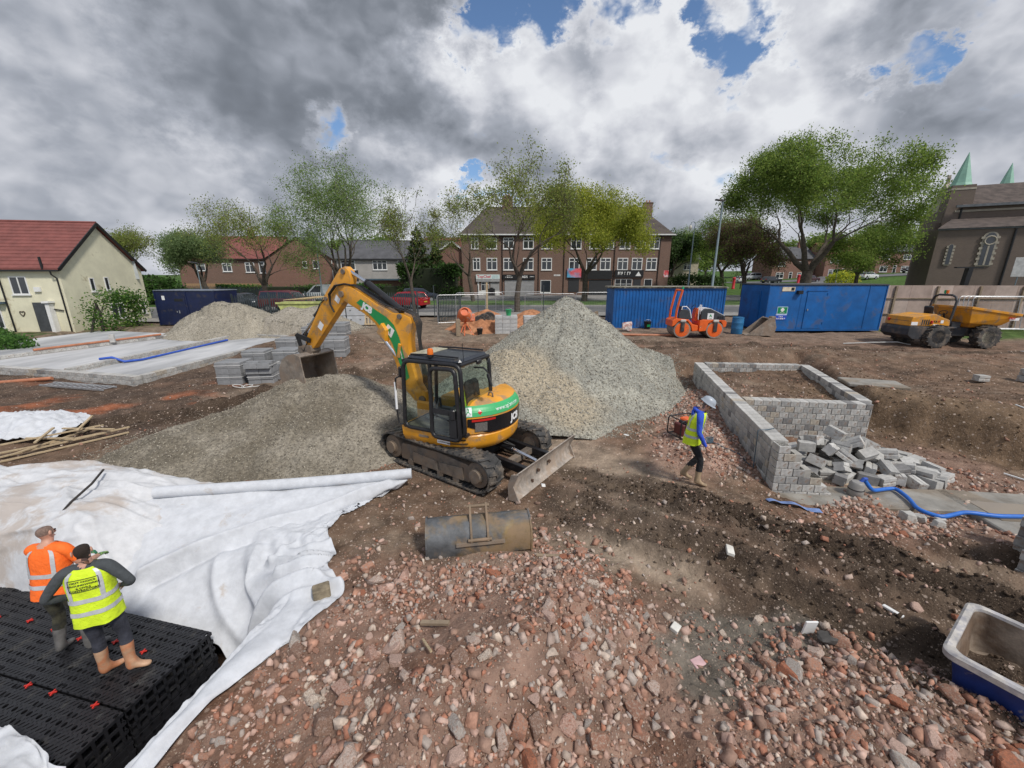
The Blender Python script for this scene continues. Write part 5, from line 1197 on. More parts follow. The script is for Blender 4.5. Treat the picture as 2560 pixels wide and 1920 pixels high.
MB().add([(s, BL + .104, z) for s, z in ((4.30, 2.88), (4.18, 2.78), (4.30, 2.62), (4.42, 2.72))], [(0, 1, 2, 3)]).obj('label', WHT, dip, recalc=False); MB().add([(s, BL + .104, z) for s, z in ((3.62, 3.55), (3.50, 3.44), (3.58, 3.32), (3.70, 3.42))], [(0, 1, 2, 3)]).obj('label', WHT, dip, recalc=False)
for s, z, r in ((3.30, 4.08, .06), (4.86, 2.16, .06), (3.98, 3.44, .05)): MB().cyl((s, BL - .14, z), (s, BL + .14, z), r, n=12).obj('pin', MUDST, dip, smooth=40)
def ram(p, m, q, r0, r1, nm):
    b = up(MB().cyl((p[0], BL + p[2], p[1]), (m[0], BL + m[2], m[1]), r0, n=16).obj(nm, DBLK, ex, smooth=40)); MB().cyl((m[0], BL + m[2], m[1]), (q[0], BL + q[2], q[1]), r1, n=12).obj('rod', CHROME, b, smooth=40); MB().cyl((m[0] + (p[0] - m[0]) * .03, BL + m[2], m[1] + (p[1] - m[1]) * .03), (m[0], BL + m[2], m[1]), r0 * 1.18, n=16).obj('gland', DBLK, b, smooth=40)
ram((1.68, 3.20, 0), (2.70, 3.84, 0), (3.26, 4.12, 0), .075, .042, 'dipper_cylinder'); ram((3.98, 3.50, 0), (4.56, 2.98, 0), (5.18, 2.42, 0), .062, .036, 'bucket_cylinder'); ram((1.28, 1.18, .0), (1.72, 1.95, .04), (2.18, 2.62, .19), .075, .042, 'boom_cylinder')
for y in (BL - .13, BL + .13):
    up(MB().prism([(5.14, 2.38), (5.24, 2.34), (5.30, 2.46), (5.20, 2.52), (4.86, 2.44), (4.72, 2.40), (4.74, 2.28), (4.90, 2.32)], y - .018, y + .018).obj('tipping_link', DBLK, ex, bevel=.006)); up(MB().prism([(5.14, 2.44), (5.26, 2.40), (5.16, 2.06), (5.04, 2.08)], y - .018, y + .018).obj('bucket_link', DBLK, ex, bevel=.006))
qh = up(MB().prism([(4.74, 2.22), (5.22, 2.18), (5.26, 2.0), (5.05, 1.92), (4.80, 1.94), (4.70, 2.06)], BL - .15, BL + .15).obj('quick_hitch', MUDST, ex, bevel=.02))
bo = [(4.70, 1.98), (4.92, 2.03), (5.16, 1.98), (5.40, 1.84), (5.56, 1.60), (5.58, 1.36), (5.48, 1.16), (5.28, 1.06), (4.98, 1.03), (4.60, 1.03)]; bi = [(4.60, 1.055), (4.97, 1.06), (5.26, 1.09), (5.45, 1.19), (5.545, 1.36), (5.525, 1.59), (5.37, 1.81), (5.15, 1.945), (4.92, 1.99), (4.72, 1.945)]
BW = .52; bkt = up(MB().prism(bo + bi, BL - BW, BL + BW).obj('bucket', M('bucket_steel', (.30, .255, .21), .6, .35, var=.3, vs=4, dirt=(.25, .185, .135), da=.55, ds=2.5, bump=.004), ex, smooth=25))
for y in (BL - BW, BL + BW): MB().prism([(4.70, 1.99), (4.92, 2.04), (5.16, 1.99), (5.41, 1.85), (5.57, 1.60), (5.59, 1.36), (5.49, 1.15), (5.28, 1.05), (4.58, 1.02), (4.62, 1.4)], y - .014, y + .014).obj('side_plate', MATS['bucket_steel'], bkt)
for y in (BL - .12, BL + .12): MB().prism([(4.72, 1.96), (5.2, 1.94), (5.22, 2.12), (5.1, 2.14), (4.85, 2.10), (4.74, 2.12)], y - .02, y + .02).obj('ear', MATS['bucket_steel'], bkt)
def hosebundle(paths, r, nm):
    m = MB()
    for p in paths: m.tube(p, r, 6)
    return up(m.obj(nm, HOSE, ex, smooth=60))
hp = []
for k in range(5):
    l = BL - .10 + k * .05; hp.append([(1.02 - .03 * k, l, 1.30), (1.12, l, 1.62), (1.24 - .02 * k, l, 2.1), (1.30 - .025 * k, l, 2.6), (1.24, l, 2.95), (1.34, l, 3.16), (1.6, l, 3.24 + .02 * (k % 2)), (2.1, l, 3.34), (2.5, l, 3.52), (3.0, l, 3.76)])
hosebundle(hp, .015, 'boom_hoses')
hosebundle([[(3.0, BL + .05 * k, 3.76), (3.3, BL + .06 * k, 3.80), (3.55, BL + .14 + .02 * k, 3.76), (3.78, BL + .15 + .02 * k, 3.55), (3.82, BL + .14, 3.30), (3.74, BL + .12, 3.12)] for k in (0, 1, 2)], .022, 'dipper_hoses')
hosebundle([[(4.0, BL + .1 * k, 3.45), (4.2, BL + .12 * k, 3.32), (4.42, BL + .11 * k, 3.05)] for k in (-1, 1)], .012, 'cylinder_hoses'); hosebundle([[(4.86, BL + .12, 2.3), (5.0, BL + .16, 2.05), (5.2, BL + .12, 2.2), (5.18, BL + .1, 2.4)]], .014, 'hitch_hose')
ml = up(MB().tube([(1.75, BL + .135, 2.0), (1.90, BL + .14, 2.46), (2.10, BL + .14, 2.72)], .012, 5).obj('pipe_run', MUDST, boom)) if False else None

# ================================================================ grading bucket on the ground
GB = M('old_bucket', (.11, .115, .12), .6, .3, var=.3, vs=4, dirt=(.24, .165, .10), da=.50, ds=1.6, bump=.004, c2=(.20, .135, .05), c2s=1.8)
gbx, gby = -.50, 5.22; gb = thing('grading_bucket', 'wide mud caked grading bucket lying in front of the excavator', 'digger bucket', (gbx, gby, g1(gbx, gby) + .0), R(9))
pr = [(-.26, .02), (-.27, .20), (-.22, .34), (-.10, .44), (.06, .47), (.20, .40), (.18, .38), (.05, .44), (-.09, .415), (-.195, .325), (-.24, .2), (-.23, .05), (.26, .02), (.26, .0), (-.24, .0)]
MB().prism(pr, -.76, .76, 'x').obj('shell', GB, gb, smooth=35)
for x in (-.76, .76): MB().prism([(-.27, .0), (-.28, .2), (-.23, .35), (-.10, .455), (.07, .485), (.22, .41), (.28, .0)], x - .012, x + .012, 'x').obj('side_plate', GB, gb)
MB().prism([(-.30, .20), (-.25, .21), (-.25, .24), (-.29, .235)], -.34, .36, 'x').obj('wear_strip', MUDST, gb)
EAR = M('rusty_ear', (.22, .16, .105), .7, .2, var=.25, dirt=(.26, .18, .12), da=.5)
for x in (-.12, .12): MB().prism([(-.27, .22), (-.30, .26), (-.24, .36), (-.10, .46), (.02, .58), (.10, .64), (.14, .60), (.10, .47), (-.02, .44), (-.15, .38)], x - .016, x + .016, 'x').obj('ear', EAR, gb, bevel=.004)
for y, z in ((.09, .60), (-.27, .27)): MB().cyl((-.17, y, z), (.17, y, z), .026, n=10).obj('pin', EAR, gb, smooth=40)

# ================================================================ wheels shared by dumper
def agri_wheel(parent, x, y, z, r, w, rimc):
    side = -1 if y < 0 else 1
    ty = MB().lathe([(r * .56, -w / 2 * .8), (r * .80, -w / 2), (r * .93, -w / 2 * .9), (r * .96, -w * .2), (r * .96, w * .2), (r * .93, w / 2 * .9), (r * .80, w / 2), (r * .56, w / 2 * .8)], (x, y, z), 28, 'y').obj('tyre', RUB, parent, smooth=40)
    lg = MB()
    for k in range(16):
        for sg in (-1, 1):
            a = 2 * math.pi * (k + .5 * (sg > 0)) / 16; b = a + .22
            p = Vector((x + r * .97 * math.cos(a), y + sg * w * .46, z + r * .97 * math.sin(a))); q = Vector((x + r * .985 * math.cos(b), y - sg * w * .02, z + r * .985 * math.sin(b))); lg.beam(p, q, .05, .06, (math.cos(a), 0, math.sin(a)))
    lg.obj('tread', RUB, ty, recalc=False)
    MB().lathe([(r * .57, side * w * .40), (r * .52, side * w * .36), (r * .48, side * w * .1), (r * .2, side * w * .08), (r * .18, side * w * .25), (0.01, side * w * .26)], (x, y, z), 20, 'y').obj('rim', rimc, ty, smooth=30)
# ================================================================ dumper
GREYD = M('chassis_grey', (.035, .037, .042), .55, var=.2, vs=3, dirt=(.13, .10, .08), da=.35)
dz_ = g1(22.4, 20.2, False) + .01
du = thing('site_dumper', 'yellow site dumper with roll bar and tipping skip beside the hoarding', 'dumper', (21.95, 20.35, dz_), R(-2))
for x, y, rc in ((-1.15, -.82, GREYD), (-1.15, .82, GREYD), (1.2, -.82, M('cream_rim', (.5, .47, .36), .6, var=.2)), (1.2, .82, GREYD)): agri_wheel(du, x, y, .56, .57, .46, rc)
MB().prism([(-2.45, .92), (-2.45, .62), (-2.2, .42), (-1.75, .40), (-1.6, .75), (-.75, .95), (-.2, .95), (-.2, 1.02), (-2.4, 1.05)], -.80, .80).obj('rear_chassis', GREYD, du, bevel=.03)
hd_ = MB().prism([(-2.40, 1.06), (-2.32, 1.50), (-1.25, 1.64), (-.95, 1.50), (-.55, 1.36), (-.50, 1.06)], -.72, .72).obj('bonnet', DYEL, du, bevel=.04)
MB().bb(-2.36, -2.30, -.6, .6, 1.13, 1.30).obj('rear_grille', GREYD, hd_)
for k in range(4): MB().bb(-1.86 + k * .10, -1.81 + k * .10, -.735, -.72, 1.12, 1.38).obj('louvre', GREYD, hd_)
MB().bb(-2.35, -2.05, -.733, -.72, 1.10, 1.26).obj('plate', WHT, hd_); MB().bb(-.98, -.85, -.733, -.72, 1.20, 1.34).obj('plate', WHT, hd_); text('TA', .14, DBLK, hd_, frame_mtx((-1.22, -.728, 1.27), (1, 0, 0), (0, 0, 1)), bold=.006); text('9', .14, RED_L, hd_, frame_mtx((-1.06, -.728, 1.27), (1, 0, 0), (0, 0, 1)), bold=.006)
MB().bb(-1.30, -1.05, -.733, -.72, 1.08, 1.15).obj('plate', WHT, hd_); MB().box((-1.42, -.76, 1.25), (.09, .08, .16), None, .02).obj('tail_light', RED_L, hd_, recalc=False); MB().box((-2.40, .5, 1.3), (.08, .1, .14), None, .02).obj('tail_light', RED_L, hd_, recalc=False)
rb = MB(); rb.tube([(-.50, -.62, 1.0), (-.42, -.62, 1.6), (-.36, -.60, 2.25), (-.36, -.50, 2.45), (-.36, -.32, 2.53), (-.36, .32, 2.53), (-.36, .50, 2.45), (-.36, .60, 2.25), (-.42, .62, 1.6), (-.50, .62, 1.0)], .052, 8); rb_o = rb.obj('roll_bar', GREYD, du, smooth=50)
for y, m_ in ((-.05, ORANGE_L), (.06, M('green_lens', (.02, .4, .15), .3))): MB().cyl((-.36, y, 2.60), (-.36, y, 2.76), .055, n=12).obj('beacon', m_, rb_o, smooth=40); MB().cyl((-.36, y, 2.54), (-.36, y, 2.61), .02, n=6).obj('beacon_stem', GREYD, rb_o)
s_ = MB().box((-.75, 0, 1.50), (.45, .5, .14), None, .04).obj('seat', DBLK, du, recalc=False); MB().box((-1.0, 0, 1.78), (.13, .46, .42), Matrix.Rotation(-.15, 3, 'Y'), .05).obj('seat_back', DBLK, s_, recalc=False)
MB().cyl((-.05, 0, 1.05), (-.22, 0, 1.62), .04, n=8).obj('steering_column', DBLK, du); stw = MB(); stw.tube([(-.26 + .08 * math.sin(a) * .6, .2 * math.cos(a), 1.66 + .2 * math.sin(a) * .5) for a in np.linspace(0, 2 * math.pi, 17)[:-1]], .018, 6, closed=True); stw.obj('steering_wheel', DBLK, du)
MB().bb(-.3, .15, -.6, .6, .95, 1.25, .03).obj('footwell', GREYD, du, recalc=False); MB().prism([(-.2, .55), (2.1, .5), (2.2, .72), (1.6, .98), (-.2, .98)], -.42, .42).obj('front_chassis', GREYD, du, bevel=.02); MB().cyl((-.1, 0, .55), (-.1, 0, 1.0), .16, n=12).obj('pivot', GREYD, du)
def skring(x0, x1, w0, w1, z0, z1): return [(x0, -w0, z0), (x1 - .25, -w1, z1), (x1, -w1 * .55, z1), (x1, w1 * .55, z1), (x1 - .25, w1, z1), (x0, w0, z0), (x0 - .12, w0 * .6, z0), (x0 - .12, -w0 * .6, z0)]
sk_ = MB().loft([skring(.55, 1.9, .55, .45, .98, .96), skring(.30, 2.2, .82, .70, 1.22, 1.12), skring(.06, 2.75, .98, .86, 1.90, 1.55), skring(.02, 2.82, 1.02, .90, 1.91, 1.555), skring(.02, 2.82, 1.02, .90, 2.02, 1.67), skring(.09, 2.76, .96, .84, 2.02, 1.67), skring(.34, 2.2, .78, .66, 1.28, 1.18)])
sko = sk_.obj('skip', DYEL, du, bevel=.012)
MB().bb(2.02, 2.45, -.905, -.895, 1.36, 1.48).obj('plate', WHT, sko).rotation_euler = (0, 0, 0)
def slanted(s, size, x, z, m_): return text(s, size, m_, sko, frame_mtx((x, -.955 + (1.5 - z) * .28, z), (1, .06, -.12), (0, -.22, 1)), bold=.005)
slanted('TEREX', .13, 2.05, 1.47, RED_L)
cb_ = MB(); cb_.tube([(17.2, 20.6, g1(17.2, 20.6) + .03), (18.4, 20.3, g1(18.4, 20.3) + .12), (19.6, 20.2, g1(19.6, 20.2) + .15), (20.2, 20.1, g1(20.2, 20.1) + .02)], .025, 5); tag(cb_.obj('cable', M('pale_cable', (.5, .5, .48), .5)), 'pale cable trailing on mud behind the dumper', 'cable')
cb_ = MB(); cb_.tube([(x, 18.3 - .02 * (x - 23) ** 2 * .1, g1(x, 18.3) + .03) for x in np.linspace(23, 29, 14)], .022, 5); tag(cb_.obj('hose', M('grey_hose', (.3, .33, .38), .5)), 'thin grey hose lying past the dumper wheels', 'hose')
# ================================================================ road roller
ORG = M('roller_orange', (.78, .13, .02), .4, var=.08, vs=3, dirt=(.3, .14, .07), da=.15)
rl = thing('road_roller', 'orange ride on road roller with two steel drums by the ribbed container', 'road roller', (10.3, 22.7, g1(10.3, 22.7, False) + .03), R(-3))
DRUMS = M('drum_steel', (.32, .28, .25), .5, .5, var=.25, dirt=(.24, .19, .15), da=.5)
for x in (-.86, .90):
    dm_ = MB().lathe([(.40, -.6), (.46, -.6), (.46, .6), (.40, .6)], (x, 0, .46), 28, 'y').obj('drum', DRUMS, rl, smooth=40)
    MB().lathe([(.39, -.605), (.36, -.61), (.10, -.60), (.08, -.66), (.01, -.66)], (x, 0, .46), 20, 'y').obj('drum_plate', ORG, dm_, smooth=30); MB().box((x, -.64, .62), (.20, .06, .52), None, .02).obj('drum_bracket', GREYD, dm_, recalc=False)
MB().prism([(-1.42, .62), (-1.42, .95), (-1.25, 1.08), (-.55, 1.02), (-.30, .75), (-.02, .70), (-.02, .40), (-.30, .36), (-.42, .70), (-.60, .92), (-1.1, .92), (-1.28, .7)], -.60, .60).obj('rear_frame', ORG, rl, bevel=.03)
MB().prism([(.05, .36), (.05, .95), (.20, 1.02), (1.42, .98), (1.50, .88), (1.48, .62), (1.34, .6), (1.25, .84), (1.12, .95), (.70, .95), (.52, .80), (.42, .40)], -.60, .60).obj('front_frame', ORG, rl, bevel=.03)
for x in (-.86, .90): MB().box((x, -.63, .95), (.30, .10, .14), None, .03).obj('water_bracket', M('pale_grey_p', (.5, .48, .44), .6), rl, recalc=False)
hb = MB().prism([(.12, .98), (.10, 1.45), (.30, 1.62), (.60, 1.60), (1.40, 1.22), (1.44, .98)], -.52, .52).obj('bonnet', M('bonnet_grey', (.045, .048, .055), .4, var=.1), rl, bevel=.04)
MB().prism([(.15, 1.50), (.30, 1.64), (.62, 1.615), (1.42, 1.24), (1.42, 1.21), (.60, 1.57), (.32, 1.59), (.18, 1.47)], -.40, .40).obj('white_stripe', WHT, hb)
MB().bb(.45, .78, -.535, -.52, 1.03, 1.36).obj('logo_panel', WHT, hb); text('A', .2, GREEN_D, hb, frame_mtx((.615, -.537, 1.22), (1, 0, 0), (0, 0, 1)), bold=.008); text('PLANT', .065, GREEN_D, hb, frame_mtx((.615, -.537, 1.08), (1, 0, 0), (0, 0, 1)))
for k in range(3): MB().bb(1.0 + k * .12, 1.08 + k * .12, -.532, -.52, 1.06, 1.2).obj('louvre', DBLK, hb)
st_ = MB().box((-.62, 0, 1.22), (.42, .5, .12), None, .04).obj('seat', DBLK, rl, recalc=False); MB().box((-.82, 0, 1.48), (.12, .46, .44), Matrix.Rotation(-.12, 3, 'Y'), .05).obj('seat_back', DBLK, st_, recalc=False)
MB().prism([(-1.1, 1.05), (-1.1, 1.35), (-.98, 1.58), (-.62, 1.55), (-.36, 1.2), (-.36, 1.02)], -.56, -.34).obj('side_console', MATS['bonnet_grey'], rl, bevel=.03)
ro_ = MB()
for y in (-.48, .48): ro_.tube([(-1.25, y, .9), (-1.22, y, 1.5), (-1.12, y, 2.1), (-1.02, y, 2.58)], .062, 4)
ro_.tube([(-1.02, -.48, 2.58), (-1.02, .48, 2.58)], .06, 4); ro = ro_.obj('roll_bar', ORG, rl)
MB().cyl((-1.0, -.45, 2.64), (-1.0, -.45, 2.78), .05, n=10).obj('beacon', M('green_lens', (.02, .4, .15), .3), ro, smooth=40)
for pts in ([(-.98, -.55, 1.55), (-.95, -.55, 1.72), (-.75, -.55, 1.72), (-.55, -.55, 1.55), (-.42, -.55, 1.1)], [(.02, -.4, 1.0), (.0, -.4, 1.6), (.06, -.4, 1.82), (.12, -.4, 1.80), (.10, -.4, 1.3)]): MB().tube(pts, .025, 6).obj('grab_rail', WHT, rl, smooth=50)
cn = MB().prism([(-.14, .9), (-.08, 1.5), (-.02, 1.62), (.06, 1.58), (.08, .9)], -.25, .25).obj('steering_console', ORG, rl, bevel=.02); stw = MB(); stw.tube([(-.14 + .05 * math.sin(a), .19 * math.cos(a), 1.66 + .12 * math.sin(a)) for a in np.linspace(0, 2 * math.pi, 17)[:-1]], .016, 6, closed=True); stw.obj('steering_wheel', DBLK, rl)
# barrel, spare bucket, waste sacks, pipe by the cabins
br_ = thing('water_barrel', 'blue plastic water barrel between the cabins', 'barrel', (13.25, 23.6, g1(13.25, 23.6) - .01)); BBL = M('barrel_blue', (.03, .17, .36), .45, var=.12)
MB().lathe([(.29, 0), (.31, .04), (.31, .3), (.32, .33), (.31, .36), (.31, .62), (.32, .65), (.31, .68), (.31, .92), (.27, .95)], n=18).obj('drum', BBL, br_, smooth=40); MB().lathe([(.30, .945), (.31, .975), (.05, .98)], n=18).obj('rim', BBL, br_)
sb_ = thing('loader_bucket', 'spare rusty digger bucket tipped beside the blue barrel', 'digger bucket', (14.3, 23.1, g1(14.3, 23.1)), R(-10))
MB().prism([(-.85, .02), (-.2, .0), (.55, .05), (.62, .5), (.5, .95), (.25, 1.02), (.2, .97), (.42, .88), (.52, .5), (.45, .12), (-.2, .06)], -.5, .5).obj('shell', MATS['bucket_steel'], sb_, smooth=30)
for y in (-.5, .5): MB().prism([(-.85, .02), (.55, .03), (.63, .5), (.5, .96), (.24, 1.03)], y - .015, y + .015).obj('side_plate', MATS['bucket_steel'], sb_)
MB().box((.55, 0, .98), (.3, .3, .2), .2, .05).obj('hitch', MUDST, sb_, recalc=False)
pp = MB(); pp.tube([(6.3, 22.9, g1(6.3, 22.9) + .06), (9.3, 22.75, g1(9.3, 22.75) + .06)], .07, 8); tag(pp.obj('drain_pipe', CLAYP, smooth=50), 'long terracotta pipe on the ground by the roller', 'pipe')
v, f = STONES_L[5]; mb = MB().add([(p[0] * .42, p[1] * .36, .28 + p[2] * .5) for p in v], [tuple(q) for q in f]); o = mb.obj('waste_sack', M('sack', (.62, .58, .55), .5, var=.3, vs=7, bump=.03, bs=12, c2=(.5, .2, .16), c2s=5), None, (7.0, 24.4, g1(7, 24.4) - .03), smooth=60); tag(o, 'pale plastic rubbish sack against the ribbed container', 'sack')
o = bucket(8.6, 25.5, g1(8.6, 25.5), (.012, .012, .014), 'black tub with green label beside the ribbed container', 1.7); MB().bb(-.1, .1, -.245, -.235, .15, .3).obj('label', GREENS, o)
# ================================================================ cement mixer
MXO = M('mixer_orange', (.72, .17, .06), .55, var=.12, dirt=(.5, .42, .36), da=.35)
mx = thing('cement_mixer', 'orange portable cement mixer with its barrow stand by the sand heap', 'cement mixer', (-2.75, 23.6, g1(-2.75, 23.6, False)), R(15))
dm = MB().lathe([(.20, -.40), (.36, -.30), (.42, -.05), (.42, .12), (.30, .40), (.24, .48), (.22, .48), (.27, .38)], n=20); me_ = dm.obj('drum', MXO, mx, smooth=35); me_.location = (0, 0, 1.15); me_.rotation_euler = (R(62), R(-18), 0)
MB().box((.42, .05, .98), (.32, .30, .42), None, .04).obj('motor_housing', MXO, mx, recalc=False)
fr_ = MB()
for x, y in ((-.40, -.35), (.40, -.45), (.1, .55), (-.15, -.6)): fr_.tube([(0, 0, .75), (x, y, 0)], .026, 6)
fr_.tube([(-.42, 0, 1.15), (-.45, 0, .75), (.45, 0, .75), (.45, 0, 1.15)], .03, 6); fr_.obj('stand', MXO, mx)
bw_ = MB().prism([(-.62, 0), (-.35, 0), (-.38, .95), (-.60, .95)], -.62, -.35).obj('chute_box', WOODD, mx)
ty_ = MB()
for k in range(3):
    ty_.lathe([(.20, -.1), (.36, -.12), (.40, 0), (.36, .12), (.20, .1)], (-2.0 + .28 * k, 25.0 + .1 * k, g1(-2, 25) + .5 + .1 * k), 16, 'y')
tag(ty_.obj('scrap_tyre', RUB, smooth=40), 'old black tyres dumped behind the cement mixer', 'tyres')
# ================================================================ generator and coiled lead beside the walker
gn = thing('generator', 'small petrol generator in a black tube frame on pink rubble', 'generator', (4.25, 9.2, g1(4.25, 9.2) + .0), R(20))
fm = MB()
for y in (-.22, .22): fm.tube(rounded([(-.34, 0, .02), (-.34, 0, .46), (.34, 0, .46), (.34, 0, .02)], .07), .016, 6, closed=True) if False else fm.tube([(p[0], y, p[1]) for p in rounded([(-.34, .02), (-.34, .46), (.34, .46), (.34, .02)], .07)], .016, 6, closed=True)
for x in (-.3, .3): fm.tube([(x, -.22, .46), (x, .22, .46)], .014, 6); fm.tube([(x, -.22, .02), (x, .22, .02)], .014, 6)
fm.obj('tube_frame', DBLK, gn, smooth=50); MB().box((.05, 0, .24), (.34, .30, .26), None, .04).obj('engine', DBLK, gn, recalc=False); MB().box((.02, 0, .40), (.24, .26, .08), None, .03).obj('fuel_tank', ORG, gn, recalc=False); MB().box((-.22, -.05, .2), (.10, .3, .28), None, .02).obj('control_panel', M('panel_dark', (.10, .02, .02), .5), gn, recalc=False); MB().cyl((.24, .1, .22), (.24, -.14, .22), .07, n=10).obj('exhaust', MUDST, gn)
ca = MB(); 
for k in range(4): ca.tube([(4.35 + (.16 + .02 * k) * math.cos(a), 8.35 + (.10 + .012 * k) * math.sin(a + .3 * k), g1(4.35, 8.35) + .05 + .018 * k) for a in np.linspace(0, 6.28, 20)], .010, 5)
ca.tube([(x, y, g1(x, y) + .02) for x, y in zip(np.linspace(4.45, 5.0, 10), np.linspace(8.3, 7.55, 10))] + [(5.0, 7.6, .98), (5.2, 7.62, .985), (5.42, 7.75, .96), (5.5, 7.8, .3)], .010, 5)
tag(ca.obj('extension_lead', M('lead_grey', (.06, .10, .13), .5)), 'dark coiled extension lead running over the block wall', 'cable')
# ================================================================ people
SKIN = M('skin', (.50, .27, .19), .55, var=.08, vs=9)
REFL = M('reflective_tape', (.46, .47, .48), .4, var=.12, vs=9)
def skinned(name, J, E, mats, region, sub=2):
    """one continuous body: joints J {key: (co, rx, ry)}, edges E, region(point)->material index"""
    keys = list(J); ix = {k: i for i, k in enumerate(keys)}
    me = bpy.data.meshes.new(name); me.from_pydata([J[k][0] for k in keys], [(ix[a], ix[b]) for a, b in E], [])
    o = bpy.data.objects.new(name, me); col.objects.link(o)
    md = o.modifiers.new('skin', 'SKIN'); md.use_smooth_shade = True; md.branch_smoothing = .35
    for k in keys:
        sv = me.skin_vertices[0].data[ix[k]]; sv.radius = (J[k][1], J[k][2]); sv.use_root = (k == 'pelvis')
    s = o.modifiers.new('sub', 'SUBSURF'); s.levels = sub; s.render_levels = sub
    dg = bpy.context.evaluated_depsgraph_get(); m2 = bpy.data.meshes.new_from_object(o.evaluated_get(dg)); m2.name = name
    bpy.data.objects.remove(o); bpy.data.meshes.remove(me)
    m2.materials.clear()
    for m in mats: m2.materials.append(m)
    seg = [(Vector(J[a][0]), Vector(J[b][0]), a, b) for a, b in E]
    for p in m2.polygons:
        c = p.center; best = None
        for a, b, ka, kb in seg:
            d = b - a; t = max(0, min(1, (c - a).dot(d) / max(d.length_squared, 1e-9))); q = (c - a - d * t).length
            if best is None or q < best[0]: best = (q, ka, kb, t)
        p.material_index = region(best[1], best[2], best[3], c); p.use_smooth = True
    return m2
def hand(J, E, wrist, base, d, up_, side, curl=.5, spread=1.):
    """palm, four fingers of unequal length and a thumb growing from the wrist joint"""
    d = Vector(d).normalized(); up_ = Vector(up_); up_ = (up_ - d * up_.dot(d)).normalized(); lat = d.cross(up_).normalized() * side
    w = Vector(J[wrist][0]); palm = w + d * .065; J[base + 'palm'] = (palm[:], .036, .020); E.append((wrist, base + 'palm'))
    for k, (off, ln) in enumerate(((-.030, .070), (-.010, .080), (.010, .076), (.029, .060))):
        a = palm + d * .035 + lat * off * spread; b = a + (d * math.cos(curl * .5) - up_ * math.sin(curl * .5)) * ln * .55; c = b + (d * math.cos(curl * 1.5) - up_ * math.sin(curl * 1.5)) * ln * .5
        for n_, q, r in (('a', a, .0105), ('b', b, .009), ('c', c, .0075)): J[f'{base}f{k}{n_}'] = (q[:], r, r)
        E += [(base + 'palm', f'{base}f{k}a'), (f'{base}f{k}a', f'{base}f{k}b'), (f'{base}f{k}b', f'{base}f{k}c')]
    a = w + d * .03 - lat * .038; b = a + (d * .8 - lat * .5 - up_ * .3).normalized() * .04; J[base + 'ta'] = (a[:], .012, .011); J[base + 'tb'] = (b[:], .0095, .009); E += [(wrist, base + 'ta'), (base + 'ta', base + 'tb')]
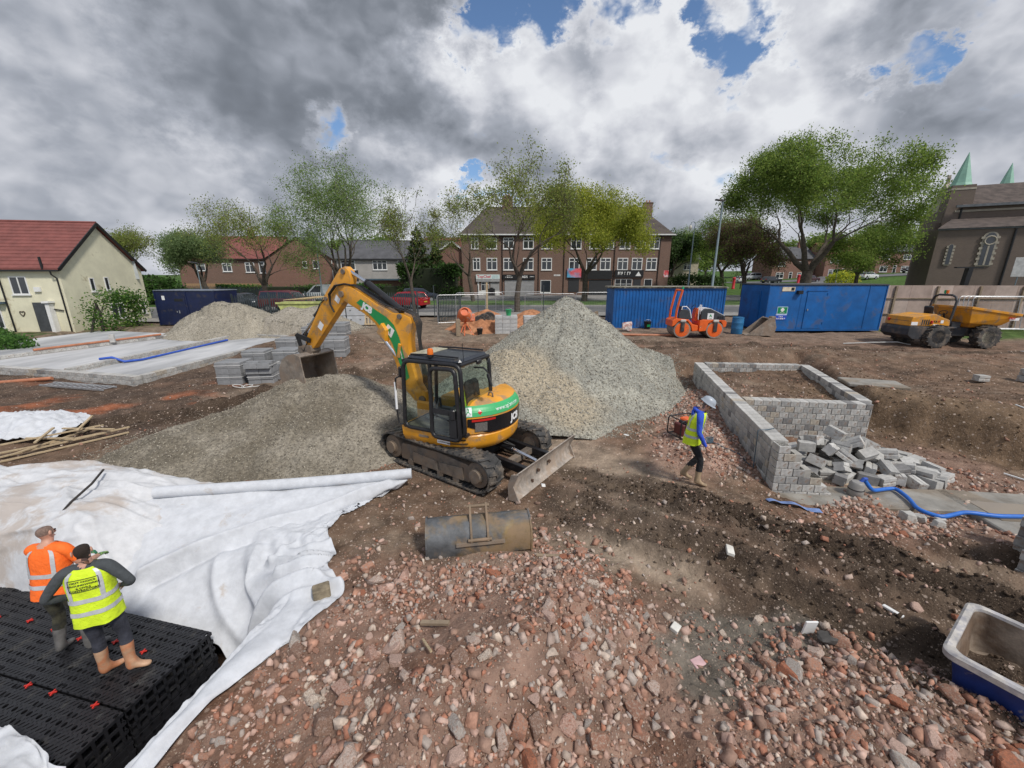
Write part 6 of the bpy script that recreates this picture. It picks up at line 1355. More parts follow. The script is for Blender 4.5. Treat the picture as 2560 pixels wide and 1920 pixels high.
def person(label, loc, facing, P, cols, short=False, vest=None, tape=None, head='bald', gloves=None, boots_h=.30, lettering=None, hood=None):
    t = thing('person', label, 'person', loc, math.atan2(facing[1], facing[0]) - math.pi / 2)
    V = {k: Vector(v) for k, v in P.items()}; J = {}; E = []
    def j(k, co, rx, ry=None): J[k] = (tuple(co), rx, ry or rx)
    j('pelvis', V['pelvis'], .145, .115); j('waist', V['pelvis'].lerp(V['chest'], .45), .140, .105); j('chest', V['chest'], .165, .120); j('collar', V['neck'] - Vector((0, 0, .05)), .105, .085); j('neck', V['neck'], .058, .058)
    hd_ = V['head']; hv = (hd_ - V['neck']).normalized(); j('skull', hd_, .078, .092); j('crown', hd_ + hv * .075, .058, .072)
    ff = V.get('look', Vector((0, 1, 0))); ff = (ff - hv * ff.dot(hv)).normalized(); j('jaw', hd_ - hv * .075 + ff * .035, .048, .050)
    E += [('pelvis', 'waist'), ('waist', 'chest'), ('chest', 'collar'), ('collar', 'neck'), ('neck', 'jaw'), ('jaw', 'skull'), ('skull', 'crown')]
    for s, sg in (('l', -1), ('r', 1)):
        j(s + 'sh', V[s + 'sh'], .068); j(s + 'el', V[s + 'el'], .047); j(s + 'fo', V[s + 'el'].lerp(V[s + 'wr'], .35), .046); j(s + 'wr', V[s + 'wr'], .030, .026)
        E += [('collar', s + 'sh'), (s + 'sh', s + 'el'), (s + 'el', s + 'fo'), (s + 'fo', s + 'wr')]
        hand(J, E, s + 'wr', s + 'h', V[s + 'wr'] - V[s + 'fo'] if s + 'fo' in V else V[s + 'wr'] - V[s + 'el'], V.get(s + 'hup', Vector((0, 0, 1))), sg, .7)
        hip = V['pelvis'] + V.get('hipdir', Vector((1, 0, 0))) * .095 * sg - Vector((0, 0, .06)); j(s + 'hip', hip, .098); j(s + 'th', hip.lerp(V[s + 'kn'], .5), .083); j(s + 'kn', V[s + 'kn'], .062); j(s + 'ca', V[s + 'kn'].lerp(V[s + 'an'], .4), .066); j(s + 'an', V[s + 'an'], .050)
        td = V[s + 'toe']; td = td.normalized(); he = V[s + 'an'] - Vector((0, 0, .055)) - td * .04; j(s + 'heel', he, .042, .036); j(s + 'ball', V[s + 'an'] - Vector((0, 0, .055)) + td * .12, .045, .033); j(s + 'tip', V[s + 'an'] - Vector((0, 0, .06)) + td * .19, .036, .027)
        E += [('pelvis', s + 'hip'), (s + 'hip', s + 'th'), (s + 'th', s + 'kn'), (s + 'kn', s + 'ca'), (s + 'ca', s + 'an'), (s + 'an', s + 'heel'), (s + 'an', s + 'ball'), (s + 'ball', s + 'tip')]
    mats = [SKIN, cols['top'], cols['legs'], cols['boots'], gloves or SKIN, M('hair_' + label[10:19], cols.get('hair', (.2, .15, .12)), .8, var=.2, vs=40, bump=.03, bs=80)]
    def region(a, b, tt, c):
        ks = (a, b)
        if any(k in ('skull', 'crown', 'jaw') for k in ks) or b == 'neck' or a == 'neck':
            if head == 'hair' and (c - hd_).dot(hv) > -.02 and (c - hd_).dot(ff) < .045: return 5
            if head == 'hair' and (c - hd_).dot(ff) < -.0 and (c - hd_).dot(hv) > -.09: return 5
            if head == 'bald' and (c - hd_).dot(hv) > -.03 and (c - hd_).dot(ff) < .05: return 5
            return 0
        if any(len(k) > 2 and k[1] == 'h' and k[2] in 'pft' and k[0] in 'lr' and k not in ('lhip', 'rhip') for k in ks): return 4
        if a[1:] in ('sh', 'el', 'fo') and a[0] in 'lr':
            if short: return 1 if (a[1:] == 'sh' and tt < .62) else 0
            return 1
        if a[1:] in ('an', 'ball', 'heel') or b[1:] in ('an', 'heel', 'ball', 'tip'):
            return 3 if c.z < boots_h + P['lan'][2] * 0 + min(P['lan'][2], P['ran'][2]) - .09 else 2
        if a in ('lkn', 'rkn', 'lca', 'rca') and c.z < boots_h: return 3
        if a in ('pelvis',) and b in ('waist',) and tt > .45 or a in ('waist', 'chest', 'collar'): return 1
        return 2
    body = link('body', skinned('body', J, E, mats, region), t)
    ht = []
    for sg in (-1, 1):     # ears and eyes, nose and mouth on the one head
        sd = hv.cross(ff) * sg; e = hd_ + sd * .078 - hv * .005 - ff * .005; ht.append(e)
        MB().add(*[(lambda v, f: ([e + sd * p[0] * .010 + ff * p[1] * .020 + hv * p[2] * .034 for p in v], [tuple(q) for q in f]))(*ico(1))][0]).obj('ear', SKIN, body, smooth=True)
        q = hd_ + ff * .084 + sd * .032 + hv * .0; MB().add(*[(lambda v, f: ([q + Vector(p) * .012 for p in v], [tuple(r) for r in f]))(*ico(1))][0]).obj('eye', M('eye_dark', (.03, .02, .02), .3), body, smooth=True)
    nz = hd_ + ff * .095 - hv * .03; MB().tube([nz + hv * .035 - ff * .008, nz + ff * .012, nz - hv * .012], [.009, .014, .010], 6).obj('nose', SKIN, body, smooth=True); mo = hd_ + ff * .080 - hv * .068; MB().beam(mo - hv.cross(ff) * .022, mo + hv.cross(ff) * .022, .012, .010).obj('mouth', M('lips', (.36, .14, .11), .6), body)
    if vest:
        vm, hem, tight = vest; sp = V['pelvis']; ch = V['chest']; nk = V['neck']; xax = (V['rsh'] - V['lsh']).normalized()
        lv = [(-.10 + hem, .215, .160), (.06, .205, .150), (.22, .205, .142), (.36, .212, .145), (.48, .205, .128), (.535, .170, .105), (.565, .100, .088)]
        rings = []; H_ = .565; fwd = Vector((0, 0, 1)).cross(xax).normalized() 
        def spine(h):
            k = h / H_
            if k < .62: return sp.lerp(ch, k / .62) if k > 0 else sp + (sp - ch).normalized() * (-k * .56)
            return ch.lerp(nk - Vector((0, 0, .02)), (k - .62) / .38)
        def vpt(h, a, off=0.):
            rx = np.interp(h, [q[0] for q in lv], [q[1] for q in lv]) * tight; ry = np.interp(h, [q[0] for q in lv], [q[2] for q in lv]) * tight
            fl = 1 + (.035 * math.sin(a * 5 + 1) + .02 * math.sin(a * 9)) * max(0, .30 - h) / .3 + .012 * math.sin(a * 7 + h * 22)
            c_, s_ = math.cos(a), math.sin(a); ex_ = .75
            u_ = xax * (math.copysign(abs(c_) ** ex_, c_) * (rx * fl + off)) + fwd * (math.copysign(abs(s_) ** ex_, s_) * (ry * fl + off)); return spine(h) + u_
        for h in np.linspace(lv[0][0], H_, 22): rings.append([vpt(h, 2 * math.pi * k / 36) for k in range(36)])
        vo = MB().loft(rings, caps=False).obj('vest', vm, body, smooth=60)
        def tp(mb, quad):
            o = len(mb.v); mb.v += [tuple(q) for q in quad]; mb.f.append((o, o + 1, o + 2, o + 3))
        for h0 in tape or ():
            mb = MB(); n = 40
            for k in range(n): a, b = 2 * math.pi * k / n, 2 * math.pi * (k + 1) / n; tp(mb, (vpt(h0, a, .006), vpt(h0, b, .006), vpt(h0 + .05, b, .006), vpt(h0 + .05, a, .006)))
            mb.obj('reflective_band', REFL, vo, recalc=False)
        for sg in (-1, 1):
            for sf in (-1, 1):
                mb = MB(); hs2 = np.linspace(max(tape) + .05, .545, 9); a0 = sf * (math.pi / 2 - sg * .62)
                for p_, q_ in zip(hs2[:-1], hs2[1:]): tp(mb, (vpt(p_, a0 - .13, .006), vpt(p_, a0 + .13, .006), vpt(q_, a0 + .13, .006), vpt(q_, a0 - .13, .006)))
                mb.obj('reflective_brace', REFL, vo, recalc=False)
        if lettering:
            for k, (s_, z_) in enumerate(lettering):
                o = text(s_, .030, DBLK, vo, Matrix.Identity(4), ext=0, bold=.0008)
                for v in o.data.vertices:
                    h = z_ + v.co.y; a = -math.pi / 2 + math.copysign(math.asin(min(.98, (abs(v.co.x) / .19) ** 1.3333)), v.co.x); v.co = vpt(h, a, .011)
            bx = MB(); cs = [(-.115, .30), (.115, .30), (.115, .455), (-.115, .455)]
            pts = []
            for (x0, h0), (x1, h1) in zip(cs, cs[1:] + cs[:1]):
                for k in range(8): f = k / 8; pts.append(vpt(h0 + (h1 - h0) * f, -math.pi / 2 + (lambda q: math.copysign(math.asin(min(.98, (abs(q) / .19) ** 1.3333)), q))(x0 + (x1 - x0) * f), .008))
            bx.tube(pts, .003, 4, closed=True); bx.obj('print_frame', DBLK, vo)
    return t, body, V, hv, ff
BASE = dict(pelvis=(0, 0, .95), chest=(0, .0, 1.30), neck=(0, .0, 1.50), head=(0, .02, 1.63), lsh=(-.185, 0, 1.44), rsh=(.185, 0, 1.44))
ORGV = M('hivis_orange', (.95, .16, .015), .7, var=.07, vs=5, bump=.03, bs=7); YELV = M('hivis_yellow', (.62, .80, .02), .7, var=.07, vs=5, bump=.03, bs=7)
CAMO = M('camo_trousers', (.045, .042, .025), .9, var=.35, vs=9, c2=(.02, .02, .016), c2s=6, bump=.035, bs=8)
# bald worker in orange shirt, arms reaching forward
person('person in orange hi-vis shirt and camouflage trousers reaching out with gloves', (-5.42, 3.95, -.5), (-.12, 1), dict(BASE, chest=(.0, .05, 1.30), neck=(.0, .07, 1.49), head=(-.01, .09, 1.62), look=(.1, 1, .1),
    lsh=(-.19, .05, 1.43), rsh=(.19, .05, 1.43), lel=(-.17, .22, 1.19), lwr=(.02, .36, 1.13), rel=(.29, .10, 1.16), rwr=(.24, .33, 1.10), lkn=(-.12, .06, .50), lan=(-.15, -.02, .09), rkn=(.12, .08, .50), ran=(.16, .0, .09), ltoe=(-.1, 1, 0), rtoe=(.75, .65, 0)),
    dict(top=ORGV, legs=CAMO, boots=M('grey_boot', (.12, .115, .11), .6, var=.25, vs=8), hair=(.28, .19, .15)), short=True, vest=(ORGV, .02, .90), tape=(.06, .19), head='bald', gloves=M('green_glove', (.30, .42, .10), .8, c2=(.02, .14, .08), c2s=14, var=.1), boots_h=.34)
for k, (x, y) in enumerate(((-5.32, 3.90), (-5.55, 3.98))): pass
GREYJ = M('grey_jumper', (.055, .062, .066), .9, var=.12, vs=8, bump=.03, bs=8); NAVYT = M('navy_trousers', (.035, .037, .05), .9, var=.25, vs=7, bump=.035, bs=8)
ORB = M('tan_orange_boot', (.47, .19, .09), .6, var=.2, vs=6, c2=(.42, .26, .16), c2s=5)
person('person in yellow hi-vis vest with hands on hips and tan rubber boots', (-4.62, 3.66, -.5), (-.42, .9), dict(BASE, head=(-.01, .05, 1.63), chest=(0, .02, 1.30), neck=(0, .03, 1.49), look=(-.15, 1, 0), lel=(-.36, -.06, 1.20), lwr=(-.20, .13, 1.06), rel=(.37, -.08, 1.21), rwr=(.20, .13, 1.06), lhup=(-.5, .5, .6), rhup=(.5, .5, .6),
    lkn=(-.11, .05, .50), lan=(-.12, .03, .09), rkn=(.12, .06, .50), ran=(.13, -.02, .09), ltoe=(.8, .75, 0), rtoe=(1, -.05, 0)),
    dict(top=GREYJ, legs=NAVYT, boots=ORB, hair=(.035, .022, .015)), vest=(YELV, -.04, .93), tape=(.0, .15), head='hair', boots_h=.36, lettering=(('FIRST CHOICE', .425), ('GROUNDWORKS', .385), ('& CIVILS', .347), ('CONTRACTORS', .318)))
BLUEH = M('blue_hoodie', (.03, .085, .52), .85, var=.1, vs=7, bump=.03, bs=8)
p3, b3, V3, hv3, ff3 = person('person in grey hard hat and blue hoodie walking with head bowed', (3.42, 7.05, g1(3.42, 7.05) + .03), (.93, -.36), dict(BASE, chest=(0, .04, 1.28), neck=(0, .09, 1.47), head=(0, .16, 1.585), look=(0, .85, -.6), lsh=(-.185, .07, 1.40), rsh=(.185, .07, 1.40), lel=(-.25, .02, 1.11), lwr=(-.22, .16, .88), rel=(.25, .08, 1.11), rwr=(.22, .22, .85),
    lhup=(-1, 0, 0), rhup=(1, 0, 0), lkn=(-.10, .16, .51), lan=(-.10, -.10, .12), rkn=(.10, .18, .52), ran=(.11, .16, .09), ltoe=(0, 1, -.1), rtoe=(0, 1, 0)),
    dict(top=BLUEH, legs=M('black_joggers', (.015, .015, .017), .9, var=.3, vs=6, dirt=(.10, .08, .065), da=.2, bump=.035, bs=8), boots=M('tan_boot', (.36, .26, .16), .75, var=.2, vs=7, dirt=(.2, .15, .1), da=.35)), vest=(YELV, -.02, .98), tape=(.02, .17), head='hair', boots_h=.30)
hat = MB(); hc = V3['head'] + hv3 * .03 - ff3 * .0; sd3 = hv3.cross(ff3)
rg = []
for r, z in ((.125, -.01), (.128, .0), (.118, .012), (.112, .05), (.095, .09), (.06, .115), (.015, .125)): rg.append([hc + sd3 * (r * .92 * math.cos(a)) + ff3 * (r * 1.12 * math.sin(a) * (1.16 if (z < .005 and math.sin(a) > .3) else 1)) + hv3 * (z + .015) for a in np.linspace(0, 2 * math.pi, 25)[:-1]])
hat.loft(rg).obj('hard_hat', M('hat_grey', (.36, .40, .45), .35, var=.05), b3, smooth=40)
hdm = MB(); nb = V3['neck'] - Vector((0, .06, .02)); hdm.tube([nb + Vector((.085 * math.cos(a), .075 * math.sin(a) + .02, .01 - .03 * math.sin(a))) for a in np.linspace(0, 2 * math.pi, 15)[:-1]], .035, 8, closed=True); hdm.box((nb.x, nb.y - .07, nb.z - .06), (.18, .06, .14), None, .03); hdm.obj('hood', BLUEH, b3, smooth=60)
# ================================================================ buildings
UPVC = M('white_frame', (.72, .72, .70), .5, var=.05); WGL = glass(); BLACKG = M('gutter_black', (.012, .012, .013), .4, var=.1)
def brickmat(name, c1, c2, mort=(.30, .26, .22), s=1.):
    m = M(name, c1, .9, var=.18, vs=.7); nt = m.node_tree; N = nt.nodes; L = nt.links; b = N['Principled BSDF']
    old = b.inputs['Base Color'].links[0].from_socket if b.inputs['Base Color'].links else None
    bt = N.new('ShaderNodeTexBrick'); bt.inputs['Color1'].default_value = (*c1, 1); bt.inputs['Color2'].default_value = (*c2, 1); bt.inputs['Mortar'].default_value = (*mort, 1)
    bt.inputs['Scale'].default_value = 1; bt.inputs['Brick Width'].default_value = .225 * s; bt.inputs['Row Height'].default_value = .075 * s; bt.inputs['Mortar Size'].default_value = .008 * s
    tc = next(n for n in N if n.type == 'TEX_COORD'); sp = N.new('ShaderNodeSeparateXYZ'); L.new(tc.outputs['Object'], sp.inputs[0])
    ad = N.new('ShaderNodeMath'); L.new(sp.outputs[0], ad.inputs[0]); L.new(sp.outputs[1], ad.inputs[1])
    cb = N.new('ShaderNodeCombineXYZ'); L.new(ad.outputs[0], cb.inputs[0]); L.new(sp.outputs[2], cb.inputs[1]); L.new(cb.outputs[0], bt.inputs['Vector'])
    mx = N.new('ShaderNodeMix'); mx.data_type = 'RGBA'; mx.blend_type = 'MIX'; mx.inputs[0].default_value = .75; L.new(old, mx.inputs[6]); L.new(bt.outputs[0], mx.inputs[7]); L.new(mx.outputs[2], b.inputs['Base Color']); return m
BRK = brickmat('red_brick', (.20, .085, .055), (.15, .065, .045)); BRKD = brickmat('brown_brick', (.165, .085, .058), (.12, .062, .045)); CHB = brickmat('church_brick', (.15, .112, .088), (.12, .09, .072), (.18, .15, .125))
RED_T = M('red_tile', (.19, .062, .052), .85, var=.15, vs=1.5, bump=.01, bs=8); DRK_T = M('brown_tile', (.075, .060, .052), .9, var=.2, vs=1.2, bump=.01, bs=8); SLT = M('grey_tile', (.085, .085, .09), .9, var=.18, vs=1.2)
def P3(ax, u, y, z): return (u, y, z) if ax == 'f' else (y, u, z)
def window(par, u, z, w, h, ax='f', off=0., nx=2, sill=True, transom=False, bw=.06, name='window', sgn=-1):
    """window on a wall plane: ax 'f' faces -y at y=off, ax 's' faces +x (sgn 1) or -x (sgn -1) at x=off"""
    def bx(u0, u1, z0, z1, d0, d1):
        m = MB(); q = (off + sgn * d0, off + sgn * d1)
        return m.bb(u0, u1, min(q), max(q), z0, z1) if ax == 'f' else m.bb(min(q), max(q), u0, u1, z0, z1)
    g = bx(u - w / 2 + bw * .6, u + w / 2 - bw * .6, z - h / 2 + bw * .6, z + h / 2 - bw * .6, .004, .018).obj(name, WGL, par)
    f = MB()
    bars = [(u - w / 2, u - w / 2 + bw, z - h / 2, z + h / 2), (u + w / 2 - bw, u + w / 2, z - h / 2, z + h / 2), (u - w / 2 + bw, u + w / 2 - bw, z - h / 2, z - h / 2 + bw), (u - w / 2 + bw, u + w / 2 - bw, z + h / 2 - bw, z + h / 2)]
    for k in range(1, nx): c = u - w / 2 + w * k / nx; bars.append((c - bw * .5, c + bw * .5, z - h / 2 + bw, z + h / 2 - bw))
    if transom: bars.append((u - w / 2 + bw, u + w / 2 - bw, z + h * .18, z + h * .18 + bw * .8))
    for k, b in enumerate(bars): q = bx(*b, .003, .045 + .002 * (k > 3)); f.add(q.v, q.f)
    f.obj('frame', UPVC, g, recalc=False)
    if sill: bx(u - w / 2 - .06, u + w / 2 + .06, z - h / 2 - .07, z - h / 2 - .002, .003, .10).obj('sill', UPVC, g)
    return g
def gable_house(par, W, D, ev, rg, wall, roof, over=.25, courses=0, hip=0.):
    """ridge along x, front at y=0"""
    if not hip:
        w = MB().prism([(0, -.6), (D, -.6), (D, ev), (D / 2, rg - .08), (0, ev)], 0, W, 'x').obj('wall', wall, par)
    else: w = MB().bb(0, W, 0, D, -.6, ev).obj('wall', wall, par)
    r0 = None
    for s in (0, 1):
        y0, y1 = (-over, D / 2) if s == 0 else (D + over, D / 2); sl = (rg - ev) / (D / 2); z0 = ev - over * sl + .05
        if hip: vs = [(-over, y0, z0), (W + over, y0, z0), (W - hip, y1, rg + .05), (hip, y1, rg + .05)]
        else: vs = [(-over, y0, z0), (W + over, y0, z0), (W + over, y1, rg + .05), (-over, y1, rg + .05)]
        m = MB().add(vs + [(x, y, z + .10) for x, y, z in vs], [(0, 1, 2, 3), (4, 7, 6, 5), (0, 4, 5, 1), (1, 5, 6, 2), (2, 6, 7, 3), (3, 7, 4, 0)]); o = m.obj('roof', roof, par)
        if s == 0:
            r0 = o
            if courses:
                for k in range(courses):
                    a, b = k / courses, (k + 1) / courses; f = lambda t: (y0 + (y1 - y0) * t, z0 + (rg + .05 - z0) * t + .10)
                    (ya, za), (yb, zb) = f(a), f(b)
                    MB().add([(-over - .02, ya, za + .003), (W + over + .02, ya, za + .003), (W + over + .02, ya, za + .05), (-over - .02, ya, za + .05), (W + over + .02, yb, zb + .004), (-over - .02, yb, zb + .004)], [(0, 1, 2, 3), (3, 2, 4, 5), (0, 3, 5), (1, 4, 2)]).obj('tile_course', roof, o)
    if hip:
        for x0, xr in ((-over, hip), (W + over, W - hip)):
            z0 = ev - over * (rg - ev) / (D / 2) + .05; MB().add([(x0, -over, z0 + .1), (x0, D + over, z0 + .1), (xr, D / 2, rg + .151)], [(0, 1, 2)]).obj('roof', roof, par)
    MB().tube([(hip - (0 if hip else over), D / 2, rg + .16), (W - hip + (0 if hip else over), D / 2, rg + .16)], .09, 6).obj('ridge', roof, par)
    MB().bb(-over, W + over, -over - .09, -over, ev - over * .6 - .08, ev - over * .6 + .03).obj('gutter', BLACKG, par)
    return w, r0
def chimney(par, x, y, z, h=1.6, w=.7, mat=BRK):
    c = MB().bb(x - w / 2, x + w / 2, y - .35, y + .35, z - .5, z + h).obj('chimney', mat, par); MB().bb(x - w / 2 - .05, x + w / 2 + .05, y - .4, y + .4, z + h, z + h + .1).obj('cap', mat, c)
    for k in (-.2, .2): MB().cyl((x + k, y, z + h + .1), (x + k, y, z + h + .4), .1, n=8).obj('pot', M('pot', (.4, .16, .09), .8), c)
# ---- cream rendered house
CREAM = M('cream_render', (.68, .65, .48), .9, var=.08, vs=.8, bump=.006, bs=10, dirt=(.42, .37, .24), da=.12, ds=.8)
chz = .25
hh = thing('cream_house', 'cream rendered house with red tiled roof and gable end', 'house', (-29.9 - 14 * math.cos(R(10)), 27.4 - 14 * math.sin(R(10)), chz), R(10))
W_ = 14; D_h = 7.7
wl, rf0 = gable_house(hh, W_, D_h, 4.25, 7.35, CREAM, RED_T, .22, 14)
for sg in (0, 1):
    y0, y1 = ((-.25, D_h / 2) if sg == 0 else (D_h + .25, D_h / 2)); MB().beam((W_ + .24, y0, 4.15), (W_ + .24, y1, 7.42), .06, .20).obj('bargeboard', BLACKG, hh)
for u, z, w, h, n in ((13.2 - 1.6, 3.15, .95, 1.15, 2), (9.3, 3.1, 1.9, 1.2, 3), (5, 3.1, 1.2, 1.2, 2)): window(hh, u, z, w, h, 'f', 0, n)
window(hh, 9.0, 1.1, 2.3, 1.45, 'f', 0, 3); window(hh, 4.6, 1.1, 2.0, 1.4, 'f', 0, 3)
for u, z, w, h, n in ((2.4, 3.15, .42, .95, 1), (3.75, 3.2, .42, .95, 1), (4.2, 1.15, 1.35, 1.15, 2), (7.0, 1.2, .45, .95, 1)): window(hh, u, z, w, h, 's', W_, n, sgn=1)
dr = MB().bb(12.0, 12.95, -.02, .01, -.02, 2.05).obj('door', M('grey_door', (.06, .065, .07), .5), hh); MB().bb(11.92, 12.0, -.04, .0, 0, 2.12).obj('frame', CREAM, dr); MB().bb(12.98, 13.2, -.4, -.02, 0, 1.95).obj('open_leaf', UPVC, dr); MB().bb(12.9, 13.3, -.5, -.01, 2.02, 2.14).obj('lamp_hood', UPVC, dr)
for u in (13.75, 10.55):
    MB().tube([(u, -.30, 4.05), (u, -.28, 3.85), (u + .1, -.08, 3.6), (u + .1, -.07, .1)], .045, 8).obj('downpipe', BLACKG, hh)
MB().tube([(13.2, -.07, 1.6), (13.7, -.07, 1.5)], .04, 6).obj('downpipe', BLACKG, hh); MB().bb(7.6, 10.6, -.35, .0, 1.98, 2.12).obj('porch_canopy', M('lead_grey', (.06, .065, .07), .7), hh); MB().bb(12.4, 12.75, -.12, -.01, 2.75, 3.05).obj('meter_box', UPVC, hh)
MB().tube([(11.3 + .14 * math.sin(a) ** 3, -.03, 1.35 + .012 * (13 * math.cos(a) - 5 * math.cos(2 * a) - 2 * math.cos(3 * a))) for a in np.linspace(0, 6.28, 20)[:-1]], .03, 5, closed=True).obj('heart_ornament', M('heart', (.10, .08, .06), .8), hh)
MB().tube([(9.3, -.1, 4.0), (9.15, .3, 6.4), (9.1, .3, 6.9)], .02, 5).obj('aerial_pole', STEEL, hh); MB().cyl((13.3, -.2, 4.2), (13.3, -.22, 4.95), .07, n=8).obj('flue', BLACKG, hh)
# ---- shop parade
sp = thing('shop_parade', 'three storey brown brick shop parade with hipped tile roof', 'building', (-6.9, 57.6, 1.25), 0)
SW = 28.6; wl, r0 = gable_house(sp, SW, 9, 8.25, 12.1, BRKD, DRK_T, .35, 0, 3.2)
def zx(z): return (1040 + z / 3.456 - 1280) / 1000 * 54.9 + 6.9
def up_row(xs, zc, h, w=1.45):
    for k, q in enumerate(xs): window(sp, zx(q), zc, w if k not in (0,) else 1.0, h, 'f', 0, 2, True, True, .10)
up_row((510, 655, 800, 970, 1130, 1380, 1540, 1660, 1800, 1930, 2050), 7.05, 1.45); up_row((522, 655, 800, 970, 1130, 1370, 1520, 1640, 1790, 1915, 2040), 4.35, 1.6)
MB().bb(-.4, SW + .4, -.42, -.34, 8.0, 8.22).obj('fascia', UPVC, sp); chimney(sp, zx(790), 4.5, 11.9, 1.7, 1.5, BRKD); chimney(sp, SW - 2.2, 4.5, 11.0, 1.8, 1.2, BRKD); 
def shop(u0, u1, z0, z1, cols, txt, tcol, tsize, body, sub=None, bold=.01):
    s = MB().bb(zx(u0), zx(u1), -.22, -.004, z0, z1).obj('shop_sign', cols, sp)
    if txt: text(txt, tsize, tcol, s, frame_mtx(((zx(u0) + zx(u1)) / 2 + (sub or 0), -.226, (z0 + z1) / 2), (1, 0, 0), (0, 0, 1)), bold=bold)
    return s
CREAMS = M('sign_cream', (.62, .70, .68), .5, var=.05); SHUT = M('shutter_grey', (.34, .34, .34), .6, .2, var=.1, vs=2); SHUTD = M('shutter_dark', (.025, .027, .03), .6, var=.1)
s = shop(515, 722, 2.35, 2.95, CREAMS, 'TopChef', M('sign_red', (.55, .02, .05), .5), .52, None, -.55); 
for k in range(3): strokes(s, zx(655), zx(712), -.221, 2.78 - k * .15, .07, M('sign_teal', (.05, .3, .35), .5), 20 + k)
MB().bb(zx(515), zx(722), -.24, -.004, 1.98, 2.33).obj('shutter_box', SHUT, sp); MB().bb(zx(540), zx(720), -.06, -.004, 0, .75).obj('stall_riser', UPVC, sp); window(sp, zx(592), 1.35, 1.1, 1.2, 'f', 0, 2, False, True); MB().bb(zx(640), zx(718), -.05, -.004, .76, 1.9).obj('shutter', SHUT, sp); MB().bb(zx(526), zx(540), -.05, -.004, 0, 2.0).obj('shop_door', UPVC, sp)
s = shop(750, 1030, 2.30, 2.95, BLACK, 'HEADS', WHITE, .42, None, .55); strokes(s, zx(770), zx(838), -.221, 2.58, .13, WHITE, 5); strokes(s, zx(785), zx(825), -.221, 2.78, .09, WHITE, 6); strokes(s, zx(985), zx(1025), -.221, 2.66, .12, WHITE, 8);
sh = MB(); 
for k in range(22): sh.bb(zx(765), zx(1024), -.05 - .012 * (k % 2), -.004, .02 + k * .1, .115 + k * .1)
sh.obj('roller_shutter', SHUT, sp, recalc=False); window(sp, zx(1126), 1.35, 1.45, 1.7, 'f', 0, 1, True, False, .07)
s = shop(1310, 1432, 2.55, 3.75, M('sign_sky', (.10, .38, .60), .5, var=.3, vs=.8, c2=(.65, .1, .12), c2s=.5), None, None, 0, None)
MB().bb(zx(1325), zx(1418), -.06, -.004, .6, 2.2).obj('roller_shutter', SHUTD, sp); MB().bb(zx(1322), zx(1421), -.1, -.004, 2.21, 2.42).obj('shutter_box', BLACK, sp)
MB().bb(zx(1472), zx(1502), -.05, -.004, 0, 2.05).obj('timber_door', M('door_brown', (.22, .09, .04), .6), sp); MB().bb(zx(1505), zx(1702), -.06, -.004, 0, 2.2).obj('roller_shutter', SHUTD, sp); shop(1440, 1702, 2.35, 3.5, BLACK, None, None, 0, None)
s = shop(1728, 1975, 2.55, 3.55, BLACK, None, WHITE, .5, None, -.6); strokes(s, zx(1752), zx(1862), -.221, 3.1, .42, WHITE, 9); MB().prism([(zx(1905), 2.75), (zx(1955), 2.75), (zx(1930), 3.35)], -.235, -.222).obj('sign_triangle', WHITE, s); window(sp, zx(1808), 1.25, 2.4, 2.2, 'f', 0, 3, False, True); MB().bb(zx(1895), zx(1960), -.05, -.004, 0, 2.3).obj('shop_door', SHUTD, sp)
window(sp, zx(2024), 1.6, 1.1, 1.5, 'f', 0, 1); MB().bb(zx(1195), zx(1252), -.03, -.004, 2.75, 2.95).obj('street_sign', WHITE, sp); strokes(sp, zx(1200), zx(1247), -.031, 2.85, .1, BLACK, 11)
MB().bb(zx(2130), zx(2170), -1.1, -1.0, 2.6, 3.5).obj('hanging_sign', M('hang_red', (.6, .05, .06), .5, c2=(.7, .7, .7), c2s=2), sp)
for u in (745, 1060, 1280, 1715, 2100): MB().tube([(zx(u), -.12, 8.0), (zx(u), -.06, .1)], .05, 6).obj('downpipe', BLACKG, sp)
# ---- red brick houses and grey rendered terrace
def simple_house(name, label, x, y, rz, W, D, ev, rg, wall, roof, wins, hip=0., chim=None, z=None, swins=()):
    t = thing(name, label, 'house', (x, y, g1(x, y, False) if z is None else z), rz); gable_house(t, W, D, ev, rg, wall, roof, .25, 0, hip)
    for w in wins: window(t, *w[:4], 'f', 0, w[4] if len(w) > 4 else 2, True, True, .09)
    for w in swins: window(t, *w[:4], 's', W, 1, True, False, .09, sgn=1)
    if chim: chimney(t, chim, D / 2, rg - .2, 1.3)
    return t
simple_house('brick_house', 'red brick house with red roof behind the parked cars', -44.5, 60.5, R(4), 10, 8, 5.2, 8.3, BRKD, RED_T, [(6.2, 3.9, 1.3, 1.4, 2), (8.6, 3.9, 2.2, 1.6, 3), (3, 3.9, 1.3, 1.2), (3.4, 1.0, 1.6, .9), (6.4, 1.0, 1.3, .9), (9.0, .9, 1.6, 1.9)], 0, 5)
t = thing('brick_house', 'red brick house turned gable end to the road', 'house', (-35.2, 59.5, g1(-35, 59, False)), R(6)); W2 = 9.5
MB().prism([(0, -.6), (W2, -.6), (W2, 5.0), (W2 / 2, 8.0), (0, 5.0)], 0, 11).obj('wall', BRK, t)
for s in (0, 1): MB().add([(-.3 if s == 0 else W2 + .3, -.3, 4.85), (W2 / 2, -.3, 8.1), (W2 / 2, 11, 8.1), (-.3 if s == 0 else W2 + .3, 11, 4.85)], [(0, 1, 2, 3)]).obj('roof', SLT, t)
for u, z, w, h in ((5.4, 4.3, .6, .9), (6.9, 4.3, .75, 1.1), (1.6, .6, .8, .8)): window(t, u, z, w, h, 'f', 0, 1)
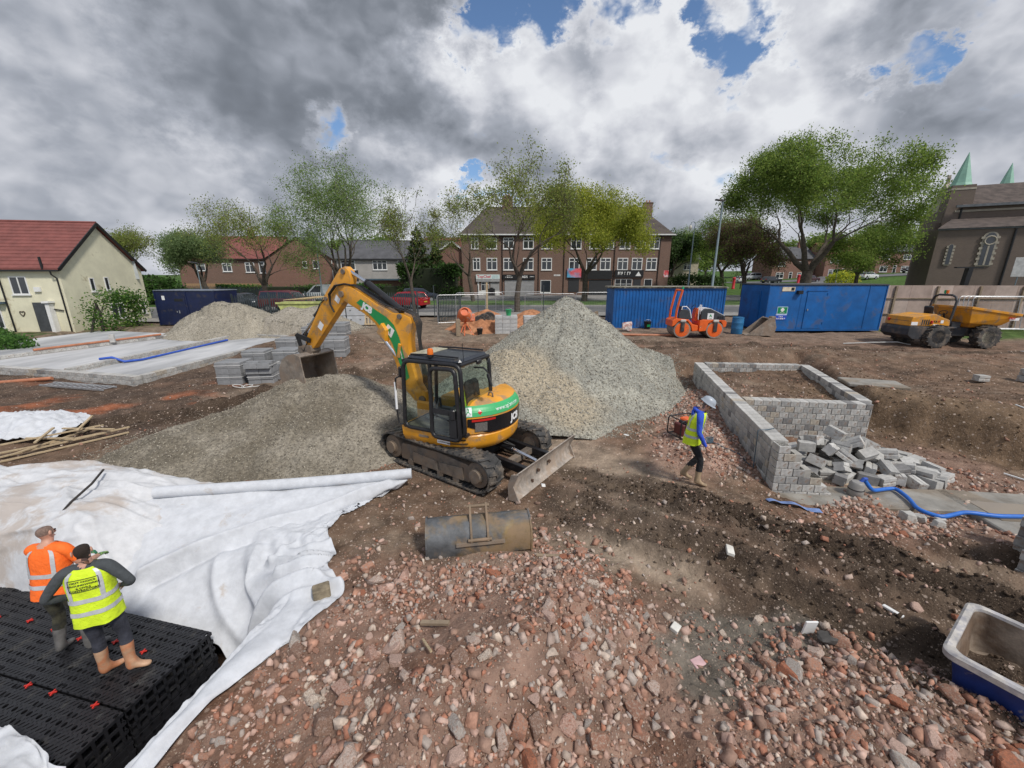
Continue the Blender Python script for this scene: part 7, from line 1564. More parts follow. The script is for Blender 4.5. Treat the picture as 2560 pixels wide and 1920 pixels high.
MB().tube([(9.2, -.08, 4.9), (9.2, -.08, .2)], .05, 6).obj('downpipe', UPVC, t)
GREYR = M('grey_render', (.36, .34, .315), .9, var=.1, vs=.8); tl = M('hung_tile', (.03, .03, .032), .8)
t = simple_house('grey_terrace', 'grey rendered terrace with dark hung panels behind the hedge', -24.6, 58.5, R(2), 15.2, 8, 5.1, 7.6, GREYR, SLT, [(1.6, 4.2, 2.0, 1.3, 3), (6.0, 4.2, 2.0, 1.3, 3), (9.5, 4.2, 2.0, 1.3, 3), (13.6, 4.2, 2.2, 1.3, 3), (13.8, 1.0, 2.1, 1.5, 2), (5.0, 1.1, 1.0, 1.9, 1), (10.8, 1.0, .9, 2.0, 1)])
for u in (1.6, 13.6): MB().bb(u - 1.3, u + 1.3, -.03, -.004, 2.0, 3.5).obj('hung_panel', tl, t)
MB().bb(4, 11.2, -.9, -.004, 2.15, 2.35).obj('porch_canopy', M('lead_grey', (.06, .065, .07), .7), t); MB().bb(4, 9.5, -.05, -.004, -.3, 2.1).obj('brick_panel', BRK, t)
t = thing('brick_gable', 'brown brick gable end beside the grey terrace', 'house', (-9.2 - 1.9, 58.0, g1(-10, 58, False)), R(2)); MB().prism([(0, -.6), (5.6, -.6), (5.6, 5.2), (2.8, 7.2), (0, 5.2)], 0, 9).obj('wall', BRK, t)
for s in (0, 1): MB().add([(-.3 if s == 0 else 5.9, -.25, 5.1), (2.8, -.25, 7.3), (2.8, 9, 7.3), (-.3 if s == 0 else 5.9, 9, 5.1)], [(0, 1, 2, 3)]).obj('roof', SLT, t); MB().beam((-.3 if s == 0 else 5.9, -.27, 5.12), (2.8, -.27, 7.32), .05, .22).obj('bargeboard', UPVC, t)
simple_house('far_house', 'distant house with orange red roof beyond the rounded tree', -60, 75, 0, 22, 9, 5, 8.2, BRK, RED_T, [(4, 3.8, 1.6, 1.2), (9, 3.8, 1.6, 1.2), (14, 3.8, 1.6, 1.2), (6, 1, 1.6, 1.2), (12, 1, 1.6, 1.2)])
simple_house('far_house', 'distant red roofed house behind the dark hedge', -18, 84, 0, 14, 9, 5, 9.6, BRK, RED_T, [(4, 3.8, 1.6, 1.2), (9, 3.8, 1.6, 1.2)])
simple_house('cream_cottage', 'small cream house half hidden by trees past the shops', 27.5, 78, R(-8), 7, 7, 5.2, 7.6, M('cream_wall', (.5, .44, .34), .9), SLT, [(2, 3.9, 1.2, 1.2), (5, 3.9, 1.2, 1.2)])
TW = [(2.2, 3.9, 2.0, 1.2, 2), (7.6, 3.9, 2.0, 1.2, 2), (2.2, 1.1, 2.0, 1.4, 2), (7.8, 1.1, 2.2, 1.4, 2), (5.0, 1.0, .9, 1.9, 1)]
for k, (x, y, lb, rm) in enumerate(((88, 101, 'red brick terrace with grey roof beside the church', SLT), (76.5, 102, 'red brick terrace with red roof behind the big tree', RED_T), (65, 104, 'red brick terrace end beyond the parked silver car', SLT), (99.5, 100, 'red brick terrace nearest the church wall', SLT))): simple_house('brick_terrace', lb, x, y, R(3), 11, 8, 5.2, 8.0, BRK, rm, TW, 0, 9)
# ---- church
ch = thing('church', 'dark brick church with green copper turret spires', 'church', (45.3, 45.2, 1.2), R(-26.5)); STN = M('cream_stone', (.36, .32, .255), .85, var=.12, vs=2); COP = M('copper_green', (.24, .43, .33), .6, var=.1, vs=1.5); CT = M('church_tile', (.085, .065, .055), .9, var=.3, vs=1.5)
MB().bb(0, 24, 0, 5, -.8, 7.6).obj('aisle_wall', CHB, ch); MB().bb(-.06, 24, -.08, 0, 1.55, 1.75).obj('string_course', STN, ch); MB().bb(-.1, 24, -.12, 0, 7.45, 7.62).obj('cornice', M('lead_trim', (.12, .13, .14), .7), ch)
MB().add([(-.25, -.3, 7.6), (24, -.3, 7.6), (24, 4.2, 9.0), (2.3, 4.2, 9.0)], [(0, 1, 2, 3)]).obj('aisle_roof', CT, ch); MB().bb(2.3, 24, 4.0, 13, -.5, 10.2).obj('nave_wall', CHB, ch); MB().bb(2.2, 24, 3.9, 4.0, 9.6, 9.8).obj('string_course', STN, ch)
MB().prism([(3.6, 10.2), (13.4, 10.2), (8.5, 12.9)], 2.7, 24, 'x').obj('nave_roof', CT, ch); MB().bb(2.1, 24, 3.45, 3.65, 10.05, 10.3).obj('gutter', M('lead_trim', (.12, .13, .14), .7), ch)
MB().prism([(4.6, 10.2), (12.4, 10.2), (8.5, 13.4)], 2.3, 2.7, 'x').obj('gable_parapet', STN, ch); MB().bb(2.4, 2.65, 8.35, 8.65, 13.3, 14.2).obj('gable_cross', STN, ch); MB().bb(2.45, 2.6, 8.1, 8.9, 13.75, 13.9).obj('gable_cross', STN, ch)
for (x, y) in ((2.5, 5.0), (9.4, 13.2)):
    MB().add([(x + dx * w, y + dy * w, z) for z, w in ((6.0, 1.15), (9.5, 1.05), (12.4, .95)) for dx, dy in ((-1, -1), (1, -1), (1, 1), (-1, 1))], [(0, 1, 5, 4), (1, 2, 6, 5), (2, 3, 7, 6), (3, 0, 4, 7), (4, 5, 9, 8), (5, 6, 10, 9), (6, 7, 11, 10), (7, 4, 8, 11), (8, 9, 10, 11)]).obj('turret', CHB, ch)
    MB().bb(x - 1.0, x + 1.0, y - 1.0, y + 1.0, 11.9, 12.1).obj('turret_band', STN, ch); MB().lathe([(1.0, 12.4), (.85, 12.7), (.02, 15.8)], (x, y, 0), 8).obj('spire', COP, ch)
for k, (w_, h_) in enumerate(((.9, 9.6), (1.3, 8.6))): MB().bb(2.3 - w_, 2.3, 4.3, 5.4, 5, h_).obj('buttress', CHB, ch)
def lancet(u, z, w, h, two=False):
    n = 9; arch = [(u - w / 2, z), (u + w / 2, z)] + [(u + w / 2 * math.cos(a), z + h - w / 2 + w / 2 * math.sin(a) * 1.15) for a in np.linspace(0, math.pi, n)]
    big = [(u + (p - u) * 1.42, z + (q - z) * 1.07 - .12) for p, q in arch]
    s = MB().prism(big, -.10, -.004).obj('window_surround', STN, ch)
    for k in range(6): MB().bb(u - w * .71 - .12, u + w * .71 + .12, -.13, -.011, z + k * h / 6, z + k * h / 6 + .22).obj('quoin', STN, s)
    MB().prism(arch, -.145, -.131).obj('leaded_glass', WGL, s)
    if two: MB().bb(u - .07, u + .07, -.17, -.146, z, z + h * .62).obj('mullion', STN, s); MB().tube([(u + .42 * math.cos(a), -.15, z + h * .78 + .42 * math.sin(a)) for a in np.linspace(0, 6.28, 13)[:-1]], .07, 5, closed=True).obj('tracery', STN, s)
lancet(1.25, 4.0, .30, 2.0); lancet(4.05, 3.9, .8, 3.1, True); lancet(9.0, 3.9, .8, 3.1, True)
for u in (5.7, 2.7): MB().tube([(u, -.1, 7.4), (u, -.1, -.3)], .09, 6).obj('downpipe', BLACKG, ch) if u > 5 else MB().tube([(u, 3.9, 10.0), (u, 3.9, 8.6)], .09, 6).obj('downpipe', BLACKG, ch)
# ================================================================ trees
BARK = M('bark', (.085, .068, .052), .95, var=.3, vs=5, bump=.015, bs=14); BARKB = M('dark_bark', (.045, .038, .032), .95, var=.3, vs=5)
def leafmat(name, c, tr=.58):
    if name in MATS: return MATS[name]
    m = M(name, c, .6, var=0, vcol=True, spec=.3); nt = m.node_tree; N = nt.nodes; L = nt.links; b = N['Principled BSDF']; out = N['Material Output']
    t = N.new('ShaderNodeBsdfTranslucent'); s = b.inputs['Base Color'].links[0].from_socket; L.new(s, t.inputs[0]); mx = N.new('ShaderNodeMixShader'); mx.inputs[0].default_value = tr; L.new(b.outputs[0], mx.inputs[1]); L.new(t.outputs[0], mx.inputs[2]); L.new(mx.outputs[0], out.inputs[0]); return m
LEAF = leafmat('leaf', (.1, .15, .03))
def leaf_quads(P, size, cols, droop=.0):
    n = len(P); a = rng.normal(size=(n, 3)); a /= np.linalg.norm(a, axis=1)[:, None]; b = rng.normal(size=(n, 3)); b[:, 2] -= droop; b -= a * (a * b).sum(1)[:, None]; b /= np.linalg.norm(b, axis=1)[:, None]
    s = size * rng.uniform(.6, 1.3, (n, 1)); V = np.stack([P, P + a * s * .32 + b * s * .5, P + b * s, P - a * s * .32 + b * s * .5], 1).reshape(-1, 3)
    c = np.array(cols)[rng.integers(0, len(cols), n)] * rng.uniform(1.2, 2.6, (n, 1)); return V, np.arange(n * 4).reshape(-1, 4), np.repeat(c, 4, 0)
def tree_meshes(seed, H, th, rx, zc, rz, trunk_r, depth=6, leaves=14, lsize=.2, cols=((.10, .15, .03),), droop=0., spread=.62, clump=.45, lean=(0, 0), nsplit=(2, 3), upw=.15, stems=1):
    r = random.Random(seed); segs = []; tips = []
    def inside(p): return ((p.x - lean[0] * .7) ** 2 + (p.y - lean[1] * .7) ** 2) / rx ** 2 + ((p.z - zc) / rz) ** 2
    def grow(p, d, L_, rad, k):
        pts = [p]; q = p.copy(); dd = d.copy(); n = 3
        for i in range(n):
            dd = (dd + Vector((r.gauss(0, .16), r.gauss(0, .16), r.gauss(0, .12) + upw * .3 - droop * .25 * (k >= depth - 2)))).normalized()
            if inside(q) > .9: dd = (dd + (Vector((lean[0] * .7, lean[1] * .7, zc)) - q).normalized() * .45).normalized()
            q = q + dd * L_ / n; pts.append(q.copy())
        rs = [rad * (1 - .16 * i) for i in range(n + 1)]; segs.append((pts, rs, k))
        if k >= depth or (k > 2 and inside(q) > 1.08):
            tips.append((q.copy(), dd)); tips.append((pts[2].copy(), dd)); return
        if k >= depth - 2: tips.append((pts[1].copy(), dd))
        for j in range(r.randint(*nsplit)):
            ax = Vector((r.gauss(0, 1), r.gauss(0, 1), r.gauss(0, .5))); ax = ax - dd * ax.dot(dd)
            if ax.length < .1: continue
            nd_ = (dd + ax.normalized() * spread * r.uniform(.6, 1.35) + Vector((0, 0, upw))).normalized(); st = pts[-1] if j < 2 else pts[r.randint(1, 2)]
            grow(st, nd_, L_ * r.uniform(.66, .86), rs[-1] * r.uniform(.62, .80), k + 1)
    for s in range(stems):
        d0 = Vector((lean[0] * .05 + r.gauss(0, .05) + (s - (stems - 1) / 2) * .25, lean[1] * .05 + r.gauss(0, .05), 1)).normalized(); p0 = Vector(((s - (stems - 1) / 2) * trunk_r, 0, -.2)); top = p0 + d0 * (th + .2); mid = p0.lerp(top, .5) + Vector((r.gauss(0, .08), r.gauss(0, .08), 0))
        segs.append(([p0, p0.lerp(mid, .25), mid, top], [trunk_r * 1.5, trunk_r * 1.08, trunk_r, trunk_r * .88], 0))
        n0 = r.randint(3, 4)
        for j in range(n0):
            an = 2 * math.pi * (j + r.random() * .6) / n0; grow(top - Vector((0, 0, r.uniform(0, .25) * th * .4)), Vector((math.cos(an) * spread * 1.1, math.sin(an) * spread * 1.1, r.uniform(.55, 1.0))).normalized(), (H - th) * r.uniform(.26, .36), trunk_r * .62, 1)
    tb = MB()
    for pts, rs, k in segs: tb.tube(pts, [max(x, .012) for x in rs], 7 if k == 0 else (5 if k < 3 else 3), caps=False)
    tm = tb.mesh('trunk', BARK, smooth=True, recalc=False); P = []
    for p, d in tips:
        for _ in range(leaves):
            P.append((p.x + r.gauss(0, clump), p.y + r.gauss(0, clump), p.z + r.gauss(0, clump * .8) - droop * abs(r.gauss(0, clump))))
    V, F, T = leaf_quads(np.array(P), lsize, cols, droop); cm = tri_mesh('crown', V, F, LEAF, T)
    return tm, cm
def tree(label, x, y, meshes, group=None, s=1., rz=0., name='tree', z=None):
    t = thing(name, label, 'tree', (x, y, g1(x, y, False) if z is None else z), rz, group); t.scale = (s, s, s)
    link('trunk', meshes[0], t); link('crown', meshes[1], t); return t
OL = ((.135, .165, .035), (.10, .135, .03), (.165, .19, .05), (.12, .12, .04)); YG = ((.20, .215, .03), (.165, .19, .026), (.24, .245, .04), (.12, .145, .02)); MG = ((.105, .15, .03), (.08, .125, .025), (.14, .18, .038)); BG = ((.115, .165, .05), (.09, .14, .045), (.145, .19, .06)); DG = ((.03, .055, .015), (.04, .07, .02), (.025, .04, .012)); PU = ((.075, .045, .035), (.10, .06, .04), (.06, .04, .03), (.08, .075, .03)); SG = ((.11, .155, .065), (.09, .13, .05), (.14, .18, .08))
tree('tall sparse young leafed tree on the verge behind the sand heap', .45, 34.6, tree_meshes(14, 12.6, 3.0, 4.6, 8.2, 5.2, .24, 6, 15, .14, OL, 0, .8, .34))
tree('broad yellow green leafed tree in front of the shop parade', 8.1, 45.8, tree_meshes(8, 12.8, 3.2, 7.6, 8.0, 5.2, .33, 6, 70, .17, YG, .2, .75, .48))
tree('thin leaning sparse tree at the corner of the shop parade', -4.3, 45.6, tree_meshes(5, 11, 3.0, 4.4, 7.4, 4.6, .22, 6, 12, .14, OL, 0, .72, .32, (-1.6, 0)))
tree('slim nearly bare tree beside the red hatchback', -8.35, 34.9, tree_meshes(12, 9.2, 2.6, 2.6, 6.2, 3.4, .15, 6, 7, .12, OL, 0, .5, .30))
tree('large airy birch with hanging fresh green leaves', -17.2, 42.0, tree_meshes(21, 13.4, 2.4, 5.6, 8.2, 5.6, .26, 6, 26, .13, BG, .7, .6, .45, (0, 0), (2, 3), .12, 2))
tree('wide spreading sparse tree behind the palisade fence', -25.0, 41.5, tree_meshes(31, 10.6, 2.2, 5.8, 6.6, 4.6, .30, 6, 16, .13, OL, 0, .72, .36))
tree('rounded dense mid green tree behind the navy container', -35.5, 47.5, tree_meshes(41, 7.6, 2.2, 4.4, 5.0, 2.9, .3, 6, 44, .16, SG, .3, .8, .42))
tree('bare topped tree behind the cream house gable', -43.5, 47.5, tree_meshes(44, 8.6, 2.4, 4.0, 5.6, 3.2, .25, 6, 14, .14, OL, 0, .65, .36))
tree('huge spreading fresh green tree behind the site cabin', 31.2, 44.0, tree_meshes(52, 15.4, 3.4, 9.0, 9.6, 6.6, .55, 7, 40, .17, MG, .25, .72, .42))
tree('purple brown leafed tree beside the tall lamp post', 30.2, 53.5, tree_meshes(61, 10.2, 2.6, 4.7, 6.6, 4.0, .3, 6, 34, .18, PU + MG[:1], .2, .72, .48))
gm = tree_meshes(71, 14, 3.2, 5.2, 8.6, 5.6, .32, 6, 40, .18, MG, .3, .66, .5)
tree('tall green tree behind the purple brown one', 33.5, 66, gm, 'trees behind the purple tree'); tree('second green tree further behind the purple one', 29.0, 76, gm, 'trees behind the purple tree', .85, 2.)
tree('smaller green tree with thin trunk beside the big one', 41.8, 50.0, tree_meshes(81, 9.4, 3.0, 5.2, 6.4, 3.8, .22, 6, 40, .17, MG, .3, .75, .48))
dk = tree_meshes(91, 9, 2.0, 3.6, 5.6, 3.8, .28, 6, 22, .3, DG, .2, .7, .45)
tree('dark dense evergreen behind the end of the shop parade', 25.0, 66, dk, None, 1.05)
def conifer(x, y, h, r_, label):
    t = thing('conifer', label, 'tree', (x, y, g1(x, y, False))); MB().cyl((0, 0, -.2), (0, 0, h * .97), .16, .03, 7).obj('trunk', BARKB, t); n = 5200; zz = h * (.12 + .88 * (1 - np.sqrt(rng.random(n)))); rr = r_ * (1 - zz / h) ** .8 * (.35 + .65 * rng.random(n) ** .5) * (1 + .25 * np.sin(zz * 7)); an = rng.random(n) * 6.283
    V, F, T = leaf_quads(np.stack([rr * np.cos(an), rr * np.sin(an), zz - .25 * rr], -1), .34, DG + ((.05, .045, .02),), .8); link('crown', tri_mesh('crown', V, F, LEAF, T), t)
conifer(-12.2, 54.5, 9.2, 2.9, 'dark pointed conifer behind the laurel hedge'); conifer(-10.2, 56, 7.2, 2.2, 'smaller dark conifer beside the pointed one')
bk = tree_meshes(101, 9, 2.2, 5.0, 5.8, 3.8, .3, 5, 26, .42, MG + ((.07, .10, .03),), .2, .8, .7)
for k, (x, y, s) in enumerate(((-70, 92, 1.0), (-58, 98, 1.1), (-47, 88, .9), (-38, 96, 1.05), (-29, 92, 1.1), (-22, 100, 1.0), (-14, 108, 1.1), (-6, 100, .9), (38, 96, 1.0), (46, 108, 1.15), (55, 118, 1.1), (68, 122, 1.2), (80, 124, 1.0), (92, 125, 1.2), (104, 122, 1.1), (118, 118, 1.0), (-84, 84, 1.1), (22, 104, 1.0))): tree('distant leafy tree on the skyline behind the houses', x, y, bk, 'skyline trees', s, k * 1.3)
def shrub(label, x, y, w, d, h, cols, n, ls=.16, cat='shrub', name='shrub', z=None, rz=0.):
    t = thing(name, label, cat, (x, y, g1(x, y, False) - .03 if z is None else z), rz); u = rng.uniform(-1, 1, (n, 3)); nn = np.maximum(np.abs(u[:, 0]), np.maximum(np.abs(u[:, 1]), .2)); u = u / np.maximum(np.linalg.norm(u, axis=1)[:, None], .5) * rng.uniform(.6, 1.05, (n, 1)) if name != 'hedge' else np.sign(u) * np.abs(u) ** .35
    P = np.stack([u[:, 0] * w / 2, u[:, 1] * d / 2, (u[:, 2] * .5 + .5) * h], -1); P += .05 * rng.normal(size=P.shape); V, F, T = leaf_quads(P, ls, cols); link('foliage', tri_mesh('foliage', V, F, LEAF, T), t)
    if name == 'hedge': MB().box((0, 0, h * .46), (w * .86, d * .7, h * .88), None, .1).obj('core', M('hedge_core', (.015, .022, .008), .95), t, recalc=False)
    else:
        m = MB()
        for k in range(6): a = k; m.tube([(0, 0, 0), (w * .12 * math.cos(a), d * .12 * math.sin(a), h * .4), (w * .3 * math.cos(a), d * .3 * math.sin(a), h * .75)], [.03, .02, .008], 4)
        m.obj('stem', BARKB, t)
    return t
HG = ((.045, .10, .02), (.06, .12, .025), (.035, .08, .018))
shrub('clipped green hedge in front of the gable end house', -29.5, 52.5, 16, 1.2, 1.7, HG, 5000, .22, 'hedge', 'hedge'); shrub('clipped hedge before the grey terrace', -14.6, 52.5, 11, 1.2, 1.8, HG, 4000, .22, 'hedge', 'hedge'); shrub('tall dark laurel hedge between terrace and shops', -10.4, 53.2, 7.6, 4, 4.2, DG + HG[:1], 9000, .3, 'hedge', 'hedge')
shrub('low green hedge on the right hand grass beyond the cabins' if False else 'clipped dark hedge in front of the far terrace', 76, 94, 5, 2, 1.8, DG, 1500, .35, 'hedge', 'hedge'); shrub('yellow green garden bush near the speed sign', 56, 70, 5, 4, 3.2, ((.30, .30, .03), (.16, .2, .03)), 2200, .35); shrub('low dark shrubs at the foot of the church wall', 47, 40.5, 6, 1.6, 1.2, DG, 1600, .25); shrub('small green bush on the grass between the cabins', 19.4, 42.6, 1.8, 1.6, 1.8, HG, 900, .18)
shrub('dark undergrowth behind the shop end lamp', 27.5, 62, 9, 4, 3.0, DG, 3600, .35); shrub('leafy undergrowth behind the navy container', -40, 43, 12, 4, 3.2, DG + HG, 6000, .32)
sv = thing('garden_shrub', 'green climbing shrub arching over posts by the cream gable', 'shrub', (-27.9, 28.4, g1(-27.9, 28.4, False)), R(75)); m = MB(); m.tube([(-.9, 0, 0), (-.8, 0, 1.4), (-.9, .1, 2.2)], [.09, .08, .05], 6); m.tube([(1.3, 0, 0), (1.2, 0, 1.6), (1.0, 0, 2.4)], [.08, .07, .04], 6); m.tube([(-1.6, 0, 0), (-.9, 0, 2.0)], .07, 5); m.tube([(-.8, 0, 1.2), (-.3, .1, 2.3), (.5, .1, 2.7), (1.4, 0, 2.3), (2.0, 0, 1.5)], .03, 4); m.obj('stem', BARKB, sv)
P = []
for c, s_, n in (((.6, 0, 2.3), (1.0, .5, .45), 1500), ((1.5, 0, 1.7), (.5, .4, .5), 500), ((-.6, 0, .8), (.7, .5, .5), 700), ((.9, 0, .8), (.5, .4, .6), 600), ((-1.2, 0, 1.6), (.4, .3, .4), 200)): P.append(rng.normal(size=(n, 3)) * np.array(s_) * .75 + np.array(c))
P = np.concatenate(P); P = P[P[:, 2] > .05]; V, F, T = leaf_quads(P, .16, HG + ((.10, .16, .03),)); link('foliage', tri_mesh('foliage', V, F, LEAF, T), sv)
for k, (x, y) in enumerate(((-26.6, 20.9), (-28.6, 22.0), (-30.4, 23.0))): shrub(('weedy bramble clump on the bank before the house', 'tall weeds under the house window', 'tangled weeds by the house wall corner')[k], x, y, 2.6, 1.5, .9, HG, 1400, .14)
# ================================================================ cars
TYRE = M('car_tyre', (.02, .02, .02), .85); RIMS = M('alloy', (.45, .45, .46), .35, .8); CGL = M('car_glass', (.02, .024, .028), .08, spec=.8, var=0.); HL = M('headlight', (.7, .72, .75), .15); PLW = M('plate_white', (.7, .7, .66), .5); PLY_ = M('plate_yellow', (.7, .55, .05), .5)
PROF = dict(hatch=(4.1, 1.75, [(-2.05, .30), (-2.02, .85), (-1.75, .95), (-.95, 1.0), (1.55, .98), (1.98, .85), (2.05, .55), (2.03, .28)], [(-1.85, .96), (-1.45, 1.42), (-.4, 1.48), (.45, 1.42), (1.15, .98)]),
    suv=(4.6, 1.85, [(-2.3, .38), (-2.28, 1.0), (-2.2, 1.1), (1.2, 1.1), (2.1, 1.0), (2.3, .8), (2.28, .36)], [(-2.22, 1.08), (-2.0, 1.72), (-.2, 1.78), (.75, 1.70), (1.4, 1.09)]),
    van=(4.7, 1.85, [(-2.35, .35), (-2.35, 1.05), (1.5, 1.08), (2.2, .95), (2.35, .7), (2.33, .33)], [(-2.34, 1.04), (-2.28, 1.80), (-1.9, 1.88), (.55, 1.86), (.85, 1.75), (1.65, 1.06)]))
def car(label, x, y, rz, c, kind='hatch', cat='car', name='parked_car', z=None):
    L_, W, lo, hi = PROF[kind]; h = W / 2; t = thing(name, label, cat, (x, y, (g1(x, y, False) if z is None else z) + .06), rz); pm = M('carpaint_%.2f%.2f%.2f' % c, c, .25, .1, var=.04, coat=.8)
    b = MB().prism(lo, -h, h).obj('body', pm, t, bevel=.07, smooth=35)
    tap = [(u * .985 - .01, w) for u, w in hi]; vs = []
    for s_ in (-1, 1): vs += [(u, s_ * (h - .04 - (w - hi[0][1]) * .28), w) for u, w in hi]
    n = len(hi); g = MB().add(vs, [tuple(range(n)), tuple(range(2 * n - 1, n - 1, -1))] + [(i, i + 1, i + n + 1, i + n) for i in range(n - 1)]); go = g.obj('cabin', pm, t, bevel=.05, smooth=35)
    k = lambda s_, q, e=.012: (q[0], s_ * (h - .04 - (q[1] - hi[0][1]) * .28 + e), q[1])
    zb = hi[0][1] + .06; zt = max(w for _, w in hi) - .10; xr0 = hi[0][0] + .16; xr1 = hi[1][0] + .06; xf1 = hi[-2][0] - .05; xf0 = hi[-1][0] - .16
    if kind == 'van': quad = [((.15, zb), (1.35, zb), (.70, zt), (.15, zt))]
    else: quad = [((xr0, zb), (-.42, zb), (-.42, zt), (xr1, zt)), ((-.34, zb), (xf0, zb), (xf1, zt - .03), (-.34, zt))]
    for s_ in (-1, 1):
        for q in quad: MB().add([k(s_, p) for p in q], [(0, 1, 2, 3)]).obj('side_window', CGL, go, recalc=False)
        for xw in (-L_ * .30, L_ * .31):
            tw = MB().lathe([(.18, -.10), (.30, -.10), (.32, -.06), (.32, .06), (.30, .10), (.18, .10)], (xw, s_ * (h - .09), .31 - .06 + .0), 16, 'y').obj('wheel', TYRE, t, smooth=40); MB().cyl((xw, s_ * (h - .0), .25), (xw, s_ * (h + .02), .25), .19, n=12).obj('rim', RIMS, tw)
            MB().lathe([(.36, 0), (.36, .005)], (xw, s_ * (h + .001), .28), 16, 'y').obj('wheel_arch', BLACK, b)
        MB().box((L_ / 2 - .06, s_ * (h - .28), .70), (.12, .36, .14), None, .03).obj('headlight', HL, b, recalc=False); MB().box((-L_ / 2 + .03, s_ * (h - .18), .86 if kind == 'hatch' else 1.0), (.10, .22, .2), None, .03).obj('tail_light', RED_L, b, recalc=False); MB().box((hi[-1][0] - .25, s_ * (h + .08), hi[-1][1] + .04), (.12, .16, .11), None, .03).obj('wing_mirror', pm, b, recalc=False)
    hw = h - .14; f = lambda q, o: (q[0] + o, hw - (q[1] - hi[0][1]) * .28, q[1])
    for (p, q, o) in ((hi[-1], hi[-2], .012), (hi[0], hi[1], -.012)):
        a = (p[0] + (q[0] - p[0]) * .12, p[1] + (q[1] - p[1]) * .12); c_ = (p[0] + (q[0] - p[0]) * .9, p[1] + (q[1] - p[1]) * .9)
        if kind == 'van' and o < 0: continue
        MB().add([(a[0] + o, f(a, 0)[1], a[1]), (a[0] + o, -f(a, 0)[1], a[1]), (c_[0] + o, -f(c_, 0)[1], c_[1] + .012), (c_[0] + o, f(c_, 0)[1], c_[1] + .012)], [(0, 1, 2, 3)]).obj('windscreen', CGL, go, recalc=False)
    MB().box((L_ / 2 + .005, 0, .48), (.02, .5, .11)).obj('number_plate', PLW, b); MB().box((-L_ / 2 - .005, 0, .62), (.02, .5, .11)).obj('number_plate', PLY_, b)
    return t
car('dark grey hatchback parked behind the palisade fence', -26.6, 40.6, R(-20), (.035, .045, .055)); car('maroon people carrier parked behind the palisade fence', -20.6, 37.4, R(-4), (.12, .02, .025), 'suv'); car('white panel van parked beyond the maroon car', -21.0, 46.0, R(186), (.70, .70, .70), 'van', 'van', 'parked_van'); car('red hatchback on the road by the slim tree', -10.0, 38.8, R(160), (.50, .012, .018)); car('dark blue hatchback facing the side road', -10.7, 47.0, R(20), (.015, .02, .035))
car('silver estate on the rising road past the cabins', 62.5, 108, R(190), (.45, .46, .48), 'suv'); car('white car on the road beyond the purple tree', 54.5, 99, R(80), (.7, .7, .7)); car('black car parked below the big tree', 58.0, 92.5, R(12), (.015, .016, .02)); car('dark maroon car beside the red pillar', 65.0, 90.5, R(12), (.05, .012, .015)); car('white car half hidden behind the cabin roof', 75.5, 88, R(15), (.68, .68, .68)); car('dark saloon outside the far terrace', 93.0, 96.5, R(184), (.02, .022, .03)); car('white hatchback outside the terrace beside the church', 98.5, 96, R(184), (.6, .6, .6))
# ================================================================ street furniture
POLE = M('lamp_grey', (.17, .22, .24), .6, var=.12, vs=2); REDP = M('pillar_red', (.5, .02, .03), .5, var=.05)
def lamp(label, x, y, h, r=.10, head='flat', rz=0.):
    t = thing('street_lamp', label, 'street lamp', (x, y, g1(x, y, False)), rz); MB().tube([(0, 0, 0), (0, 0, 1.2), (0, 0, 1.25), (0, 0, h)], [r * 1.4, r * 1.35, r, r * .6], 10).obj('pole', POLE, t, smooth=40)
    if head == 'flat': MB().box((-.28, 0, h + .02), (.75, .26, .12), Matrix.Rotation(.12, 3, 'Y'), .04).obj('lantern', GREYD, t, recalc=False)
    else:
        MB().tube([(0, 0, h), (.05, 0, h + .35), (-.15, 0, h + .62), (-.42, 0, h + .55), (-.5, 0, h + .2)], .035, 6).obj('swan_neck', POLE, t); MB().lathe([(.05, .25), (.16, .1), (.17, -.1), (.10, -.28), (.02, -.34)], (-.5, 0, h), 12).obj('globe', M('lamp_globe', (.6, .57, .5), .4), t, smooth=40)
    return t
lamp('tall plain grey lamp post behind the site cabins', 17.6, 36.2, 9.1, .11); lamp('swan neck lamp with pale globe by the shop corner', 21.6, 50.5, 8.4, .09, 'swan'); lamp('thin lamp post among the birch branches', -18.9, 40.8, 8.2, .07); lamp('short grey pole behind the navy container', -27.6, 36.5, 4.6, .05)
def sign(label, x, y, h, w, hh_, mat, face=0., name='road_sign', back=None, txt=None, pole=.03, tilt=0.):
    t = thing(name, label, 'sign', (x, y, g1(x, y, False)), (0, tilt, face)); MB().cyl((0, .03, 0), (0, .03, h), pole, n=8).obj('pole', POLE, t); s = MB().box((0, 0, h - hh_ / 2), (w, .02, hh_), None, .008).obj('panel', mat, t, recalc=False)
    if txt:
        for k, (q, sz, m_) in enumerate(txt): text(q, sz, m_, s, frame_mtx((0, -.012, h - .18 - k * .3), (1, 0, 0), (0, 0, 1)))
    return t
sign('pale rectangular sign panel on a leaning pole by the cream house', -31.2, 34.2, 5.0, 1.2, 1.7, M('sign_back', (.42, .45, .47), .5, var=.1), .2, tilt=R(-4)); sign('blue direction sign on the grass by the lamp post', 19.6, 43.5, 1.55, 1.9, .42, BLUES); sign('grey parking regulation sign in front of the church', 34.2, 28.0, 4.4, .75, 1.25, M('sign_grey', (.48, .48, .46), .5), -.4)
sg = sign('round speed limit sign on a white pole beyond the cabin', 47.0, 60, 4.6, .05, .05, WHITE); MB().lathe([(.4, -.02), (.4, .02)], (0, -.02, 4.9), 18, 'y').obj('disc', M('sign_pale', (.6, .6, .6), .5), sg)
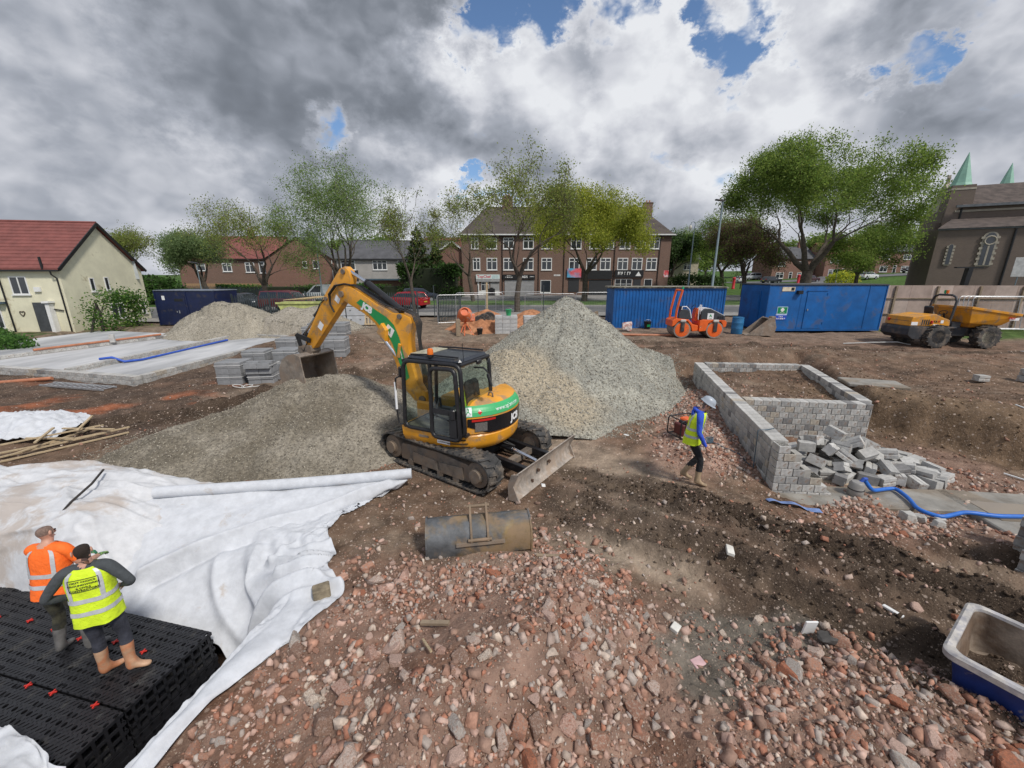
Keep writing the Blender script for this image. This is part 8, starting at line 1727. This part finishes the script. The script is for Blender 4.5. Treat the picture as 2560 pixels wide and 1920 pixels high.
nb = thing('notice_board', 'dark blank notice board post leaning before the church', 'sign', (30.9, 28.3, g1(30.9, 28.3, False)), -.3); MB().beam((0, 0, 0), (.15, 0, 3.7), .25, .4).obj('post', BLACK, nb); MB().box((.1, 0, 3.75), (1.4, .3, .08)).obj('cap', BLACK, nb)
for k, (x, y) in enumerate(((40.3, 75), (59.6, 86))): o = MB().lathe([(.28, 0), (.28, .2), (.24, .25), (.24, 1.7), (.30, 1.75), (.28, 1.95), (.1, 2.1)], n=14).obj('post_box', REDP, None, (x, y, g1(x, y, False)), smooth=40); tag(o, ('red pillar post box beside the row of bollards', 'red pillar box beside the maroon car')[k], 'post box')
bm_ = MB().lathe([(.09, 0), (.09, .95), (.06, 1.0)], n=8).mesh('bollard', BLACK)
for k in range(9): o = link('bollard', bm_, None, (41.6 + k * 1.2, 75 - .3 * k, g1(41.6 + k * 1.2, 75 - .3 * k, False))); tag(o, 'short black bollard in the row beside the post box', 'bollard', 'bollards on the grass')
for k, (x, y, lb, w, h) in enumerate(((-2.8, 56.2, 'black litter bin by the barber shutter', .9, 1.1), (21.9, 56, 'dark litter bin at the shop corner', .6, 1.0))): o = MB().prism([(-w / 2, 0), (w / 2, 0), (w / 2, h * .8), (0, h), (-w / 2, h * .8)], -w / 2, w / 2).obj('litter_bin', BLACK, None, (x, y, g1(x, y, False) + .15)); tag(o, lb, 'bin')
wb = thing('wheeled_bin', 'large grey wheeled bin beside the shops', 'bin', (-9.4, 52.6, g1(-9.4, 52.6, False) + .15)); MB().prism([(-.9, .15), (.9, .15), (1.05, 1.2), (-1.05, 1.2)], -.55, .55).obj('body', M('bin_grey', (.10, .11, .12), .6), wb, bevel=.03); MB().prism([(-1.1, 1.2), (1.1, 1.2), (1.0, 1.4), (-1.0, 1.4)], -.6, .6).obj('lid', M('bin_grey', (.1, .11, .12), .6), wb)
gf = thing('green_mesh_fence', 'dark green mesh fence beside the shop parade', 'fence', (-11.0, 55.2, g1(-11, 55, False)))
for k in range(4): MB().bb(k * 1.3 - .03, k * 1.3 + .03, -.03, .03, 0, 2.5).obj('post', M('fence_green', (.01, .07, .055), .5), gf)
gm_ = MB()
for k in range(26): gm_.bb(k * .15, k * .15 + .02, -.01, .01, .1, 2.4)
for k in range(12): gm_.bb(0, 3.9, -.012, .012, .1 + k * .2, .12 + k * .2)
gm_.obj('mesh_panel', M('fence_green', (.01, .07, .055), .5), gf, recalc=False)
bf = thing('board_fence', 'pale timber board garden fence beside the brick house', 'fence', (-43.5, 55.0, g1(-43.5, 55, False)), R(3)); fb = MB().bb(0, .28, 0, .02, 0, 1.8).mesh('board', M('garden_fence', (.33, .21, .11), .85, var=.15))
for k in range(34): link('board', fb, bf, (k * .29, 0, 0))
bf2 = thing('garden_wall', 'dark low garden fence beside the cream house', 'fence', (-31.2, 35.6, g1(-31.2, 35.6, False)), R(-8)); 
for k in range(4): MB().bb(k * 1.2, k * 1.2 + 1.18, 0, .05, 0, 1.7).obj('panel', M('dark_board', (.07, .075, .075), .8, var=.15), bf2)
cl = thing('skip', 'pale green builders skip full of timber behind the gravel', 'skip', (-15.3, 30.2, g1(-15.3, 30.2, False)), R(8)); SKG = M('skip_green', (.42, .45, .16), .7, var=.2); MB().prism([(-1.1, 0), (1.1, 0), (1.75, 1.3), (-1.75, 1.3)], -.8, .8).obj('body', SKG, cl, bevel=.03); MB().box((0, -.85, 1.27), (3.5, .08, .12)).obj('rim', SKG, cl)
for k in range(5): MB().beam((-1.4 + k * .3, -.3 + .1 * k, 1.45), (1.0 + .2 * k, .2 - .1 * k, 1.7), .1, .04).obj('timber', WOOD, cl)
gx = thing('rotary_dryer', 'blue and white cloths hanging outside the cream house', 'washing', (-32.6, 24.8, g1(-32.6, 24.8, False)), R(10)); MB().bb(-.5, .35, -.03, .03, .6, 1.55).obj('cloth', M('cloth_blue', (.05, .06, .2), .8, var=.2), gx); MB().bb(.38, .75, -.05, .05, .1, 1.7).obj('cloth', M('cloth_white', (.65, .65, .66), .8), gx); MB().cyl((0, .05, 0), (0, .05, 1.7), .03, n=6).obj('post', STEEL, gx)
# ================================================================ rubble and litter on the ground
RC = np.array([(.50, .35, .285), (.45, .295, .235), (.36, .145, .085), (.33, .18, .125), (.24, .15, .11), (.39, .35, .31), (.56, .47, .385), (.41, .215, .145), (.48, .38, .32)])
def rub_density(x, y):
    n1 = fbm(x * .9, y * .9, 3); n2 = fbm(x * 2.3, y * 2.3, 3)
    fg = sstep(5.4, 4.0, y + .50 * np.maximum(x - .4, 0) + 1.1 * n1) 
    d, _ = seg_dist(x, y, (.4, 5.0), (1.0, 4.2)); fg = np.maximum(fg, .9 * sstep(.9, .3, d + .5 * n2))
    soilpatch, _ = seg_dist(x, y, (-1.0, 3.0), (-.2, 3.7)); fg = fg * (1 - .75 * sstep(.5, .15, soilpatch + .4 * n2))
    rs, _ = seg_dist(x, y, (1.4, 2.6), (1.9, 3.3)); fg = fg * (1 - .7 * sstep(.45, .15, rs + .4 * n2))
    d, _ = seg_dist(x, y, (4.3, 8.3), (5.6, 11.8)); bk_ = sstep(1.4, .4, d + .8 * n1)
    d, _ = seg_dist(x, y, (6.3, 6.2), (9.5, 7.0)); pl = .45 * sstep(1.3, .4, d + .8 * n1)
    d, _ = seg_dist(x, y, (4.6, 2.2), (3.2, 3.0)); cr = .9 * sstep(1.0, .4, d + .5 * n2)
    fg = fg * np.clip(.75 + 1.6 * n2, .12, 1)
    base = .035 + .10 * sstep(.08, .3, n1) + .07 * sstep(.1, .3, n2)
    return np.clip(np.maximum.reduce([fg, bk_, pl, cr, base]), 0, 1)
def sample(n, x0, x1, y0, y1, pw=1.):
    X, Y = [], []; got = 0
    while got < n:
        x = rng.uniform(x0, x1, n * 3); y = y0 + (y1 - y0) * rng.random(n * 3) ** pw
        k = rng.random(n * 3) < rub_density(x, y)
        u, v = pit_uv(x, y); k &= ~((u > -1.25) & (v > -1.4)); k &= ~((x > 6.2) & (x < 9.1) & (y > 9.7) & (y < 10.1)) & ~((np.abs(x + .5) < .78) & (np.abs(y - 5.25) < .28)) & ~((y < 7.1) & (x < .04 + np.interp(y, [1.6, 2.6, 2.92, 3.25, 3.62, 3.95, 4.3, 4.7, 5, 5.5, 6.2, 6.95], [-2.95, -2.92, -2.84, -2.62, -2.35, -2.2, -2.1, -2.5, -2.5, -2.85, -2.8, -1.9])))
        k &= (np.abs(x) < y * 1.55 + 1.5)
        X.append(x[k]); Y.append(y[k]); got += k.sum()
    return np.concatenate(X)[:n], np.concatenate(Y)[:n]
def tints(n, x, y):
    c = RC[rng.integers(0, len(RC), n)] * rng.uniform(.72, 1.2, (n, 1)); g = (.6 + .8 * fbm(x * .7, y * .7, 2) + .1)[:, None]
    return c * .76 + .24 * np.array((.36, .24, .19))
# 300 stones that show largest: each its own object
nb = 300; x, y = sample(nb, -3.2, 6.2, 1.9, 5.6, 1.4); s = .052 + .085 * rng.random(nb) ** 2.6; mats = []
for k, c in enumerate(RC): mats.append(M('rubble_piece_%d' % k, tuple(c * .95), .92, var=.22, vs=11, bump=.008, bs=30, dirt=tuple(RC[(k * 2) % 9] * .75), da=.35, ds=6, spec=.2))
sm = {}
for i in range(nb):
    k = int(rng.integers(0, 12)); m = int(rng.integers(0, 9)); key = (k, m)
    if key not in sm: v, f = STONES_L[k]; sm[key] = MB().add(v.tolist(), f.tolist()).mesh('rubble_stone', mats[m], recalc=False)
    o = link('rubble_stone', sm[key], None, (x[i], y[i], g1(x[i], y[i]) + s[i] * .12)); o.scale = (s[i],) * 3; o.rotation_euler = (rnd.uniform(-.5, .5), rnd.uniform(-.5, .5), rnd.uniform(0, 6.28))
    tag(o, ('big ' if s[i] > .09 else 'fist sized ') + ('pink stone', 'dusty pink stone', 'brick red lump', 'red brown brick end', 'dark brown lump', 'grey stone', 'cream stone', 'orange brown brick piece', 'pale buff stone')[m] + ' lying in the foreground rubble', 'rubble stone', 'broken bricks and stones lying in the foreground rubble')
def mass(n, box, pw, smin, smax, sp, var, sink=.08):
    x, y = sample(n, *box, pw); s = smin + (smax - smin) * rng.random(n) ** sp
    return np.stack([x, y, gz(x, y) + s * sink], -1), s, tints(n, x, y)
parts = [mass(2600, (-3.3, 7, 1.8, 7), 1.2, .034, .075, 1.6, 0), mass(12000, (-3.5, 8, 1.7, 8), 1.2, .012, .036, 1.7, 0), mass(2600, (3, 10, 5, 13), 1., .02, .075, 2.2, 0), mass(4200, (-12, 15, 4, 22), 1., .018, .06, 2.4, 0)]
P_, S_, T_ = (np.concatenate([p[k] for p in parts]) for k in range(3))
big = S_ > .030
rb = link('rubble', scatter_mesh('rubble', P_[big], S_[big], T_[big], STONES_M, STONEMAT)); tag(rb, 'pink and red crushed brick rubble strewn over the site', kind='stuff')
a = mass(26000, (-3.6, 8, 1.7, 9), 1.3, .005, .014, 1.3, 0); 
sv_ = link('rubble', scatter_mesh('rubble', np.concatenate([P_[~big], a[0]]), np.concatenate([S_[~big], a[1]]), np.concatenate([T_[~big], a[2] * .8]), STONES_XS, STONEMAT)); tag(sv_, 'fine brick grit and chippings between the rubble lumps', kind='stuff')
# lumps of soil thrown up along the ruts and on the bank
SOILM = M('soil_clod', (.1, .07, .05), .95, var=.3, vs=8, bump=.01, bs=30, vcol=True, spec=.1)
X = []; 
for pts, w in RUTS[:4]:
    for a_, b_ in zip(pts[:-1], pts[1:]):
        n = 260; t = rng.random(n); o = rng.normal(size=n) * w * .5 + np.sign(rng.normal(size=n)) * w; dx, dy = b_[0] - a_[0], b_[1] - a_[1]; L_ = math.hypot(dx, dy); X.append(np.stack([a_[0] + dx * t - dy / L_ * o, a_[1] + dy * t + dx / L_ * o], -1))
X.append(np.stack([rng.uniform(-12, -5, 1600), rng.uniform(8.3, 20, 1600)], -1)); X.append(np.stack([rng.uniform(9, 14, 1800), rng.uniform(6.5, 13, 1800)], -1)); X.append(np.stack([rng.uniform(3, 20, 1500), rng.uniform(13, 19, 1500)], -1)); X.append(np.stack([rng.uniform(6.4, 10.2, 900), rng.uniform(10, 14, 900)], -1))
X = np.concatenate(X); n = len(X); s = .007 + .034 * rng.random(n) ** 3; gt = ground_tint(X[:, 0], X[:, 1]); P = np.stack([X[:, 0], X[:, 1], gz(X[:, 0], X[:, 1]) + s * .2], -1)
cl = link('soil_clods', scatter_mesh('soil_clods', P, s, gt * rng.uniform(.7, 1.15, (n, 1)), STONES_M, SOILM)); tag(cl, 'dark soil clods turned up along ruts and bank', kind='stuff')
# ================================================================ mortar tub
TB = M('tub_blue', (.012, .03, .15), .5, var=.2, vs=4, dirt=(.30, .25, .20), da=.25, ds=5); TD = M('mortar_crust', (.27, .215, .165), .9, var=.25, vs=3.5, c2=(.13, .085, .055), c2s=2.2, bump=.006, bs=20); TR = M('tub_rim', (.50, .47, .43), .7, var=.2, vs=5, c2=(.34, .33, .34), c2s=9)
tx, ty = 4.98, 2.72; tb = thing('mortar_tub', 'large blue plastic mortar tub with crusted rim half full', 'tub', (tx, ty, g1(tx, ty, False) - .02), math.atan2(.55, .84))
def rr(w, d, z, r=.10): return [(w / 2 * sx - sx * r + r * math.cos(a), d / 2 * sy - sy * r + r * math.sin(a), z) for sx, sy, a0 in ((1, 1, 0), (-1, 1, 1.57), (-1, -1, 3.14), (1, -1, 4.71)) for a in (a0, a0 + .39, a0 + .785, a0 + 1.18, a0 + 1.57)]
MB().loft([rr(.86, 1.20, 0), rr(.92, 1.28, .25), rr(1.0, 1.38, .52)], caps=False).obj('shell', TB, tb, smooth=40); MB().loft([rr(1.0, 1.38, .50), rr(1.10, 1.48, .50), rr(1.11, 1.49, .56), rr(1.07, 1.45, .58), rr(.97, 1.35, .575), rr(.96, 1.34, .54)], caps=False).obj('rim', TR, tb, smooth=40)
MB().loft([rr(.96, 1.34, .545), rr(.88, 1.24, .22), rr(.84, 1.18, .06)], caps=False).obj('lining', TD, tb, smooth=40); X, Y = np.meshgrid(np.linspace(-.44, .44, 24), np.linspace(-.62, .62, 32)); link('mortar', grid_mesh('mortar', X, Y, .14 + .16 * sstep(.3, -.5, Y) + .14 * fbm(X * 3, Y * 3, 4), TD), tb); MB().box((.05, -.22, .30), (.80, .05, .34), Matrix.Rotation(.12, 3, 'X'), .01).obj('divider_board', M('ply_grey', (.33, .28, .23), .8, var=.2), tb, recalc=False)
# ================================================================ pump and lay-flat hose
pu = thing('water_pump', 'small grey submersible pump on the concrete footing', 'pump', (6.50, 6.78, -.012)); MB().lathe([(.11, 0), (.125, .02), (.125, .13), (.12, .14), (.12, .24), (.09, .28), (.04, .29)], n=16).obj('body', M('pump_grey', (.30, .29, .27), .5, .2, var=.15), pu, smooth=40); MB().cyl((0, 0, .13), (0, 0, .145), .13, n=16).obj('band', DBLK, pu); MB().tube([(.05, 0, .26), (.1, 0, .34), (.18, .03, .32)], .03, 8).obj('outlet', BLUEP, pu, smooth=40)
LAY = M('layflat_blue', (.02, .14, .52), .45, var=.12, vs=6); hz_ = [(6.66, 6.82, .28), (6.78, 6.75, .09), (7.1, 6.88, .05), (7.4, 6.93, .05), (7.3, 6.55, .05), (7.14, 6.22, .03), (7.3, 5.98, .03), (7.86, 6.12, .05), (8.27, 5.99, .05), (8.8, 5.98, .05), (9.6, 5.9, .05)]
c_ = resample(hz_, 60); c_ = smooth_curve(c_, 2); 
o = MB().tube([tuple(p) for p in c_], .036, 8).obj('layflat_hose', LAY, smooth=50); tag(o, 'bright blue lay-flat hose snaking from the pump', 'hose')
o = patch('tarpaulin_strip', [[(4.55, 6.40, g1(4.55, 6.4) + .03), (4.9, 6.44, g1(4.9, 6.44) + .04), (5.4, 6.22, g1(5.4, 6.2) + .03)], [(4.55, 6.3, g1(4.55, 6.3) + .03), (4.88, 6.33, g1(4.9, 6.33) + .07), (5.38, 6.1, g1(5.38, 6.1) + .03)]], M('tarp_blue', (.16, .24, .46), .6, var=.25, vs=8), lambda x, y, u, v: .02 * np.sin(u * 14) + .01 * fbm(x * 9, y * 9), 40, 12, 'crumpled pale blue plastic strip at the wall end', 'plastic sheet')
# ================================================================ timber laths, boards and scraps
def lath(A, B, label, w=.05, h=.03, mat=WOOD, z=.03, name='timber_lath', cat='timber', grp=None, zz=0.):
    A, B = Vector((*A, g1(*A) + z + zz)), Vector((*B, g1(*B) + z)); o = MB().beam(A, B, w, h).obj(name, mat, recalc=False); tag(o, label, cat, grp); return o
for k, (A, B) in enumerate((((-11.3, 7.95), (-10.0, 9.75)), ((-11.5, 8.15), (-10.15, 9.95)), ((-11.65, 8.35), (-10.5, 9.6)), ((-11.2, 8.2), (-11.0, 10.1)), ((-11.9, 9.05), (-10.6, 9.0)), ((-11.4, 9.5), (-10.15, 9.55)), ((-11.75, 8.5), (-10.7, 9.75)), ((-11.0, 8.55), (-11.5, 9.4)), ((-10.7, 9.2), (-11.0, 9.9)))): lath(A, B, 'pale timber lath in the jumbled heap beside the white sheet', z=.03 + .035 * k, grp='jumbled timber laths')
lath((-1.0, 3.56), (-.68, 3.50), 'short weathered batten lying across the foreground rubble', .05, .03, WOODD, .05); lath((-.92, 3.3), (-.78, 3.05), 'thin wood splinter among the foreground lumps', .022, .015, WOOD, .05); lath((.35, 4.9), (.75, 4.85), 'short brown board end near the grading bucket', .05, .02, WOODD, .03)
lath((-6.5, 20.3), (-9.3, 20.0), 'long pale plank lying before the small spoil heap', .12, .04, WOOD, .05)
for k, (x, y, lb, m_, d) in enumerate(((3.32, 3.6, 'white glazed tile shard standing beside a black lump', WHITE, (.14, .02, .2)), (1.97, 3.32, 'pink flat shard lying on the grey slurry', M('pink_shard', (.55, .36, .36), .6), (.14, .1, .02)), (1.9, 3.75, 'white plaster piece on the grey slurry edge', M('plaster', (.66, .64, .58), .8), (.12, .09, .05)), (3.2, 5.05, 'long white plaster slab on the mud track', M('plaster', (.66, .64, .58), .8), (.3, .1, .05)), (.62, 7.1, 'scrap of white paper on the pale track', WHITE, (.12, .08, .01)), (4.6, 3.95, 'white plastic scrap near the mortar tub', WHITE, (.2, .06, .03)), (2.95, 9.6, 'white scrap beside the pink bank', WHITE, (.14, .1, .02)))):
    o = MB().box((0, 0, d[2] / 2), d, Matrix.Rotation(.4 * k, 3, 'Z') @ Matrix.Rotation(.15, 3, 'X'), .006).obj('debris', m_, None, (x, y, g1(x, y)), recalc=False); o.name = 'debris_piece'; tag(o, lb, 'debris')
o = link('stone_lump', lumpmesh(4, M('black_lump', (.06, .055, .05), .8, var=.25, vs=8), .13), None, (3.42, 3.48, g1(3.42, 3.48) + .06)); tag(o, 'square black stone lump beside the white tile shard', 'stone')
for k, pts in enumerate(([(12.3, 9.3), (12.2, 8.9), (12.4, 8.6), (12.25, 8.3)], [(10.3, 7.6), (10.45, 7.3), (10.3, 7.1)])): 
    o = MB().tube([(x, y, g1(x, y) + .03) for x, y in pts], .018, 5).obj('plastic_strip', STRAP); tag(o, ('white plastic strip dangling on the brown bank', 'white plastic strip at the foot of the bank')[k], 'plastic strip')
